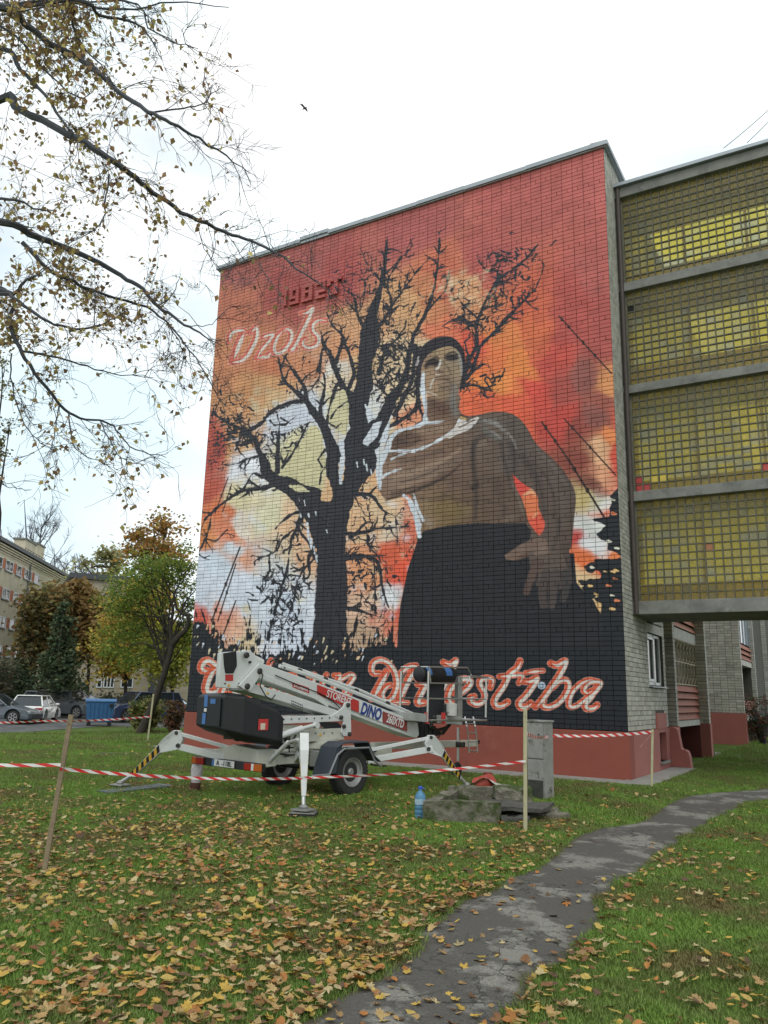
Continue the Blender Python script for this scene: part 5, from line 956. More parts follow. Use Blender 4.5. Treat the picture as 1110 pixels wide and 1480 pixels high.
b = MB(); b.tube([lq(383, 958, .35), lq(385, 968, .42), lq(392, 966, .4), lq(397, 956, .3), lq(405, 958, .3), lq(412, 966, .33)], .012, 5); b.tube([lq(390, 957, .25), lq(398, 952, .28), lq(408, 957, .3)], .018, 6); lpart('hoses', b, M_BP, None, 0)
b = pxprism([(600,1041),(618,1048),(634,1053),(640,1062),(620,1066),(600,1063)], .16, .40); lpart('boom_bellows', b, M_BP, None, .01)
for k in range(5): b = pxprism([(603+k*6,1040+k*2.2),(606+k*6,1041+k*2.2),(605+k*6,1066),(602+k*6,1066)], .14, .42); lpart('bellows_rib', b, M_BP, None, .003)
# knuckle head
b = pxprism([(320,943),(362,940),(372,950),(382,966),(368,984),(352,996),(317,994),(317,975)], .08, .16); b2 = pxprism([(320,943),(362,940),(372,950),(382,966),(368,984),(352,996),(317,994),(317,975)], .46, .52)
b.add(b2.v, b2.f); b.prism([L3(-2.12, .1, 1.62), L3(-2.12, .5, 1.62), L3(-2.12, .5, 2.12), L3(-2.12, .1, 2.12)], LT*.05); hd = lpart('knuckle_head', b, M_LW, None, .01)
b = pxprism([(324,944),(342,941),(343,962),(338,973),(327,973),(325,960)], .51, .545); lpart('cover', b, M_BP, None, .01)
b = pxprism([(375,959),(382,967),(362,999),(352,996),(346,991)], .53, .58); lpart('link_plate', b, M_LW, None, .006)
for p_ in ((356, 947), (375, 970), (357, 992)): pin(*p_, .58, .045)
pin(361, 957, .53, .02)
b = MB(); b.tube([lq(350, 944, .3), lq(378, 958, .3)], .06, 10); lpart('head_tube', b, M_LW, None, 0, True)
b = pxprism([(326,975),(337,975),(337,984),(326,984)], .52, .527); lpart('warning_sticker', b, M_RED, None, 0)
def tri(px, py, q, r=2.2): b = pxprism([(px-r, py+r), (px+r, py+r), (px, py-r)], q, q+.006); lpart('hazard_triangle', b, M_YELB, None, 0)
tri(331, 990, .52); tri(387, 1001, .5); tri(463, 1062, .5)
# stickers on the boom
bd = lq(600, 1050, .44)-lq(400, 975, .44)
def bplate(x0, yt0, yb0, x1, yt1, yb1, m, name='sticker'): b = pxprism([(x0, yt0), (x1, yt1), (x1, yb1), (x0, yb0)], .456, .462); return lpart(name, b, m, None, 0)
bplate(423, 986, 993, 447, 994, 1002, M_RED); lettering('STORENT', lq(435, 994, .463), bd, 0, .075, M_WL, lift, .1, .002)
bplate(459, 989.5, 1003, 518.5, 1013, 1030, M_RED); lettering('STORENT', lq(490, 1009, .463), bd, 0, .165, M_WL, lift, 0, .0025, sx=.84)
bplate(553.5, 1028, 1044.5, 588.5, 1042, 1057, M_MAR); lettering('260XTD', lq(571, 1043, .463), bd, 0, .20, M_WL, lift, .12, .0035, sx=.68)
bplate(519.3, 1013.5, 1030.5, 552.5, 1027.5, 1044, mat('white_sticker', (.66, .67, .66), .4)); lettering('DINO', lq(536, 1029, .463), bd, 0, .27, M_NAVY, lift, .15, .010, sx=.76)
b = MB()
for r_ in range(3):
    for k in range(7): x = 421+k*2.5; y = 1012+r_*3.6+k*1.05; b.prism([lq(x, y, .505), lq(x+1.5, y+.6, .505), lq(x+1.5, y+2, .505), lq(x, y+1.4, .505)], LA*.003)
lpart('arm_lettering', b, M_BLK, None, 0)
# power pack cover (rear black box)
def qs(s, q, z): return L3(s, q, z)
b = MB(); cv = [(-2.16, -.26), (-2.14, .40), (-1.98, .62), (-1.36, .70), (-1.22, .66), (-1.22, -.26)]
lo = [(-2.02, -.2), (-2.0, .36), (-1.86, .55), (-1.36, .62), (-1.22, .6), (-1.22, -.2)]
top_z = [1.53, 1.55, 1.53, 1.32, 1.24, 1.24]; mid_z = [1.06, 1.02, .97, .86, .84, .84]; low_z = [.98, .93, .86, .80, .78, .78]; n = 6
tp_in = [(-2.08, -.2), (-2.06, .36), (-1.95, .55), (-1.38, .62), (-1.26, .6), (-1.26, -.2)]
vs = [L3(s, q, z-.05) for (s, q), z in zip(cv, top_z)]+[L3(s, q, z) for (s, q), z in zip(cv, mid_z)]+[L3(s, q, z) for (s, q), z in zip(lo, low_z)]+[L3(s, q, z) for (s, q), z in zip(tp_in, top_z)]
fs = []
for k in range(n):
    j = (k+1) % n; fs += [(k, j, n+j, n+k), (n+k, n+j, 2*n+j, 2*n+k), (3*n+k, 3*n+j, j, k)]
fs += [tuple(range(2*n, 3*n)), tuple(range(3*n, 4*n))]
b.add(vs, fs); box = lpart('power_pack_cover', b, M_BP, None, .02, False)
def rface(q0, q1, z0, z1, m, name, d=.012): # on the rear face
    f = lambda q: -2.165+(q+.26)*.03
    b = MB(); b.prism([L3(f(q0), q0, z0), L3(f(q1), q1, z0), L3(f(q1), q1, z1), L3(f(q0), q0, z1)], -LT*d); return lpart(name, b, m, None, .004)
rface(.02, .32, 1.06, 1.46, M_BP, 'hatch', .018)
rface(-.08, .0, 1.33, 1.50, M_BLUE, 'instruction_sticker', .004); rface(-.10, -.02, 1.08, 1.24, M_BLUE, 'instruction_sticker', .004); rface(-.07, -.01, 1.26, 1.31, M_WL, 'instruction_sticker', .004)
b = MB(); f = lambda q: -2.165+(q+.26)*.03-.02; b.prism([L3(f(.09), .09, 1.38), L3(f(.21), .21, 1.38), L3(f(.21), .21, 1.45), L3(f(.09), .09, 1.45)], -LT*.004); lpart('instruction_sticker', b, M_BLUE, None, 0)
def side_pt(s, z, d=.0): q = .62+(.70-.62)*(s+1.98)/.62; return L3(s, q+d, z)
for s0, s1, z0, z1, m in ((-1.72, -1.55, 1.02, 1.18, M_RED), (-1.68, -1.60, 1.03, 1.12, mat('pale_sticker', (.6, .5, .4), .5)), (-1.71, -1.56, 1.20, 1.25, M_BLK)):
    b = MB(); b.prism([side_pt(s0, z0, .01), side_pt(s1, z0, .01), side_pt(s1, z1, .01), side_pt(s0, z1, .01)], LA*(.004 if m is not M_RED else .002)); lpart('side_sticker', b, m, None, 0)
b = MB(); b.lathe(L3(-1.7, .2, .84), (0, 0, 1), [(.04, 0), (.09, .03), (.09, .06)], 12); b.bar(L3(-1.9, .1, .9), L3(-1.4, .5, .9), .1, .06); lpart('undertray', b, M_STEEL)
# outrigger legs
def leg(root, knee, foot, root2=None, stripes=True, beam=.10):
    root, knee, foot = L3(*root), L3(*knee), L3(*foot); hz = knee-root; hz[2] = 0; hz /= np.linalg.norm(hz); sd_ = np.cross(hz, (0, 0, 1.))
    g = empty('outrigger', root); g.parent = lift; g.matrix_parent_inverse = lift.matrix_basis.inverted()
    def bl(name, b, m, bv=.006): o = b.build(name, m, None, bevel=bv); o.parent = g; o.matrix_parent_inverse = Matrix.Translation(-Vector(root)); return o
    up = np.array([0, 0, 1.])
    # link centre line runs to the knuckle
    k2 = knee-hz*.02
    b = MB(); b.bar(root+up*.10, k2+up*.05, .07, .055); bl('top_link', b, M_LW)
    b = MB(); b.bar(root-up*.06, k2-up*.14, .09, beam); bl('beam', b, M_LW)
    dn = foot-knee; ln = np.linalg.norm(dn); dn /= ln; ou = np.cross(dn, sd_); 
    if ou@hz < 0: ou = -ou
    prof = [knee+up*.085-hz*.10, knee+up*.085-hz*.0, knee+dn*.16+ou*.075, knee+dn*.34+ou*.052, knee+dn*(ln*.80)+ou*.034, knee+dn*(ln*.80)-ou*.034, knee+dn*.34-ou*.06, knee-up*.20-hz*.10, knee-up*.05-hz*.17]
    wd = [float(np.interp((p-knee)@dn, [-.1, .15, ln*.8], [.062, .060, .030])) for p in prof]; m_ = len(prof); b = MB(); b.add([p-sd_*w_ for p, w_ in zip(prof, wd)]+[p+sd_*w_ for p, w_ in zip(prof, wd)], [tuple(range(m_))[::-1], tuple(range(m_, 2*m_))]+[(i, (i+1) % m_, (i+1) % m_+m_, i+m_) for i in range(m_)]); lg = bl('leg', b, M_LW, .006)
    b = MB(); b.tube([knee+dn*(ln*.78), foot+up*.06], .026, 8); bl('foot_rod', b, M_ALU, 0)
    for p_, r_ in ((knee+up*.05-hz*.06, .03), (knee-up*.14-hz*.10, .035)):
        b = MB(); b.lathe(p_, sd_, [(r_, -.065), (r_, .065)], 10); bl('pivot_pin', b, M_STEEL, 0)
    if stripes:
        for sgn in (-1, 1):
            n = 11; a0, a1 = .30, ln*.78
            for k in range(n):
                t0, t1 = a0+(a1-a0)*k/n, a0+(a1-a0)*(k+1)/n; w0 = lambda t: (.045-.012*(t-a0)/(a1-a0))
                b = MB(); wz = lambda t: float(np.interp(t, [-.1, .15, ln*.8], [.062, .060, .030]))+.0015; sl = .028
                b.prism([knee+dn*(t0+sl)-ou*w0(t0)+sd_*sgn*wz(t0+sl), knee+dn*(t1+sl)-ou*w0(t1)+sd_*sgn*wz(t1+sl), knee+dn*(t1-sl)+ou*w0(t1)+sd_*sgn*wz(t1-sl), knee+dn*(t0-sl)+ou*w0(t0)+sd_*sgn*wz(t0-sl)], sd_*.002*sgn); bl('hazard_band', b, M_YELB if k % 2 else M_BLK, 0)
    b = MB(); b.lathe(foot+up*.03, up, [(.05, .0), (.06, .03), (.03, .06)], 12); b.box(foot[0]-.13, foot[0]+.13, foot[1]-.11, foot[1]+.11, foot[2]+.015, foot[2]+.035); bl('foot_plate', b, mat('galvanised_plate', (.3, .3, .28), .5, .5, var=.2), .004)
    return g
leg((-1.45, -.25, .60), (-2.02, -1.0, .86), (-2.34, -1.88, .05))
leg((-1.1, .86, .66), (-1.78, 1.72, .95), (-1.95, 1.95, .06))
leg((.72, .62, .55), (1.62, 1.32, .83), (2.40, 1.46, .02))
leg((.75, -.45, .55), (1.6, -1.2, .83), (2.3, -1.7, .02))
b = MB(); b.tube([L3(-1.3, .4, .5), L3(-1.42, 1.0, .86)], .035, 10); b.tube([L3(-1.42, 1.0, .86), L3(-1.6, 1.4, .93)], .022, 8); lpart('leg_cylinder', b, M_LW, None, 0, True)
b = MB(); b.tube([L3(.6, .45, .78), L3(.95, .7, .47), L3(1.1, .75, .5)], .014, 6); b.tube([L3(.55, .5, .7), L3(.8, .65, .42), L3(1.0, .8, .4)], .014, 6); lpart('hoses', b, M_BP, None, 0)
# small fittings: bolts, hoses and cables
b = MB()
for x, y, q in [(410+11*k, 1039.6-k*.35, .52) for k in range(7)]+[(408+12*k, 1060.5-.2*k, .5) for k in range(7)]+[(395+16*k, 985+k*6.4, .44) for k in range(5)]+[(325, 955, .52), (325, 988, .52), (345, 988, .52), (362, 975, .52), (333, 948, .52)]:
    b.lathe(lq(x, y, q), LA, [(.012, 0), (.012, .012), (.006, .016)], 6)
lpart('bolts', b, M_STEEL, None, 0)
b = MB(); b.tube([lq(x, y, .47) for x, y in ((398, 976), (430, 990), (462, 1002), (480, 1012), (492, 1024), (499, 1034))], .009, 5); b.tube([lq(x, y, .56) for x, y in ((372, 962), (380, 976), (376, 992), (384, 1006), (392, 1012), (398, 1004))], .010, 5); b.tube([lq(x, y, .52) for x, y in ((396, 1050), (404, 1058), (401, 1068), (410, 1076), (422, 1074), (428, 1062))], .012, 5); b.tube([L3(-1.35, .3, .68), L3(-.8, .4, .62), L3(-.5, .46, .66), L3(.2, .45, .62), L3(.7, .5, .6)], .013, 5); b.tube([lq(x, y, .5) for x, y in ((606, 1046), (613, 1060), (622, 1069), (634, 1066), (640, 1056))], .012, 5)
lpart('hoses', b, M_BP, None, 0)
b = MB()
for s0, z0, s1, z1 in ((-.95, .64, -.88, .60), (-.7, .64, -.55, .58), (.95, .64, 1.15, .60)): b.prism([L3(s0, .42, z0), L3(s1, .42, z0), L3(s1, .42, z1), L3(s0, .42, z1)], LA*.02)
lpart('bracket', b, M_STEEL, None, 0)
# basket
def bx(px, py, q): return lq(px, py, q)
b = MB()
for q in (.06, .72):
    dz = 0
    b.tube([bx(601, 964, .4)+LA*(q-.4), bx(657, 965, .4)+LA*(q-.4), bx(662, 975, .4)+LA*(q-.4), bx(655, 988, .4)+LA*(q-.4), bx(603, 987, .4)+LA*(q-.4), bx(601, 964, .4)+LA*(q-.4)], .015, 6)
    b.tube([bx(600, 970, .4)+LA*(q-.4), bx(598, 1042, .4)+LA*(q-.4)], .02, 6)
    b.tube([bx(600, 1009, .4)+LA*(q-.4), bx(684, 1010, .4)+LA*(q-.4)], .015, 6)
    b.tube([bx(660, 977, .4)+LA*(q-.4), bx(686, 979, .4)+LA*(q-.4)], .02, 6)
    b.tube([bx(684, 979, .4)+LA*(q-.4), bx(683, 1036, .4)+LA*(q-.4)], .02, 6)
    b.tube([bx(600, 1040, .4)+LA*(q-.4), bx(684, 1040, .4)+LA*(q-.4)], .02, 6)
for px_, py_ in ((600, 964), (657, 965), (684, 979), (600, 1040), (684, 1040), (684, 1010)): b.tube([bx(px_, py_, .4)-LA*.34, bx(px_, py_, .4)+LA*.32], .015, 6)
lpart('basket_rails', b, M_ALU, None, 0)
b = pxprism([(663,978),(668.5,978),(668.5,1048),(663,1048)], .60, .70); lpart('basket_post', b, M_ALU, None, .005)
b = pxprism([(644,1034),(668,1036),(668,1048),(644,1046)], .1, .72); lpart('basket_floor_box', b, mat('grey_panel_paint', (.3, .31, .29), .5), None, .006)
b = pxprism([(600,1030),(617,1032),(617,1044),(600,1042)], .1, .72); lpart('basket_floor_box', b, mat('grey_panel_paint', (.3, .31, .29), .5), None, .006)
for x in (617.5, 642): b = pxprism([(x,1030),(x+2,1030),(x+2,1046),(x,1046)], .66, .73); lpart('red_bumper', b, M_RED, None, 0)
c0, c1 = bx(604, 974, .5), bx(654, 976, .5); b = MB(); b.lathe(c0, c1-c0, [(.10, 0), (.145, .03), (.15, .2), (.15, np.linalg.norm(c1-c0)-.2), (.145, np.linalg.norm(c1-c0)-.03), (.10, np.linalg.norm(c1-c0))], 20); lpart('rolled_cover', b, M_BP, None, 0, True)
ax_ = (c1-c0)/np.linalg.norm(c1-c0)
for t_, w_ in ((.16, .07), (.72, .10)):
    L_ = np.linalg.norm(c1-c0); b = MB(); n = 5; vs = []
    for k in range(n+1):
        a = R(-5+75*k/n); nn = LA*math.cos(a)+np.array([0, 0, 1.])*math.sin(a); vs += [c0+ax_*(t_*L_-w_)+nn*.154, c0+ax_*(t_*L_+w_)+nn*.154]
    b.add(vs, [(2*k, 2*k+1, 2*k+3, 2*k+2) for k in range(n)]); lpart('blue_label', b, M_BLUE, None, 0)
rs = np.random.RandomState(5)   # hanging black cloth, pleated
nu, nv = 14, 10; V = []
for j in range(nv+1):
    for i in range(nu+1):
        a = 2*math.pi*i/nu; tz = j/nv; px_ = 630+(11.5-2.5*tz+ (4 if tz > .92 else 0))*math.cos(a); py_ = 985+60*tz; p = bx(px_, py_, .42); V.append(p+LA*(.10*math.sin(a)+.012*math.sin(5*a+j)))
b = MB(); b.add(V, [(j*(nu+1)+i, j*(nu+1)+i+1, (j+1)*(nu+1)+i+1, (j+1)*(nu+1)+i) for j in range(nv) for i in range(nu)]); lpart('control_cover_cloth', b, mat('black_cloth', (.02, .022, .025), .9, var=.2, bump=.3), None, 0, True)
b = MB(); b.tube([bx(627, 1040, .5), bx(622, 1050, .45), bx(630, 1056, .4), bx(645, 1052, .5), bx(650, 1047, .55), bx(640, 1060, .4), bx(625, 1060, .3)], .035, 6); b.lathe(bx(627, 1036, .56), LA, [(.02, 0), (.03, .02), (.01, .04)], 8); lpart('basket_joint', b, M_STEEL, None, 0)
b = MB()
for k in range(2):
    x = (672, 684)[k]; b.tube([bx(x, 1036, .5), bx(x+3, 1050, .6), bx(x+5, 1068, .6), bx(x+6, 1088, .6)], .016, 6)
for k in range(4): y = 1046+k*13; b.tube([bx(674+k*1.6, y, .6), bx(687+k*1.4, y, .6)], .014, 6)
lpart('ladder', b, M_ALU, None, 0)
# ================================================================== loose things around the lift
def canlike(name, label, cat, c, r, h, m, top=None, tilt=0, rim=True, r1=None):
    t = empty(name, c, label, cat); b = MB(); r1 = r1 or r*.93; b.lathe((0, 0, 0), (0, 0, 1), [(r1*.96, 0), (r1, .01), (r, h-.01), (r*1.03, h), (r*.95, h), (r*.93, h-.03)], 20); o = b.build('body', m, None, smooth=True); o.parent = t
    if top: b = MB(); b.lathe((0, 0, h-.028), (0, 0, 1), [(r*.93, 0), (r*.93, .012)], 20); o = b.build('lid', top, None); o.parent = t
    b = MB(); b.tube([(r*math.cos(a), 0, h*.85+r*.9*math.sin(a)*-1) for a in np.linspace(0, math.pi, 9)], .004, 4); o = b.build('handle', M_ALU, None); o.parent = t
    t.rotation_euler = (tilt, 0, .5); return t
p = bx(653, 1034, .78); canlike('paint_bucket', 'white paint bucket splashed with black hanging on the lift basket', 'bucket', p, .105, .22, mat('splashed_white_plastic', (.62, .61, .58), .5, var=.1, stain=((.03, .03, .03), 9, .6, .63)), M_DARK, .06)
c = G(705, 1133); canlike('paint_can', 'small rust red paint can on the grass left of the cabinet', 'can', c, .085, .2, mat('rust_red_can', (.25, .07, .05), .5, var=.2), mat('grey_lid', (.2, .18, .17), .5))
# knocked over red bucket with a white rag
c = G(686, 1138)+np.array([.1, .15, 0]); t = empty('tipped_bucket', c, 'red and white bucket tipped over behind the concrete pit', 'bucket')
b = MB(); b.lathe((0, 0, 0), (0, 0, 1), [(.12, 0), (.125, .01), (.17, .3), (.178, .31), (.16, .31), (.12, .03)], 20); o = b.build('body', mat('red_plastic', (.42, .07, .05), .45, var=.15), None, smooth=True); o.parent = t; o.rotation_euler = (R(-12), R(-118), 0); o.location = (.16, 0, .13)
b = MB(); rs = np.random.RandomState(8); n = 9; V = [(-.28+.075*i, -.17+.05*j, .02+.16*math.exp(-((i-5)**2)/6)*(1-.1*j)+.02*rs.rand()) for j in range(n) for i in range(n)]
b.add(V, [(j*n+i, j*n+i+1, (j+1)*n+i+1, (j+1)*n+i) for j in range(n-1) for i in range(n-1)]); o = b.build('rag', mat('paint_smeared_cloth', (.5, .48, .43), .9, var=.2, vscale=12), None, smooth=True); o.parent = t
# plastic wrapped thing hanging under the tail light
c = L3(-1.55, -.98, .0); t = empty('bagged_brush', c, 'white plastic bag with rusty red bottom hanging under the left tail light', 'bag')
b = MB(); b.tube([(0, 0, .5), (0, .0, .40), (.01, 0, .33), (.0, 0, .2), (.0, 0, .08)], [.03, .085, .10, .085, .06], 12); o = b.build('bag', mat('thin_white_plastic', (.6, .56, .57), .4, var=.15, vscale=14, bump=.6, bscale=25), None, smooth=True); o.parent = t
b = MB(); b.tube([(0, 0, .14), (.0, 0, .08), (.01, 0, .035), (.01, 0, .0)], [.089, .084, .06, .045], 12); o = b.build('stained_bottom', mat('rusty_red_stain', (.10, .04, .03), .7, var=.3, vscale=20), None, smooth=True); o.parent = t
# boards under the left foot
c = (G(150, 1146)+G(238, 1140))/2; d_ = G(238, 1138)-G(150, 1146); a_ = math.atan2(d_[1], d_[0]); LB = np.linalg.norm(d_)
t = empty('support_board', (c[0], c[1], c[2]), 'dark grey board lying on the grass beneath the left outrigger foot', 'board'); b = MB(); b.box(-LB/2, LB/2, -.17, .17, .005, .045); o = b.build('board', mat('slate_grey_board', (.085, .10, .12), .6, var=.15), None, bevel=.004); o.parent = t
b = MB(); b.box(LB/2-.03, LB/2+.006, -.172, .172, .004, .048); o = b.build('end_strip', M_ALU, None); o.parent = t; t.rotation_euler = (0, 0, a_)
c = L3(-1.95, 1.95, 0); t = empty('rubber_pad', (c[0], c[1], 0), 'black rubber block under the foot of the nearest outrigger leg', 'pad'); b = MB(); b.box(-.17, .17, -.14, .14, .0, .05); o = b.build('block', M_RUB, None, bevel=.01); o.parent = t
b = MB(); b.prism([(-.17, -.145, .05), (.17, -.145, .05), (.15, -.145, .062), (-.12, -.145, .062)], (0, .27, 0)); o = b.build('edge_strip', M_ALU, None); o.parent = t; t.rotation_euler = (0, 0, R(25))
# water bottle
c = G(607, 1184); t = empty('water_bottle', c, 'large blue plastic water bottle standing by the corner of the concrete pit', 'bottle')
M_BOT = mat('blue_clear_plastic', (.16, .40, .60), .12, var=.1, trans=.45); pr_ = [(.06, 0), (.072, .01), (.072, .05), (.066, .06), (.072, .07), (.072, .11), (.066, .12), (.072, .13), (.072, .16), (.068, .17), (.072, .18), (.072, .27), (.06, .31), (.03, .345), (.02, .36), (.02, .38)]
b = MB(); b.lathe((0, 0, 0), (0, 0, 1), pr_, 20); o = b.build('body', M_BOT, None, smooth=True); o.parent = t
b = MB(); b.lathe((0, 0, .375), (0, 0, 1), [(.026, 0), (.027, .03), (.02, .035)], 14); o = b.build('cap', mat('royal_blue_cap', (.04, .12, .55), .35, var=.05), None); o.parent = t
b = MB(); b.lathe((0, 0, .185), (0, 0, 1), [(.0728, 0), (.0728, .07)], 20); o = b.build('label_band', mat('pale_blue_label', (.35, .5, .6), .5, var=.3, vscale=30), None, smooth=True); o.parent = t
b = MB(); b.tube([(.02, 0, .39), (.05, 0, .40), (.055, 0, .37)], .005, 5); o = b.build('handle', MATS['royal_blue_cap'], None); o.parent = t
# ---- concrete pit
M_MOSS = mat('mossy_concrete', (.17, .155, .12), .95, var=.45, vscale=7, bump=1., bscale=25, stain=((.045, .065, .016), 2.6, .46, .57))
P0, P1 = G(612, 1188), G(722, 1192); P0[2] = P1[2] = 0
ex = (P1-P0)/np.linalg.norm(P1-P0); zz_ = .26
Qa = CC+ray(612, 1161)*((zz_-CC[2])/ray(612, 1161)[2]); Qb = CC+ray(652, 1142)*((zz_-CC[2])/ray(652, 1142)[2]); ey = (Qb-Qa); ey[2] = 0; PLn = np.linalg.norm(ey); ey /= PLn; print('pit', PLn, ex@ey); PW = np.linalg.norm(P1-P0)
pit = empty('concrete_pit', P0, 'low mossy broken concrete pit edge with loose slabs in front of the lift', 'concrete curb')
def pp(u, v, z): return (P0+ex*u+ey*v+np.array([0, 0, z]))
def rough_box(a, ux, uy, hz, m, name, par, amp=.012, seed=0, nseg=6):
    a, ux, uy = map(np.array, (a, ux, uy)); bm = bmesh.new(); bmesh.ops.create_cube(bm, size=1); bmesh.ops.subdivide_edges(bm, edges=bm.edges[:], cuts=nseg, use_grid_fill=True)
    for v in bm.verts:
        q = a+ux*(v.co.x+.5)+uy*(v.co.y+.5)+np.array([0, 0, hz])*(v.co.z+.5)
        nz = noise.noise_vector(Vector(q)*5+Vector((seed, 0, 0)))*amp*1.6+noise.noise_vector(Vector(q)*16+Vector((seed, 3, 0)))*amp*.7
        v.co = Vector(q)+nz
    me = bpy.data.meshes.new(name); bm.to_mesh(me); bm.free(); me.materials.append(m); o = bpy.data.objects.new(name, me); COL.objects.link(o); o.parent = par; o.matrix_parent_inverse = par.matrix_basis.inverted(); return o
rough_box(pp(0, 0, -.1), ex*PW, ey*.14, .36, M_MOSS, 'curb', pit, .014, 1); rough_box(pp(0, .14, -.1), ex*.16, ey*1.25, .355, M_MOSS, 'curb', pit, .014, 2); rough_box(pp(0, 1.39, -.1), ex*PW*1.0, ey*.14, .40, M_MOSS, 'curb', pit, .014, 3)
rough_box(pp(.16, .14, -.1), ex*(PW-.1), ey*1.25, .16, mat('dirt_filled_pit', (.06, .06, .035), .95, var=.4, vscale=9, bump=.8, stain=((.10, .12, .02), 6, .55, .65)), 'pit_fill', pit, .03, 4)
rough_box(pp(.75, 1.0, .17)+ex*.0, ex*.5+ey*.12, ey*.42-ex*.1, .15, M_MOSS, 'broken_block', pit, .03, 5)
rough_box(pp(.55, .30, .13), ex*.95-ey*.1, ey*.75+ex*.08, .05, mat('dark_slab', (.085, .08, .07), .95, var=.3, vscale=8, bump=.8), 'slab', pit, .018, 6)
rough_box(pp(PW+.02, .05, -.03), ex*.35, ey*.5, .1, MATS['dark_slab'], 'slab', pit, .03, 7); rough_box(pp(PW+.3, .6, -.04), ex*.5, ey*.35, .1, M_MOSS, 'slab', pit, .03, 8); rough_box(pp(PW-.1, .75, .05), ex*.75-ey*.15, ey*.2, .07, M_MOSS, 'slab', pit, .025, 9)
# ---- grey cable cabinet
C0, C1 = G(761, 1153), G(796, 1158); zt = PL(761, 1042, C0, np.cross(C1-C0, (0, 0, 1)))[2]
cbx = (C1-C0)*np.array([1, 1, 0]); CWd = np.linalg.norm(cbx); cbx /= CWd; cby = np.array([-cbx[1], cbx[0], 0])
CWd *= 1.0; cab = empty('cable_cabinet', (C0[0], C0[1], 0), 'weathered grey concrete cable cabinet standing behind the tall wooden stake', 'utility cabinet')
M_CAB = mat('weathered_cabinet', (.27, .27, .245), .85, var=.15, vscale=6, bump=.3, bscale=60, stain=((.08, .075, .05), 5.5, .56, .66))
zt = PL(761, 1043, C0, np.cross(C1-C0, (0, 0, 1)))[2]; dpt = .10; fw_ = CWd*.72
def cp(u, v, z): return np.array([C0[0], C0[1], 0])+cbx*u+cby*v+np.array([0, 0, z])
def cbox(name, u0, u1, v0, v1, z0, z1, m, bv=.006): b = MB(); b.prism([cp(u0, v0, z0), cp(u1, v0, z0), cp(u1, v1, z0), cp(u0, v1, z0)], (0, 0, z1-z0)); return b.build(name, m, cab, bevel=bv)
cbox('case', .015, fw_+.02, .02, dpt+.2, 0, zt, M_CAB); cbox('lid', 0, fw_+.04, -.01, dpt+.22, zt, zt+.03, M_CAB); cbox('door', .03, fw_, -.005, .02, .62, zt-.02, M_CAB); cbox('door', .03, fw_, -.005, .02, .28, .60, M_CAB)
cbox('side_post', -.02, .012, -.01, .05, 0, zt, mat('rust_spotted_steel', (.22, .2, .16), .8, var=.2, stain=((.14, .06, .03), 8, .55, .7))); 
cbox('broken_foot', .04, fw_-.01, -.008, -.003, .02, .27, mat('dark_damp_concrete', (.05, .052, .04), .95, var=.4, vscale=14, bump=.8), .0)
b = MB(); b.lathe(cp(fw_*.8, -.01, 1.0), -cby, [(.012, 0), (.012, .02)], 8); b.build('lock', M_STEEL, cab)
# ---- stakes and barrier tape
M_WOOD = mat('raw_pine_stake', (.23, .18, .11), .85, var=.2, vscale=9, bump=.3, bscale=50, stain=((.16, .12, .07), 7, .55, .7)); M_WOODP = mat('pale_pine_stake', (.42, .39, .24), .8, var=.12, vscale=9)
def stake(bx_, by_, tx, ty, w_, label, m, dz=0):
    base = G(bx_, by_); n = FW.copy(); n[2] = 0; top = PL(tx, ty, base, n); t = empty('wooden_stake', base, label, 'stake', 'wooden stakes carrying the barrier tape')
    top = top-base; r_ = np.array([RT[0], RT[1], 0]); b = MB(); b.bar((0, 0, -.15), tuple(top), w_, w_*.6, up=tuple(n)); o = b.build('post', m, None, bevel=.002); o.parent = t
    b = MB(); q = top*.94-n*w_*.32; b.lathe(q, -n, [(.005, 0), (.004, .012)], 6); o = b.build('nail', M_STEEL, None); o.parent = t
    return base, base+top
s1 = stake(62, 1262, 103, 1033, .042, 'leaning wooden stake stuck in the leafy grass at the left edge', M_WOOD)
s2 = stake(213, 1072, 222, 1003, .05, 'thin stake beside the leaning tree trunk', M_WOODP)
s3 = stake(759, 1203, 759, 1025, .045, 'upright pale stake in front of the grey cabinet', M_WOODP)
s4 = stake(941, 1139, 943, 1054, .04, 'short stake by the apron corner with loose tape end', M_WOODP)
def tape_mat():
    m = bpy.data.materials.new('barrier_tape'); m.use_nodes = True; t = m.node_tree; b = t.nodes['Principled BSDF']; L = t.links.new
    a = _n(t, 'ShaderNodeAttribute', attribute_name='Col'); s_ = _n(t, 'ShaderNodeSeparateColor'); L(a.outputs['Color'], s_.inputs[0])
    m0 = _n(t, 'ShaderNodeMath', operation='MULTIPLY_ADD'); m0.inputs[1].default_value = .12; L(s_.outputs[1], m0.inputs[0]); L(s_.outputs[0], m0.inputs[2])
    f_ = _n(t, 'ShaderNodeMath', operation='MODULO'); f_.inputs[1].default_value = .23; L(m0.outputs[0], f_.inputs[0]); g_ = _n(t, 'ShaderNodeMath', operation='GREATER_THAN'); g_.inputs[1].default_value = .115; L(f_.outputs[0], g_.inputs[0])
    mi = _n(t, 'ShaderNodeMix', data_type='RGBA'); mi.inputs['A'].default_value = (.62, .03, .03, 1); mi.inputs['B'].default_value = (.7, .69, .66, 1); L(g_.outputs[0], mi.inputs['Factor']); L(mi.outputs['Result'], b.inputs['Base Color']); b.inputs['Roughness'].default_value = .4
    return m
M_TAPE = tape_mat()
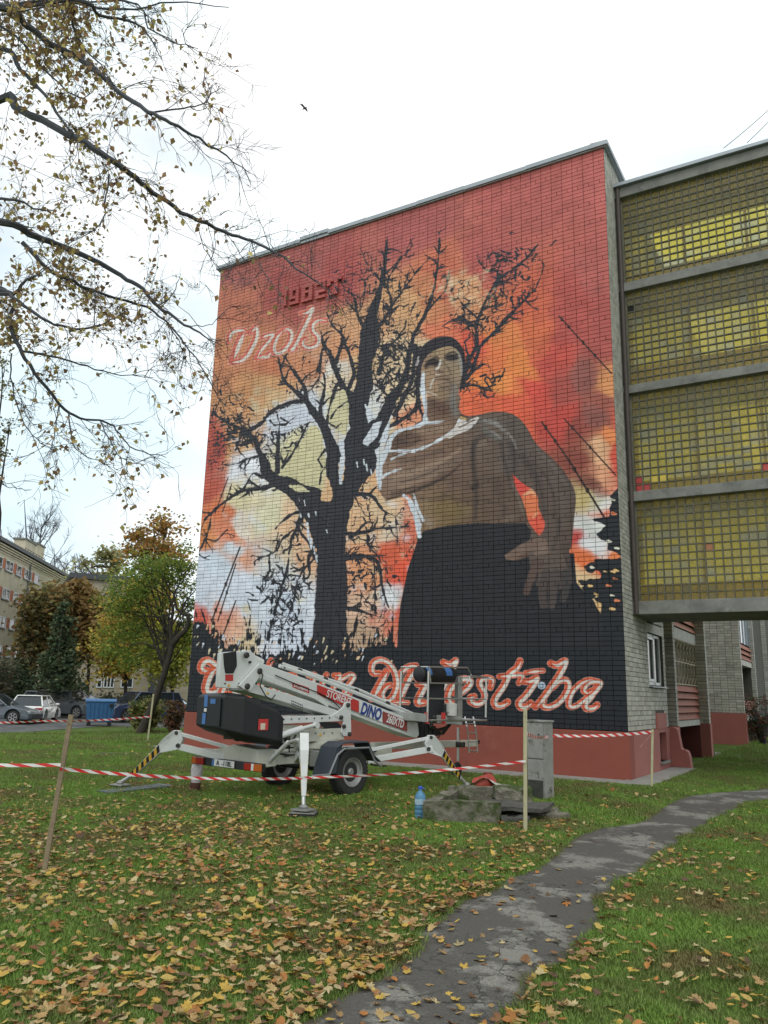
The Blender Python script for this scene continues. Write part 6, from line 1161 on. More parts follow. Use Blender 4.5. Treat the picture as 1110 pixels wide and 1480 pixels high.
def tape(pts, w_, label, tw=.6, seed=0, cat='tape'):
    pts = [np.array(p, float) for p in pts]; rs = np.random.RandomState(seed); q = []; 
    for a, c in zip(pts[:-1], pts[1:]):
        n = max(6, int(np.linalg.norm(c-a)/.12)); sag = .012*np.linalg.norm(c-a)
        for k in range(n): t = k/n; q.append(a+(c-a)*t-np.array([0, 0, sag*4*t*(1-t)]))
    q.append(pts[-1]); q = np.array(q); L_ = np.concatenate([[0], np.cumsum(np.linalg.norm(np.diff(q, axis=0), axis=1))]); V = []; C = []
    ph = rs.rand()*6
    for i, p in enumerate(q):
        d = q[min(i+1, len(q)-1)]-q[max(i-1, 0)]; d /= np.linalg.norm(d); s_ = np.cross(d, (0, 0, 1.)); s_ /= np.linalg.norm(s_); a = tw*math.sin(L_[i]*1.1+ph)+.25*math.sin(L_[i]*3.7+ph)
        wv = (np.array([0, 0, 1.])*math.cos(a)+s_*math.sin(a))*w_/2; V += [p-wv, p+wv]; C += [(L_[i], 0, 0), (L_[i], 1, 0)]
    V = np.array(V); F = np.array([(2*i, 2*i+2, 2*i+3, 2*i+1) for i in range(len(q)-1)]); o = npmesh('barrier_tape', V, F, M_TAPE, None, np.array(C)); return tag(o, label, cat, 'red and white barrier tape strung between stakes')
def on(st, f): return st[0]+(st[1]-st[0])*f
def hgt(st, py):  # point of a stake at picture height py
    best = min(np.linspace(0, 1, 200), key=lambda f: abs(proj(on(st, f))[1]-py)); return on(st, best)
nf = -FW*.04
tape([PD(-160, 1099, 7.0), hgt(s1, 1103)+nf], .030, 'red and white tape leaving the leaning stake towards the left edge', .3, 1)
tape([hgt(s1, 1109)+nf, L3(-1.95, 2.12, .50)-np.array([0, 0, 0]), hgt(s3, 1099)+nf], .032, 'long red and white tape crossing in front of the lift wheels', .25, 2)
tape([PD(-120, 1043, 18), PD(60, 1042, 21), hgt(s2, 1035)+nf], .05, 'far red and white tape running to the stake beside the tree', .3, 3)
tape([hgt(s3, 1061)-nf, PY(795, 1063, -3.4), hgt(s4, 1058)-nf*.3], .05, 'red and white tape running from the cabinet to the wall corner', .5, 4)
tape([hgt(s4, 1059)+nf*.5, hgt(s4, 1066)+np.array([-.12, 0, -.06]), hgt(s4, 1072)+np.array([-.22, .02, -.1])], .045, 'loose end of barrier tape drooping from the short stake', .9, 5)
# ================================================================== cars and bins
DV = np.array([-.83, .557, 0]); DR = np.array([.557, .83, 0])
def car(name, label, paint, c, head, L_=4.2, W_=1.78, H_=1.48, kind='hatch', rails=False):
    a = math.atan2(head[1], head[0]); t = empty(name, c, label, 'car'); t.rotation_euler = (0, 0, a)
    def add(nm, b, m, bv=0., sm=False, par=None): o = b.build(nm, m, None, smooth=sm, bevel=bv); o.parent = par or t; return o
    r = .33 if kind != 'suv' else .36; wx = (L_*.5-.85, -L_*.5+.78); hb = H_*.60; zb = .22; f, k = L_/2, -L_/2
    up = {'hatch': [(k, .45), (k+.02, hb-.05), (k+.12, hb+.02), (f-1.15, hb+.02), (f-.25, hb-.16), (f, hb-.34), (f, .32)], 'sedan': [(k, .45), (k+.02, hb-.08), (k+.5, hb+.03), (f-1.3, hb+.02), (f-.25, hb-.15), (f, hb-.34), (f, .32)], 'suv': [(k, .5), (k+.02, hb-.05), (k+.1, hb+.02), (f-1.15, hb+.04), (f-.3, hb-.06), (f-.02, hb-.25), (f, .4)]}[kind]
    bot = []
    for x in wx: bot += [(x+(r+.07)*math.cos(q), r+(r+.07)*math.sin(q)) for q in np.linspace(-.25, math.pi+.25, 9)]
    prof = up+[(f-.05, zb)]+bot+[(k+.06, zb+.08)]
    prof = [(x, max(z, zb)) for x, z in prof]; n = len(prof); V = []
    for y, ins in ((-W_/2+.10, 1.), (-W_/2+.02, .6), (-W_/2, 0.)):
        pass
    lay = [(-W_/2, .985, -.0), (-W_/2+.10, 1.0, 0), (W_/2-.10, 1.0, 0), (W_/2, .985, 0)]
    for j, (y, sc_, _) in enumerate(lay): V += [(x*sc_, (y if z < hb-.2 else y*(1-.06*(z-hb+.2)/.2)), z) for x, z in prof]
    F = [tuple(range(n))[::-1], tuple(range(3*n, 4*n))]+[(j*n+i, j*n+(i+1) % n, (j+1)*n+(i+1) % n, (j+1)*n+i) for j in range(3) for i in range(n)]
    b = MB(); b.add(V, F); body = add('body', b, paint, .03)
    g0 = {'hatch': (k+.10, f-1.05), 'sedan': (k+.62, f-1.25), 'suv': (k+.08, f-1.1)}[kind]; g1 = {'hatch': (k+.48, f-1.85), 'sedan': (k+1.15, f-2.05), 'suv': (k+.38, f-1.75)}[kind]
    z0, z1 = hb, H_-.05; y0, y1 = W_/2-.07, W_/2-.27
    V = [(g0[0], -y0, z0), (g0[1], -y0, z0), (g0[1], y0, z0), (g0[0], y0, z0), (g1[0], -y1, z1), (g1[1], -y1, z1), (g1[1], y1, z1), (g1[0], y1, z1)]
    b = MB(); b.add(V, [(0, 1, 5, 4), (1, 2, 6, 5), (2, 3, 7, 6), (3, 0, 4, 7), (4, 5, 6, 7), (0, 3, 2, 1)]); add('windows', b, mat('car_glass', (.02, .025, .028), .06, var=.05, spec=.9))
    b = MB(); e = .03; b.prism([(g1[0]-e-.04, -y1-e, z1-.01), (g1[1]+e, -y1-e, z1-.01), (g1[1]+e, y1+e, z1-.01), (g1[0]-e-.04, y1+e, z1-.01)], (0, 0, .05)); add('roof', b, paint, .03)
    b = MB()
    for s in (-1, 1):
        for (xa, xb) in ((g0[0], g1[0]), (g0[1], g1[1])): b.bar((xa, s*y0, z0), (xb, s*y1, z1), .07, .06)
        xm = (g0[0]+g0[1])/2-.05; b.bar((xm, s*(y0+.005), z0), (xm, s*(y1+.01), z1), .08, .04)
        if kind != 'hatch': xq = g0[0]+.72; b.bar((xq, s*(y0+.005), z0), (xq-.03, s*(y1+.01), z1), .07, .04)
        b.bar((g0[0], s*y0, z0+.0), (g0[1], s*y0, z0+.0), .05, .05)
    add('pillars', b, paint)
    for x in wx:
        for s in (-1, 1):
            c_ = (x, s*(W_/2-.12), r); b = MB(); b.lathe(c_, (0, s, 0), [(r*.62, .09), (r*.9, .11), (r, .07), (r, -.09), (r*.6, -.1)], 24); ty = add('wheel', b, M_RUB, 0, True)
            b = MB(); b.lathe(c_, (0, s, 0), [(r*.62, .06), (r*.66, .10), (r*.60, .10), (r*.56, .055), (r*.1, .05)], 20)
            for q in range(6): aa = q*math.pi/3; b.bar((x+.05*math.cos(aa), c_[1]+s*.085, r+.05*math.sin(aa)), (x+r*.6*math.cos(aa), c_[1]+s*.09, r+r*.6*math.sin(aa)), .05, .03, up=(0, s, 0))
            add('rim', b, mat('alloy_rim', (.45, .45, .46), .3, .8), 0, False, ty)
    for s in (-1, 1):
        b = MB(); b.box(k-.012, k+.12, s*(W_/2-.42), s*(W_/2-.04), hb-.22, hb-.06); add('tail_light', b, M_LRED, .02)
        b = MB(); b.box(f-.32, f-.02, s*(W_/2-.46), s*(W_/2-.06), hb-.36, hb-.22); add('headlight', b, mat('headlight_lens', (.5, .52, .54), .1, .2), .02)
        b = MB(); b.box(g0[1]-.30, g0[1]-.12, s*(W_/2-.02), s*(W_/2+.16), hb+.02, hb+.14); add('wing_mirror', b, paint, .03)
        b = MB(); b.box(.0, .18, s*(W_/2-.01), s*(W_/2+.012), hb-.14, hb-.11); add('door_handle', b, paint, .004)
    b = MB(); b.box(k-.03, k+.03, -.26, .26, .50, .61); add('number_plate', b, M_WL)
    b = MB(); b.box(k-.03, k+.1, -W_/2+.1, W_/2-.1, .24, .40); b.box(f-.1, f+.02, -.5, .5, .26, .48); add('bumper_trim', b, M_BP, .02)
    if rails:
        b = MB()
        for s in (-1, 1): b.tube([(g1[0]+.1, s*(y1-.04), z1+.04), (g1[0]+.2, s*(y1-.04), z1+.09), (g1[1]-.2, s*(y1-.04), z1+.09), (g1[1]-.1, s*(y1-.04), z1+.04)], .018, 6)
        add('roof_rails', b, M_ALU)
    return t
def cp_(px, py, d): p = PD(px, py, d); return np.array([p[0], p[1], float(ground(p[0], p[1]))+.012])
PNT = lambda n, c: mat(n, c, .25, 0, var=.03, coat=.6)
car('parked_car', 'white hatchback with red tail lights parked beside the grass', PNT('white_car_paint', (.8, .8, .76)), cp_(50, 1040, 43), .95*DV+.30*DR, 3.9, 1.74, 1.44, 'hatch')
car('parked_car', 'grey saloon cut by the left edge in front of the white hatchback', PNT('grey_car_paint', (.07, .09, .11)), cp_(-10, 1040, 40.5), DR*.9-DV*.42, 4.4, 1.78, 1.45, 'sedan')
car('parked_car', 'dark estate with roof rails parked left of the blue bin', PNT('charcoal_car_paint', (.05, .058, .07)), cp_(97, 1030, 50), DR*.72-DV*.69, 4.5, 1.82, 1.62, 'suv', True)
car('parked_car', 'silver car whose roof shows over the white hatchback', PNT('silver_car_paint', (.32, .34, .36)), cp_(78, 1020, 53), DR*.9-DV*.4, 4.3, 1.78, 1.55, 'hatch')
car('parked_car', 'pale car showing its roof just left of the blue bin top', PNT('pale_car_paint', (.36, .38, .38)), cp_(116, 1018, 56), DR*.8-DV*.6, 4.3, 1.78, 1.5, 'hatch')
car('parked_car', 'dark blue four wheel drive parked right of the blue bin', PNT('navy_car_paint', (.035, .05, .10)), cp_(205, 1030, 46.5), -DR*.92-DV*.38, 4.7, 1.9, 1.72, 'suv')
car('parked_car', 'dark green car half hidden behind the reddish shrub', PNT('green_car_paint', (.05, .08, .07)), cp_(250, 1030, 56), DR*.9-DV*.4, 4.3, 1.78, 1.5, 'sedan')
# waste container
t = empty('waste_container', cp_(143, 1045, 40.5), 'big blue wheeled waste container at the edge of the car park', 'container'); t.rotation_euler = (0, 0, math.atan2(DR[1], DR[0])-.12)
M_BIN = mat('blue_container_plastic', (.035, .13, .30), .5, var=.12, vscale=4, stain=((.10, .16, .22), 6, .6, .75))
def addt(t, nm, b, m, bv=0.): o = b.build(nm, m, None, bevel=bv); o.parent = t; return o
b = MB(); b.add([(-.6, -.45, .22), (.6, -.45, .22), (.6, .45, .22), (-.6, .45, .22), (-.7, -.55, 1.2), (.7, -.55, 1.2), (.7, .55, 1.2), (-.7, .55, 1.2)], [(0, 3, 2, 1), (4, 5, 6, 7), (0, 1, 5, 4), (1, 2, 6, 5), (2, 3, 7, 6), (3, 0, 4, 7)]); addt(t, 'body', b, M_BIN, .02)
for k in range(6): b = MB(); x = -.5+.2*k; b.bar((x*.95, -.475, .3), (x*1.05, -.56, 1.15), .05, .04, up=(0, 1, 0)); addt(t, 'rib', b, M_BIN, .008)
b = MB(); b.prism([(-.75, -.6, 1.2), (-.75, .6, 1.2), (-.75, .5, 1.34), (-.75, -.3, 1.36), (-.75, -.58, 1.27)], (1.5, 0, 0)); addt(t, 'lid', b, M_BIN, .02)
b = MB(); b.box(.42, .62, -.60, -.53, .95, 1.1); addt(t, 'lock_plate', b, M_BP)
for x in (-.5, .5):
    for y in (-.4, .4): b = MB(); b.lathe((x, y-.03, .1), (0, 1, 0), [(.1, 0), (.1, .06)], 14); b.box(x-.04, x+.04, y-.04, y+.04, .1, .24); addt(t, 'castor', b, M_RUB)
# ================================================================== buildings on the left
hb = empty('yellow_brick_flats', PD(-60, 990, 75)*np.array([1, 1, 0])+np.array([0, 0, -.42]), 'pale brick flats with orange panels between white windows and two chimneys', 'building')
FD = np.array([-.62, .785, 0]); FD /= np.linalg.norm(FD); FO = PD(0, 990, 74); FN = np.array([FD[1], -FD[0], 0]); 
if FN@(CC-FO) < 0: FN = -FN
FB = lambda px, py, off=0: PL(px, py, FO+FN*off, FN)
uo = lambda p: (p-FO)@FD
M_YBR = mat('pale_yellow_brick', (.52, .47, .34), .85, var=.12, vscale=1.3, bump=.4, bscale=12, stain=((.38, .35, .27), 1.1, .5, .7)); M_OPN = mat('orange_brick_panel', (.42, .15, .075), .85, var=.12, vscale=3)
zr = FB(40, 805)[2]; u0, u1 = uo(FB(-330, 900)), uo(FB(96, 832)); gz = -.6
def fp(u, z, off=0.): return FO*np.array([1, 1, 0])+FD*u+FN*off+np.array([0, 0, z])
def fbox(nm, ua, ub, za, zb, o0, o1, m, par=hb, bv=0): b = MB(); b.prism([fp(ua, za, o0), fp(ub, za, o0), fp(ub, zb, o0), fp(ua, zb, o0)], FN*(o1-o0)); return b.build(nm, m, par, bevel=bv)
fbox('wall', u0, u1, gz, zr, -12, 0, M_YBR); fbox('roof', u0-.3, u1+.3, zr, zr+.35, -12.3, .45, mat('dark_roof_edge', (.07, .075, .085), .6)); 
for k in range(4): fbox('cornice', u0, u1+.06+.05*k, zr-.85+.2*k, zr-.72+.2*k, 0, .05+.08*k, M_YBR)
cols = [(7.2, 17.6, 1), (23.8, 30.5, 0), (35.7, 45.8, 1), (50.7, 57.6, 0)]
uc = [(uo(FB(a, 820)), uo(FB(b_, 825)), wd) for a, b_, wd in cols]
zt1, zb1 = FB(12, 810)[2], FB(12, 825.5)[2]; dz = (FB(12, 810)[2]-FB(4, 849)[2]); dz = 3.0 if not 2.4 < dz < 3.4 else dz
per = (uc[2][0]-uc[0][0]); more_c = [(a-per*k, c-per*k, wd) for k in (1, 2, 3, 4) for a, c, wd in uc[:2]]
M_WFR = mat('white_window_frame', (.66, .68, .68), .5, var=.05)
wp_ = None
for r_ in range(4):
    z1_, z0_ = zt1-dz*r_, zb1-dz*r_
    for a, c, wd in uc+more_c:
        w0 = fbox('window', a, c, z0_, z1_, .0, .03, M_GLASS); b = MB(); nmul = 2 if wd else 1; fr = .08
        for q in range(nmul+1): uu = a+(c-a-fr)*q/nmul; b.prism([fp(uu, z0_, .03), fp(uu+fr, z0_, .03), fp(uu+fr, z1_, .03), fp(uu, z1_, .03)], FN*.05)
        for zz in (z0_, z1_-fr): b.prism([fp(a, zz, .035), fp(c, zz, .035), fp(c, zz+fr, .035), fp(a, zz+fr, .035)], FN*.05)
        o = b.build('frame', M_WFR, w0)
        fbox('sill', a-.1, c+.1, z0_-.1, z0_-.01, 0, .16, M_SHEET)
    allc = sorted(uc+more_c)
    for (a, c, w1), (a2, c2, w2) in zip(allc[:-1], allc[1:]):
        if a2-c < 2.6: fbox('orange_panel', c+.02, a2-.02, z0_, z1_+.02, 0, .02, M_OPN)
fbox('drainpipe', uo(FB(34.5, 880)), uo(FB(34.5, 880))+.16, gz, zr-.6, .05, .2, M_CONCD)
def chim(px0, px1, pyt, offd):
    a = FB(px0, pyt, -offd); c = FB(px1, pyt, -offd); b = MB(); ua, ub = uo(a), uo(c); fbox('chimney', ua, ub, zr, a[2], -offd-1.2, -offd, M_YBR); fbox('chimney_cap', ua-.15, ub+.15, a[2], a[2]+.18, -offd-1.3, -offd+.1, M_CONCD)
chim(38, 54, 780, 1.5); chim(54.5, 65.5, 786, 2.2)
b = MB()
for px_ in range(36, 66, 4):
    p = FB(px_, 800+(px_-36)*.45, -.4); p[2] = zr; b.tube([p, p+np.array([0, 0, .95])], .035, 4)
pA, pB = FB(36, 800, -.4), FB(64, 812, -.4); pA[2] = pB[2] = zr+.95; b.tube([pA, pB], .03, 4); b.build('roof_railing', M_STEEL, hb)
# low block across the end of the yard
b2o = PD(175, 1000, 74); lb = empty('end_of_yard_block', (b2o[0], b2o[1], -.4), 'beige block with white ground floor windows behind the autumn trees', 'building')
E1 = DR; EN = -DV
def ep(px, py, off=0): return PL(px, py, b2o+EN*off, EN)
ue = lambda p: (p-b2o)@E1
def ebp(u, z, off=0.): return np.array([b2o[0], b2o[1], 0])+E1*u+EN*off+np.array([0, 0, z])
def ebox(nm, ua, ub, za, zb, o0, o1, m, par=lb): b = MB(); b.prism([ebp(ua, za, o0), ebp(ub, za, o0), ebp(ub, zb, o0), ebp(ua, zb, o0)], EN*(o1-o0)); return b.build(nm, m, par)
M_BGE = mat('beige_render', (.38, .33, .25), .9, var=.15, vscale=1.5, bump=.3, bscale=10)
zt2 = ep(140, 838)[2]; ebox('wall', ue(ep(96, 900)), ue(ep(330, 900)), -.6, zt2-3.2, -10, -2.5, M_BGE); ebox('side_wing', ue(ep(96, 900)), ue(ep(228, 900)), -.6, zt2, -10, 0, M_BGE); ebox('roof', ue(ep(94, 900)), ue(ep(230, 900)), zt2, zt2+.5, -10.2, .3, MATS['dark_roof_edge'])
for (xa, xb, ya, yb, n) in ((140, 148, 982, 994, 1), (150, 166, 978, 994, 3), (175, 193, 979, 994, 2), (150, 166, 934, 950, 3), (175, 193, 935, 950, 2), (206, 220, 935, 950, 2), (116, 128, 934, 950, 2), (150, 166, 890, 906, 3), (175, 193, 890, 906, 2), (116, 128, 890, 906, 2)):
    a, c = ue(ep(xa, ya)), ue(ep(xb, ya)); z1_, z0_ = ep(xa, ya)[2], ep(xa, yb)[2]; w0 = ebox('window', a, c, z0_, z1_, 0, .03, M_GLASS); b = MB(); fr = .1
    for q in range(n+1): uu = a+(c-a-fr)*q/n; b.prism([ebp(uu, z0_, .03), ebp(uu+fr, z0_, .03), ebp(uu+fr, z1_, .03), ebp(uu, z1_, .03)], EN*.05)
    for zz in (z0_, z1_-fr): b.prism([ebp(a, zz, .035), ebp(c, zz, .035), ebp(c, zz+fr, .035), ebp(a, zz+fr, .035)], EN*.05)
    o = b.build('frame', M_WFR, w0)
# ================================================================== trees
M_BARK = mat('dark_bark', (.055, .045, .036), .95, var=.35, vscale=14, bump=.9, bscale=30); M_TWIG = mat('fine_branches', (.075, .078, .09), .9, var=.2)
def leaf_mat(name, tr=.35): return mat(name, (0, 0, 0), .65, var=.12, vscale=9, attr='Col', trans=tr, spec=.25)
M_LEAF = leaf_mat('tree_leaves')
def leaf_cloud(name, P_, size, cols, parent, rnd, droop=.0, jitter=.25, elong=1.0):
    cols = np.array(cols)*1.9; n = len(P_); a = rnd.uniform(0, 2*math.pi, n); tl = rnd.normal(0, .9, n); u = np.stack([np.cos(a), np.sin(a), rnd.normal(0, .5, n)-droop], -1); u /= np.linalg.norm(u, axis=1)[:, None]
    v = np.cross(u, rnd.normal(0, 1, (n, 3))); v /= np.linalg.norm(v, axis=1)[:, None]+1e-6; s_ = (size*rnd.uniform(.6, 1.3, n))[:, None]; nn = np.cross(u, v)
    V = np.stack([P_-u*s_*.55*elong, P_+v*s_*.36-u*s_*.1+nn*s_*.1, P_+u*s_*.6*elong, P_-v*s_*.36-u*s_*.1+nn*s_*.1], 1).reshape(-1, 3)
    F = np.arange(4*n).reshape(n, 4); c = np.array(cols)[rnd.randint(0, len(cols), n)]*(1+jitter*rnd.normal(0, 1, (n, 1)).clip(-1.6, 1.6)); o = npmesh(name, V, F, M_LEAF, parent, np.repeat(np.clip(c, .003, .8), 4, 0)); return tag(o, kind='stuff')
def tree(name, label, base, trunk, crowns, cols, n, size, seed, cat='tree', group=None, tr=.12, limbs=8, clump=.5, bark=None, depthk=1.0, thin=1.0, lf=.22):
    """trunk: 3-D points; crowns: (centre, rx, ry(depth), rz, share)"""
    rnd = np.random.RandomState(seed); t = empty(name, base, label, cat, group); b = MB(); m = bark or M_BARK
    b.tube(trunk, list(np.linspace(tr, tr*.45, len(trunk))), 10); b.build('trunk', m, t, smooth=True)
    lb_ = MB(); P_ = []
    for (c, rx, ry, rz, share) in crowns:
        c = np.array(c); nn = int(n*share); nc = max(14, nn//45); d = rnd.normal(0, 1, (nc, 3)); d /= np.linalg.norm(d, axis=1)[:, None]; rr = rnd.rand(nc)**(1/2.2)
        cc = c+d*rr[:, None]*np.array([rx, ry, rz]); 
        for q in cc[:max(6, int(nc*lf))]:
            k = rnd.randint(max(len(trunk)//2, len(trunk)-3), len(trunk)); s_ = np.array(trunk[k]); mid = (s_+q)/2+rnd.normal(0, .06, 3)*np.linalg.norm(q-s_)+np.array([0, 0, .05*np.linalg.norm(q-s_)]); L_ = np.linalg.norm(q-s_)
            lb_.tube([s_, mid, q], [min(tr*.45, .012*L_+.012)*thin, .008*L_*thin+.006, .006], 5, False)
            for _ in range(4):
                e_ = q+rnd.normal(0, .30, 3)*np.array([rx, ry, rz])*.5; lb_.tube([q*.5+mid*.5, q*.6+e_*.4+rnd.normal(0, .05, 3), e_], [.012*thin, .008*thin, .004], 4, False)
        per = rnd.randint(0, nc, nn); sz = min(rx, rz)*.26*clump/.5; P_.append(cc[per]+rnd.normal(0, 1, (nn, 3))*np.array([sz, sz, sz*.7])*(.6+.8*rnd.rand(nc))[per][:, None])
    lb_.build('limbs', m, t, fix=False)
    if n: leaf_cloud('crown', np.vstack(P_), size, cols, t, rnd)
    return t
def X(px, py, d): return PD(px, py, d)
mpx = lambda d: d/FPX
def crown(px, py, d, rx, ry, share): return (X(px, py, d), rx*mpx(d), rx*mpx(d)*.9, ry*mpx(d), share)
GRN = [(.085, .13, .025), (.11, .15, .03), (.065, .10, .02)]; YEL = [(.30, .23, .04), (.24, .21, .05), (.32, .22, .05)]; BRN_ = [(.16, .10, .04), (.20, .13, .045), (.13, .09, .038)]; ORG = [(.25, .13, .03), (.22, .12, .035), (.16, .09, .03)]; DGR = [(.045, .068, .036), (.055, .078, .042), (.04, .06, .034), (.07, .08, .04)]
bt = G(203, 1062); dd = float((bt-CC)@FW)
lt = [bt-np.array([0, 0, .2]), bt+np.array([0, 0, .1]), X(214, 1035, dd), X(226, 1008, dd), X(238, 972, dd), X(247, 942, dd), X(250, 922, dd)]
t_lean = tree('leaning_tree', 'leaning green tree with bent dark trunk left of the mural', bt, lt, [crown(215, 835, dd+.6, 60, 38, .28), crown(190, 870, dd+.4, 52, 34, .24), crown(260, 825, dd+1, 30, 42, .16), crown(180, 930, dd+.8, 44, 36, .22), crown(272, 900, dd+1.4, 18, 44, .10)], GRN+GRN+[(.17, .18, .03), (.15, .17, .03)], 11500, .105, 21, tr=.22, thin=.8, clump=.42, lf=.05)
b = MB()
for q, r0, r1 in (([(248,925),(246,905),(250,880),(240,855),(225,838)], .10, .02), ([(249,930),(260,918),(270,908),(272,890),(262,886),(256,880)], .13, .05), ([(262,886),(268,870),(285,850)], .06, .015), ([(256,882),(252,860),(262,835),(258,810)], .06, .012), ([(250,886),(232,892),(214,890),(195,892)], .05, .012), ([(247,905),(230,880),(205,872),(188,874)], .05, .012), ([(232,890),(222,902),(212,915)], .03, .01), ([(225,838),(212,826),(195,822)], .03, .008), ([(240,862),(222,850),(206,848),(190,852)], .035, .008), ([(214,891),(198,884),(180,886),(165,892)], .03, .008), ([(240,960),(226,938),(208,930),(188,932),(170,926)], .045, .008), ([(248,905),(262,880),(272,862)], .05, .01), ([(205,872),(190,868),(172,872)], .02, .006), ([(252,860),(240,842),(236,822)], .03, .008), ([(262,835),(272,822),(282,806)], .03, .008), ([(226,915),(210,908),(196,912)], .025, .006)):
    pts, rr = spline([X(x, y, dd) for x, y in q], list(np.linspace(r0, r1, len(q))), 3); b.tube(pts, list(rr), 7)
b.build('limb', M_BARK, t_lean, smooth=True)
TG = 'autumn trees round the car park'
def simple(name, label, px, pyb, d, crowns, cols, n, size, seed, tr=.15, **k):
    p = X(px, pyb, d); g = np.array([p[0], p[1], float(ground(p[0], p[1]))]); cz = crowns[0][0]; tp = g+(np.array(cz)-g)*1.; mid = g*.5+tp*.5+np.array([.1, .1, 0])
    return tree(name, label, g, [g-np.array([0, 0, .2]), g*.8+mid*.2, mid, mid*.5+tp*.5, tp], crowns, cols, n, size, seed, tr=tr, group=TG, **k)
simple('chestnut_tree', 'brown leaved chestnut partly covering the yellow brick flats', 62, 1000, 56, [crown(58, 915, 56, 34, 58, .6), crown(66, 872, 55, 34, 26, .4)], [(.12, .10, .035), (.085, .085, .035), (.15, .095, .035), (.07, .06, .03)], 6500, .34, 31)
simple('maple_tree', 'rusty brown tree between the dark conifer and the yellow tree', 128, 1000, 58, [crown(126, 905, 58, 30, 62, .75), crown(115, 860, 58, 26, 20, .25)], BRN_+[(.16, .11, .04)], 6500, .32, 32)
simple('maple_tree', 'orange leaved tree top rising over the rusty tree beside the flats', 96, 1000, 62, [crown(88, 880, 62, 22, 36, 1.)], ORG+BRN_, 2600, .32, 33)
simple('linden_tree', 'golden yellow tree standing behind the leaning green tree', 185, 1000, 52, [crown(175, 935, 52, 42, 48, .6), crown(205, 880, 53, 50, 50, .4)], YEL+[(.15, .15, .03), (.26, .15, .03)], 8000, .28, 34)
simple('linden_tree', 'yellow tree glowing low down behind the shrub by the wall', 250, 1005, 50, [crown(245, 945, 50, 34, 48, 1.)], [(.22, .20, .03), (.17, .18, .03), (.12, .14, .03)], 5000, .24, 35)
simple('tall_tree', 'tall thin crowned orange tree rising behind the leaning tree', 238, 1000, 66, [crown(235, 790, 66, 36, 52, .7), crown(200, 800, 66, 30, 34, .3)], ORG+[(.2, .16, .04), (.14, .10, .04)], 2600, .32, 36, thin=2.4, tr=.3)
simple('tall_tree', 'thin tree with sparse yellow leaves over the end block', 160, 1000, 86, [crown(160, 820, 86, 24, 36, .7), crown(128, 835, 88, 30, 34, .3)], [(.18, .18, .07), (.16, .15, .07)], 1500, .4, 37, thin=2.6)
t = simple('spruce', 'dark blue green conifer standing among the brown trees', 84, 1003, 50, [crown(86, 965, 50, 24, 40, .6), crown(88, 915, 50, 14, 34, .3), crown(89, 885, 50, 8, 18, .1)], DGR, 4200, .24, 38)
def bare(label, px, pyb, pyt, d, w_, seed, n=26):
    rnd = np.random.RandomState(seed); p = X(px, pyb, d); g = np.array([p[0], p[1], -.4]); top = X(px, pyt, d); H_ = top[2]-g[2]; t = empty('bare_tree', g, label, 'tree', 'bare trees beyond the roofs'); b = MB(); b.tube([g, g+np.array([0, 0, H_*.45]), top], [.35, .24, .03], 7); b.build('trunk', M_TWIG, t, smooth=True)
    b = MB()
    def br(a, dr, l, r, k):
        q = [a]; d_ = dr.copy()
        for _ in range(4): d_ = d_+rnd.normal(0, .13, 3)+np.array([0, 0, .10]); d_ /= np.linalg.norm(d_); q.append(q[-1]+d_*l/4)
        b.tube(q, list(np.linspace(r, r*.35, 5)), 3 if k else 4, False)
        if k < 3:
            for _ in range(3+(k > 0)): j = rnd.randint(1, 5); e_ = d_+rnd.normal(0, .5, 3); e_ /= np.linalg.norm(e_); br(q[j], e_, l*.6, max(.018, r*.5), k+1)
    for k in range(n):
        h = rnd.uniform(.35, .9); a = rnd.uniform(0, 6.3); dr = np.array([math.cos(a), math.sin(a), rnd.uniform(.9, 1.8)]); dr /= np.linalg.norm(dr); br(g+np.array([0, 0, H_*h]), dr, w_*mpx(d)*(1.25-h)*1.3, .10, 0)
    b.build('crown', M_TWIG, t, fix=False)
bare('large leafless tree standing behind the chimneys', 35, 960, 722, 105, 60, 41, 24); bare('leafless tree behind the flats near the left edge', 2, 960, 765, 100, 50, 42, 16); bare('small leafless tree beyond the lower chimney', 78, 960, 792, 110, 34, 43, 14); bare('fine leafless tree over the roof corner', 108, 960, 800, 112, 40, 44, 14); bare('leafless tree beside the tall orange tree', 222, 960, 742, 75, 36, 45, 12)
simple('birch', 'sparse leaved tree high at the left edge', -8, 1000, 30, [crown(-6, 640, 30, 22, 70, .6), crown(-18, 540, 30, 28, 80, .4)], [(.14, .13, .05), (.10, .09, .04)], 1500, .11, 46)
def bush(name, label, px, py, d, rx, ry, cols, n, size, seed, cat='bush', twigs_=30, zlow=True):
    rnd = np.random.RandomState(seed); p = X(px, py, d); g = np.array([p[0], p[1], float(ground(p[0], p[1]))]); t = empty(name, g, label, cat); R_ = rx*mpx(d); H_ = ry*mpx(d)*2; b = MB(); tips = []
    for k in range(twigs_):
        a = rnd.uniform(0, 6.3); r_ = R_*rnd.uniform(.3, 1); e_ = g+np.array([r_*math.cos(a), r_*math.sin(a), H_*rnd.uniform(.45, 1)]); b.tube([g+rnd.normal(0, .05, 3)*np.array([1, 1, 0]), (g+e_)/2+np.array([0, 0, .1*H_]), e_], [.014, .01, .004], 4, False); tips.append(e_); tips.append((g+e_)/2+rnd.normal(0, .15, 3)*R_)
    b.build('stems', M_TWIG, t, fix=False); tips = np.array(tips); P_ = tips[rnd.randint(0, len(tips), n)]+rnd.normal(0, .16, (n, 3))*np.array([R_, R_, R_]); P_[:, 2] = np.maximum(P_[:, 2], g[2]+.03); leaf_cloud('foliage', P_, size, cols, t, rnd); return t
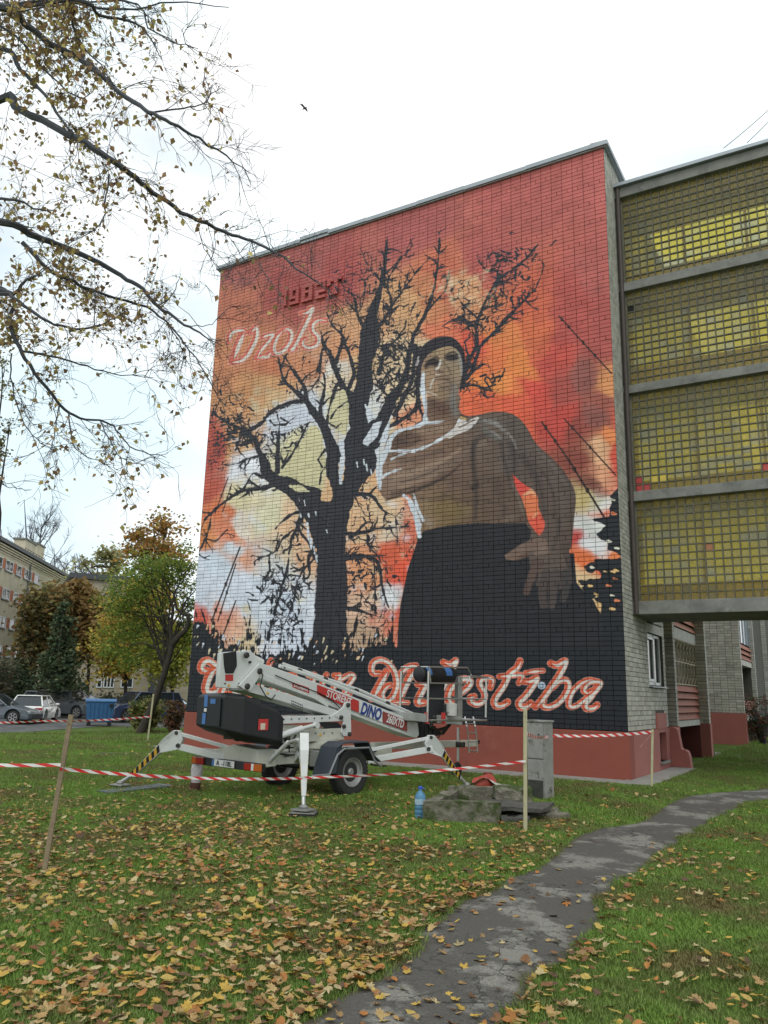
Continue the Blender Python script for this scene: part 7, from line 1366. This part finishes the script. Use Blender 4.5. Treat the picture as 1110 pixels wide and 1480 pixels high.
bush('dark_shrub', 'large dark green shrub behind the grey saloon', 20, 1015, 54, 46, 34, DGR+[(.05, .06, .035)], 5200, .22, 51); bush('dark_shrub', 'dark shrub below the conifer behind the parked cars', 100, 1012, 54, 30, 26, DGR, 3000, .22, 52); bush('dark_shrub', 'brownish shrub at the far left edge behind the cars', -25, 1010, 50, 36, 40, [(.06, .05, .03), (.04, .045, .03)], 2600, .2, 53)
bush('garden_shrub', 'leafy shrub with pale flower heads around the leaning trunk', 207, 1050, dd+1.6, 30, 22, [(.09, .11, .03), (.06, .08, .025), (.20, .16, .07), (.12, .11, .04)], 3200, .15, 54); bush('garden_shrub', 'reddish brown shrub beside the left end of the mural wall', 251, 1048, 33, 14, 24, [(.10, .045, .03), (.07, .05, .03), (.09, .06, .03)], 1900, .11, 55)
bush('garden_shrub', 'low dark shrub before the end of yard block windows', 165, 1010, 60, 30, 12, [(.05, .05, .03), (.04, .045, .025)], 1600, .2, 56)
c = PX(1096, 1075, 1.0); bush('twiggy_shrub', 'dark twiggy shrub with reddish leaves behind the link at right', 1102, 1055, float((np.array([1.6, 18.5, 0])-CC)@FW), 26, 34, [(.03, .05, .02), (.10, .04, .025), (.05, .03, .02)], 1900, .08, 57, twigs_=70)
# ---- the near tree whose branches hang over the upper left
rnd = np.random.RandomState(77)
TP = PD(-460, 740, 8.5); TB = np.array([TP[0], TP[1], float(ground(TP[0], TP[1]))]); ot = empty('overhanging_tree', TB, 'nearly bare tree whose branches with brown leaves hang across the upper left', 'tree')
trunk = [TB-np.array([0, 0, .2]), TB+np.array([.05, 0, 1.5]), TB+np.array([0, .1, 3.5]), TB+np.array([.1, .15, 6.]), TB+np.array([.2, .2, 8.6]), TB+np.array([.3, .3, 11.])]
b = MB(); b.tube(trunk, [.34, .27, .24, .2, .13, .05], 14); b.build('trunk', M_BARK, ot, smooth=True)
LIMB = [([(0,9),(36,34),(72,63),(119,88),(162,124),(202,155),(231,169),(267,189),(313,216),(362,250)], 7.6, .032), ([(223,162),(274,155),(299,148),(306,122)], 7.8, .010), ([(0,144),(22,155),(72,180),(126,209),(162,231),(195,256),(231,285),(274,313),(324,335),(364,348),(400,367),(440,395),(485,428)], 8.0, .036),
 ([(0,68),(29,101),(65,137),(97,184),(120,206)], 8.0, .022), ([(0,321),(43,339),(80,352),(124,370),(167,393),(199,413),(228,442),(259,465),(288,480),(318,500)], 8.6, .034), ([(32,350),(69,387),(107,408),(150,425),(213,445),(245,471),(274,506),(303,549),(325,590)], 8.5, .024),
 ([(0,419),(17,428),(52,454),(81,470),(127,474),(160,462),(184,448)], 8.2, .017), ([(0,425),(37,405),(69,390)], 8.3, .018), ([(6,419),(14,465),(26,503),(49,537),(86,583),(115,604),(153,609),(173,627),(196,650),(242,661)], 8.2, .018), ([(0,497),(32,507),(72,514),(115,526),(161,540),(222,546)], 8.4, .012),
 ([(104,0),(144,22),(195,32),(216,54),(234,86)], 7.6, .014), ([(86,0),(104,36),(119,65),(146,95),(165,122)], 7.7, .011), ([(17,511),(17,558),(37,615),(60,640),(85,655)], 8.3, .009), ([(0,288),(50,301),(80,305)], 8.4, .010), ([(158,252),(152,290),(144,324),(94,357),(86,392)], 8.2, .010),
 ([(228,442),(250,425),(262,396)], 8.6, .009), ([(86,583),(80,615),(76,650)], 8.2, .008), ([(100,595),(105,640),(125,660),(160,672)], 8.2, .009), ([(145,609),(160,640),(180,665),(210,672)], 8.2, .007), ([(0,40),(60,95),(110,140),(140,128)], 8.3, .010), ([(175,0),(215,40),(250,60),(285,70)], 7.9, .006), ([(0,-40),(60,-10),(130,8),(180,14),(250,4),(330,10)], 7.7, .012), ([(364,348),(372,380),(400,420),(410,440)], 7.95, .006), ([(288,335),(300,368),(330,400)], 8., .005), ([(0,700),(20,705),(45,708)], 9., .006), ([(245,471),(262,500),(268,530)], 8.5, .007), ([(270,470),(300,470),(325,455)], 8.6, .006)]
lm = MB(); fine = MB(); LP = []; MAXT = [0]
def twig3(a, d, l, r, k, leafy):
    q = [a]; d_ = d.copy(); n = 4 if k < 2 else 3
    for _ in range(n): d_ = d_+rnd.normal(0, .27, 3)+np.array([0, 0, -.045]); d_ /= np.linalg.norm(d_); q.append(q[-1]+d_*l/n)
    fine.tube(q, list(np.linspace(r, max(.0016, r*.4), n+1)), 3, False); MAXT[0] += 1
    if k < 2:
        for _ in range(rnd.poisson(3.6 if k == 0 else 2.4)):
            j = rnd.randint(1, n+1); e_ = d_+rnd.normal(0, .55, 3); e_ /= np.linalg.norm(e_); twig3(q[j], e_, l*rnd.uniform(.4, .75), max(.0022, r*.6), k+1, leafy)
    if rnd.rand() < leafy:
        for _ in range(rnd.randint(1, 4)): LP.append(q[rnd.randint(1, n+1)]+rnd.normal(0, .035, 3)-np.array([0, 0, .03]))
for pts, dpt_, r0 in LIMB:
    P3 = [PD(x, y, dpt_+.35*math.sin(i*.7+dpt_*5)) for i, (x, y) in enumerate(pts)]
    big = pts[0][0] <= 6 and pts[0][1] < 520 or pts[0][1] <= 0
    if big:   # carry the limb back to the trunk outside the frame
        k = min(5, max(2, int(np.clip((P3[0][2]+1.2)/2.2, 2, 5)))); tn = trunk[k]; mid = (P3[0]*.55+tn*.45)+np.array([0, 0, .35]); P3 = [tn, (tn+mid)/2+np.array([0, 0, .1]), mid]+P3; rr = [r0*2.2, r0*1.9, r0*1.5]+list(r0*1.15*(1-np.linspace(0, 1, len(pts)))**.8*.96+.0035)
    else: rr = list(np.linspace(r0, .003, len(pts)))
    Q, rq = spline(P3, rr, 4); Q = Q+rnd.normal(0, .006, Q.shape)*(np.arange(len(Q)) > 0)[:, None]; lm.tube(Q, list(np.maximum(np.array(rq)*.95, .0022)), 6)
    for i in range(len(Q)-1):
        px_, py_ = proj(Q[i]); 
        if px_ < -60 or py_ < -80: continue
        leafy = np.clip(1.0-px_/320, .05, .75)*(.35 if py_ > 470 else 1); L_ = np.linalg.norm(Q[i+1]-Q[i])
        for _ in range(rnd.poisson(L_*7.5)):
            d = Q[i+1]-Q[i]; d /= np.linalg.norm(d)+1e-9; e_ = d*.8+rnd.normal(0, .55, 3); e_ /= np.linalg.norm(e_); twig3(Q[i], e_, rnd.uniform(.22, .62), rnd.uniform(.0034, .0055), 0, leafy)
lm.build('branch', M_TWIG, ot, smooth=True, fix=False); fine.build('twigs', M_TWIG, ot, fix=False)['kind'] = 'stuff'
LP = np.array(LP); leaf_cloud('leaves', LP, .062, [(.25, .19, .07), (.28, .23, .08), (.17, .12, .055), (.22, .15, .07), (.30, .25, .09), (.20, .12, .06), (.14, .09, .05)], ot, rnd, droop=.8, elong=.85)
print('twigs', MAXT, 'leaves', len(LP))
# ---- wires and a bird in the sky
def wire(label, a, c, r=.012): b = MB(); a, c = np.array(a), np.array(c); b.tube([a+(c-a)*t-np.array([0, 0, 1.])*.03*np.linalg.norm(c-a)*4*t*(1-t)*.3 for t in np.linspace(0, 1, 12)], r, 4); tag(b.build('overhead_wire', M_STEEL), label, 'wire', 'overhead wires')
wire('thin overhead wire behind the left branches', PD(-200, 130, 30), PD(480, 430, 29), .009); wire('paired wire above the glass block link', PD(1046, 214, 24), PD(1150, 120, 30), .012); wire('second wire above the glass block link', PD(1080, 206, 24), PD(1150, 130, 30), .012); wire('overhead wire low beside the flats', PD(60, 800, 80), PD(140, 830, 90), .03)
c = PD(440, 157, 40); t = empty('bird', c, 'tiny dark bird flying above the roof edge', 'bird'); b = MB(); b.tube([(-.12, 0, 0), (-.03, 0, .02), (.08, 0, .02), (.16, 0, 0)], [.01, .045, .04, .008], 8); o = b.build('body', M_STEEL, None, smooth=True); o.parent = t
for s in (-1, 1): b = MB(); b.prism([(-.03, 0, .03), (.06, 0, .03), (.02, s*.2, .11), (-.05, s*.34, .05)], (0, 0, .008)); o = b.build('wing', M_STEEL, None); o.parent = t
# ================================================================== fallen leaves and grass
from mathutils.geometry import tessellate_polygon
PPOLY = np.vstack([pl, pr[::-1]])
def inpoly(x, y, poly):
    ins = np.zeros(x.shape, bool)
    for (ax, ay), (bx_, by_) in zip(poly, np.roll(poly, -1, axis=0)):
        c = (ay > y) != (by_ > y); ins ^= c & (x < ax+(y-ay)*(bx_-ax)/((by_-ay) if abs(by_-ay) > 1e-9 else 1e-9))
    return ins
pitpoly = np.array([pp(-.02, -.02, 0)[:2], pp(PW+.02, -.02, 0)[:2], pp(PW+.02, 1.55, 0)[:2], pp(-.02, 1.55, 0)[:2]])
def blocked(x, y, margin=0.):
    c = (PPOLY.mean(0)); m = inpoly(x, y, PPOLY) if margin == 0 else inpoly(x, y, PPOLY)
    m |= (x > -WW-.62) & (x < .6) & (y > -.82) & (y < 5); m |= inpoly(x, y, pitpoly); m |= (x > -WW) & (x < .25) & (y > 0); m |= (x < .25) & (y > 8.6) & (x > -WW)
    return m
pdc = None
def screen(x, y):
    z = ground(x, y); P_ = np.stack([x, y, z], -1)-CC; d = P_@FW; d = np.where(d < .3, .3, d); return 555+FPX*(P_@RT)/d, 740-FPX*(P_@UP)/d, d
rnd = np.random.RandomState(99)
# screen-wide sampling of the lawn out to a distance, with margin
def sample(n, rmin, rmax, power=1.0):
    r = (rmin**power+(rmax**power-rmin**power)*rnd.rand(n))**(1/power); a = rnd.uniform(-.80, .72, n)+YAW; x = CC[0]-np.sin(a)*r; y = CC[1]+np.cos(a)*r; return x, y, r
MAPLE = [(0, 0), (.10, .08), (.34, .02), (.30, .14), (.52, .26), (.38, .32), (.50, .56), (.32, .50), (.26, .62), (.15, .48), (.12, .74), (.0, 1.0)]
MAPLE = MAPLE+[(-x, y) for x, y in MAPLE[-2:0:-1]]
OVAL = [(0, 0), (.2, .12), (.32, .35), (.28, .62), (.12, .85), (0, 1), (-.12, .85), (-.28, .62), (-.32, .35), (-.2, .12)]
def leaf_geo(shape, rs_, s_):
    pts = [(0, .42)]+[tuple(p) for p in shape]; curl = rs_.uniform(.1, .5)*(1 if rs_.rand() < .75 else -1); tw_ = rs_.uniform(-.3, .3); V = []
    for x, y in pts: V.append((x*s_, (y-.4)*s_, s_*(curl*((x)**2+(y-.42)**2)*.9+tw_*x*(y-.4)+.03*rs_.randn())))
    n = len(shape); zmin = min(v[2] for v in V); V = [(a, b_, c-zmin) for a, b_, c in V]; return V, [(0, 1+i, 1+(i+1) % n) for i in range(n)]
LC = [(.42, .27, .11), (.46, .32, .14), (.36, .23, .10), (.50, .33, .07), (.48, .38, .20), (.30, .15, .06), (.40, .17, .05), (.20, .10, .045), (.13, .08, .045), (.46, .33, .09)]
LMAT = [mat('fallen_leaf_%s' % nm, LC[i], .7, var=.25, vscale=45, trans=.12, spec=.3) for i, nm in enumerate(('tan', 'straw', 'fawn', 'gold', 'cream', 'russet', 'orange', 'brown', 'dark', 'yellow'))]
protoL = []
for k in range(20):
    rs_ = np.random.RandomState(k); V, F = leaf_geo(MAPLE if k % 10 < 6 else OVAL, rs_, 1.); me = bpy.data.meshes.new('fallen_leaf'); me.from_pydata(V, [], F); me.materials.append(LMAT[k % 10]); me.update(); protoL.append(me)
x, y, r = sample(155000, 2.6, 24, 1.7)
sx, sy, sd_ = screen(x, y); 
dens = np.clip(1.05-(sx-330)/700, .20, 1)*np.clip((sy-1120)/90, .06, 1)
dens *= np.where(r < 9, 1, .75); pat = np.array([noise.noise(Vector((a*.8, b_*.8, 3))) for a, b_ in zip(x, y)]); dens *= np.clip(.85+pat*.9, .25, 1.4)
pathm = inpoly(x, y, PPOLY)
dens = np.where(pathm, dens*.22*np.clip((sy-1180)/200, .1, 1), dens)
near_edge = np.zeros(len(x)); 
for q in (pr[:70], pl[:60]):
    dmin = np.min(np.hypot(x[:, None]-q[None, :, 0], y[:, None]-q[None, :, 1]), 1); near_edge = np.maximum(near_edge, np.exp(-(dmin/.22)**2))
dens = dens*(1+near_edge*1.6*(sy > 1230))
keep = (rnd.rand(len(x)) < dens*.68) & ~((x > -WW-.62) & (x < .6) & (y > -.85) & (y < 5)) & (y < 6) & ~inpoly(x, y, pitpoly)
x, y, r, pm = x[keep], y[keep], r[keep], pathm[keep]; z = ground(x, y)+np.where(pm, .03, .026+.02*rnd.rand(len(x)))
size = rnd.uniform(.032, .076, len(x))*np.where(rnd.rand(len(x)) < .15, 1.35, 1); o_ = np.argsort(r/size**.6*1.); sxx, syy, _ = screen(x, y); vis_ = (sxx > 0) & (sxx < 1110) & (syy < 1480)
near_i = [i for i in o_ if vis_[i]][:300]; near_s = set(near_i)
for i in near_i:
    k = rnd.randint(20); k = k if rnd.rand() < .6 else rnd.choice([0, 1, 2, 3, 4, 9])
    o = bpy.data.objects.new('fallen_leaf', protoL[k]); COL.objects.link(o); o.parent = lawn; o.location = (x[i], y[i], z[i]); s_ = size[i]; o.scale = (s_, s_, s_); o.rotation_euler = (rnd.normal(0, .28), rnd.normal(0, .28), rnd.uniform(0, 6.28))
VV, FF, CV = [], [], []; kk = 0; protoV = []
for k in range(16): V, F = leaf_geo(MAPLE if k % 2 else OVAL, np.random.RandomState(200+k), 1.); protoV.append((np.array(V), np.array(F)))
for i in range(len(x)):
    if i in near_s: continue
    V, F = protoV[rnd.randint(16)]; a = rnd.uniform(0, 6.28); ca, sa = math.cos(a), math.sin(a); tx, ty_ = rnd.normal(0, .25, 2); W_ = V*size[i]; W_ = np.stack([W_[:, 0]*ca-W_[:, 1]*sa, W_[:, 0]*sa+W_[:, 1]*ca, W_[:, 2]], -1); W_[:, 2] += W_[:, 0]*tx+W_[:, 1]*ty_
    VV.append(W_+np.array([x[i], y[i], z[i]])); FF.append(F+kk); kk += len(V); c = np.array(LC[rnd.randint(10)])*rnd.uniform(.75, 1.15); CV.append(np.repeat(c[None], len(V), 0))
lit = npmesh('fallen_leaves', np.vstack(VV), np.vstack(FF), leaf_mat('leaf_litter', .12), None, np.vstack(CV)); tag(lit, 'tan and yellow fallen maple leaves scattered over the lawn', 'leaves', kind='stuff')
print('litter', len(x))
# grass: tufts instanced on points laid out here
def grass_mat():
    m = bpy.data.materials.new('grass_blades'); m.use_nodes = True; t = m.node_tree; b = t.nodes['Principled BSDF']; L = t.links.new
    g = _n(t, 'ShaderNodeNewGeometry'); n1 = _n(t, 'ShaderNodeTexNoise'); n1.inputs['Scale'].default_value = .8; n1.inputs['Detail'].default_value = 9; n1.inputs['Roughness'].default_value = .7; L(g.outputs['Position'], n1.inputs[0])
    r1 = _n(t, 'ShaderNodeValToRGB'); e = r1.color_ramp.elements; e[0].position = .38; e[0].position = .37; e[0].color = (.21, .175, .07, 1); e[1].position = .58; e[1].color = (.185, .30, .055, 1); k = e.new(.46); k.color = (.165, .22, .055, 1); L(n1.outputs[0], r1.inputs[0])
    n2 = _n(t, 'ShaderNodeTexNoise'); n2.inputs['Scale'].default_value = 45; L(g.outputs['Position'], n2.inputs[0]); mr = _n(t, 'ShaderNodeMapRange'); mr.inputs[1].default_value = .3; mr.inputs[2].default_value = .7; mr.inputs[3].default_value = .6; mr.inputs[4].default_value = 1.45; L(n2.outputs[0], mr.inputs[0])
    s_ = _n(t, 'ShaderNodeVectorMath', operation='SCALE'); L(r1.outputs[0], s_.inputs[0]); L(mr.outputs[0], s_.inputs['Scale']); L(s_.outputs[0], b.inputs['Base Color']); b.inputs['Roughness'].default_value = .6; b.inputs['Specular IOR Level'].default_value = .3
    tr_ = _n(t, 'ShaderNodeBsdfTranslucent'); L(s_.outputs[0], tr_.inputs[0]); ms = _n(t, 'ShaderNodeMixShader'); ms.inputs[0].default_value = .3; o = t.nodes['Material Output']; L(b.outputs[0], ms.inputs[1]); L(tr_.outputs[0], ms.inputs[2]); L(ms.outputs[0], o.inputs[0]); return m
M_GR = grass_mat()
def tuft(seed, n=28, rad=.075, h=.038):
    rs_ = np.random.RandomState(seed); V, F = [], []
    for k in range(n):
        a, q = rs_.uniform(0, 6.28), rad*rs_.rand()**.5; p = np.array([q*math.cos(a), q*math.sin(a), 0]); b_ = rs_.uniform(0, 6.28); hh = h*rs_.uniform(.5, 1.25); ln = np.array([math.cos(b_), math.sin(b_), 0])*hh*rs_.uniform(.2, .9); w_ = np.array([-math.sin(b_), math.cos(b_), 0])*.0028
        i = len(V); V += [p-w_, p+w_, p+ln*.35+w_*.8+np.array([0, 0, hh*.6]), p+ln*.35-w_*.8+np.array([0, 0, hh*.6]), p+ln+np.array([0, 0, hh])]; F += [(i, i+1, i+2, i+3), (i+3, i+2, i+4)]
    me = bpy.data.meshes.new('grass_tuft'); me.from_pydata([tuple(v) for v in V], [], F); me.materials.append(M_GR); me.update(); return bpy.data.objects.new('grass_tuft', me)
def grass_obj(name, label, xs, ys, sc_, tf):
    n = len(xs); me = bpy.data.meshes.new(name); me.vertices.add(n); me.vertices.foreach_set('co', np.stack([xs, ys, ground(xs, ys)-.003], -1).astype(np.float32).ravel())
    a = me.attributes.new('sc', 'FLOAT', 'POINT'); a.data.foreach_set('value', sc_.astype(np.float32)); a = me.attributes.new('rz', 'FLOAT', 'POINT'); a.data.foreach_set('value', rnd.uniform(0, 6.28, n).astype(np.float32)); me.update()
    o = bpy.data.objects.new(name, me); COL.objects.link(o); ng = bpy.data.node_groups.new(name, 'GeometryNodeTree'); ng.interface.new_socket('Geometry', in_out='INPUT', socket_type='NodeSocketGeometry'); ng.interface.new_socket('Geometry', in_out='OUTPUT', socket_type='NodeSocketGeometry')
    gi, go = ng.nodes.new('NodeGroupInput'), ng.nodes.new('NodeGroupOutput'); ip = ng.nodes.new('GeometryNodeInstanceOnPoints'); oi = ng.nodes.new('GeometryNodeObjectInfo'); oi.inputs[0].default_value = tf; oi.inputs['As Instance'].default_value = True
    s_ = ng.nodes.new('GeometryNodeInputNamedAttribute'); s_.data_type = 'FLOAT'; s_.inputs[0].default_value = 'sc'; z_ = ng.nodes.new('GeometryNodeInputNamedAttribute'); z_.data_type = 'FLOAT'; z_.inputs[0].default_value = 'rz'; cb = ng.nodes.new('ShaderNodeCombineXYZ')
    L = ng.links.new; L(gi.outputs[0], ip.inputs['Points']); L(oi.outputs['Geometry'], ip.inputs['Instance']); L(s_.outputs['Attribute'], ip.inputs['Scale']); L(z_.outputs['Attribute'], cb.inputs[2]); L(cb.outputs[0], ip.inputs['Rotation']); L(ip.outputs[0], go.inputs[0])
    md = o.modifiers.new('grass', 'NODES'); md.node_group = ng; return tag(o, label, 'grass', kind='stuff')
def gpts(n, r0, r1, pw):
    x, y, r = sample(n, r0, r1, pw); k = ~blocked(x, y); soil = np.zeros(len(x), bool)
    for (cx0, cy0, rr) in SOIL: soil |= (np.hypot(x-cx0, y-cy0) < rr*.8) & (rnd.rand(len(x)) < .85)
    nz = np.array([noise.noise(Vector((a*.9, b_*.9, 0))) for a, b_ in zip(x, y)]); k &= ~soil & (rnd.rand(len(x)) < np.clip(1.05+nz*1.2, .35, 1))
    return x[k], y[k], r[k], nz[k]
for nm, lab, n, r0, r1, pw, s0, sd0 in (('grass', 'short green grass growing around the worn path', 62000, 1.8, 11, 1.6, 1., 1), ('grass', 'short green grass around and beneath the trailer lift', 56000, 11, 24, 1.5, 1.35, 2), ('grass', 'lawn grass stretching back to the car park', 34000, 24, 48, 1.4, 2.3, 3)):
    x, y, r, nz = gpts(n, r0, r1, pw)
    k = ~((x < -25) & (y > 2) & (-(x-4.1)*.85+(y+16.8)*.52 > 37)); x, y, nz = x[k], y[k], nz[k]
    grass_obj(nm, lab, x, y, (s0*(.75+.5*rnd.rand(len(x))+.25*nz)).clip(.4, 4), tuft(sd0))
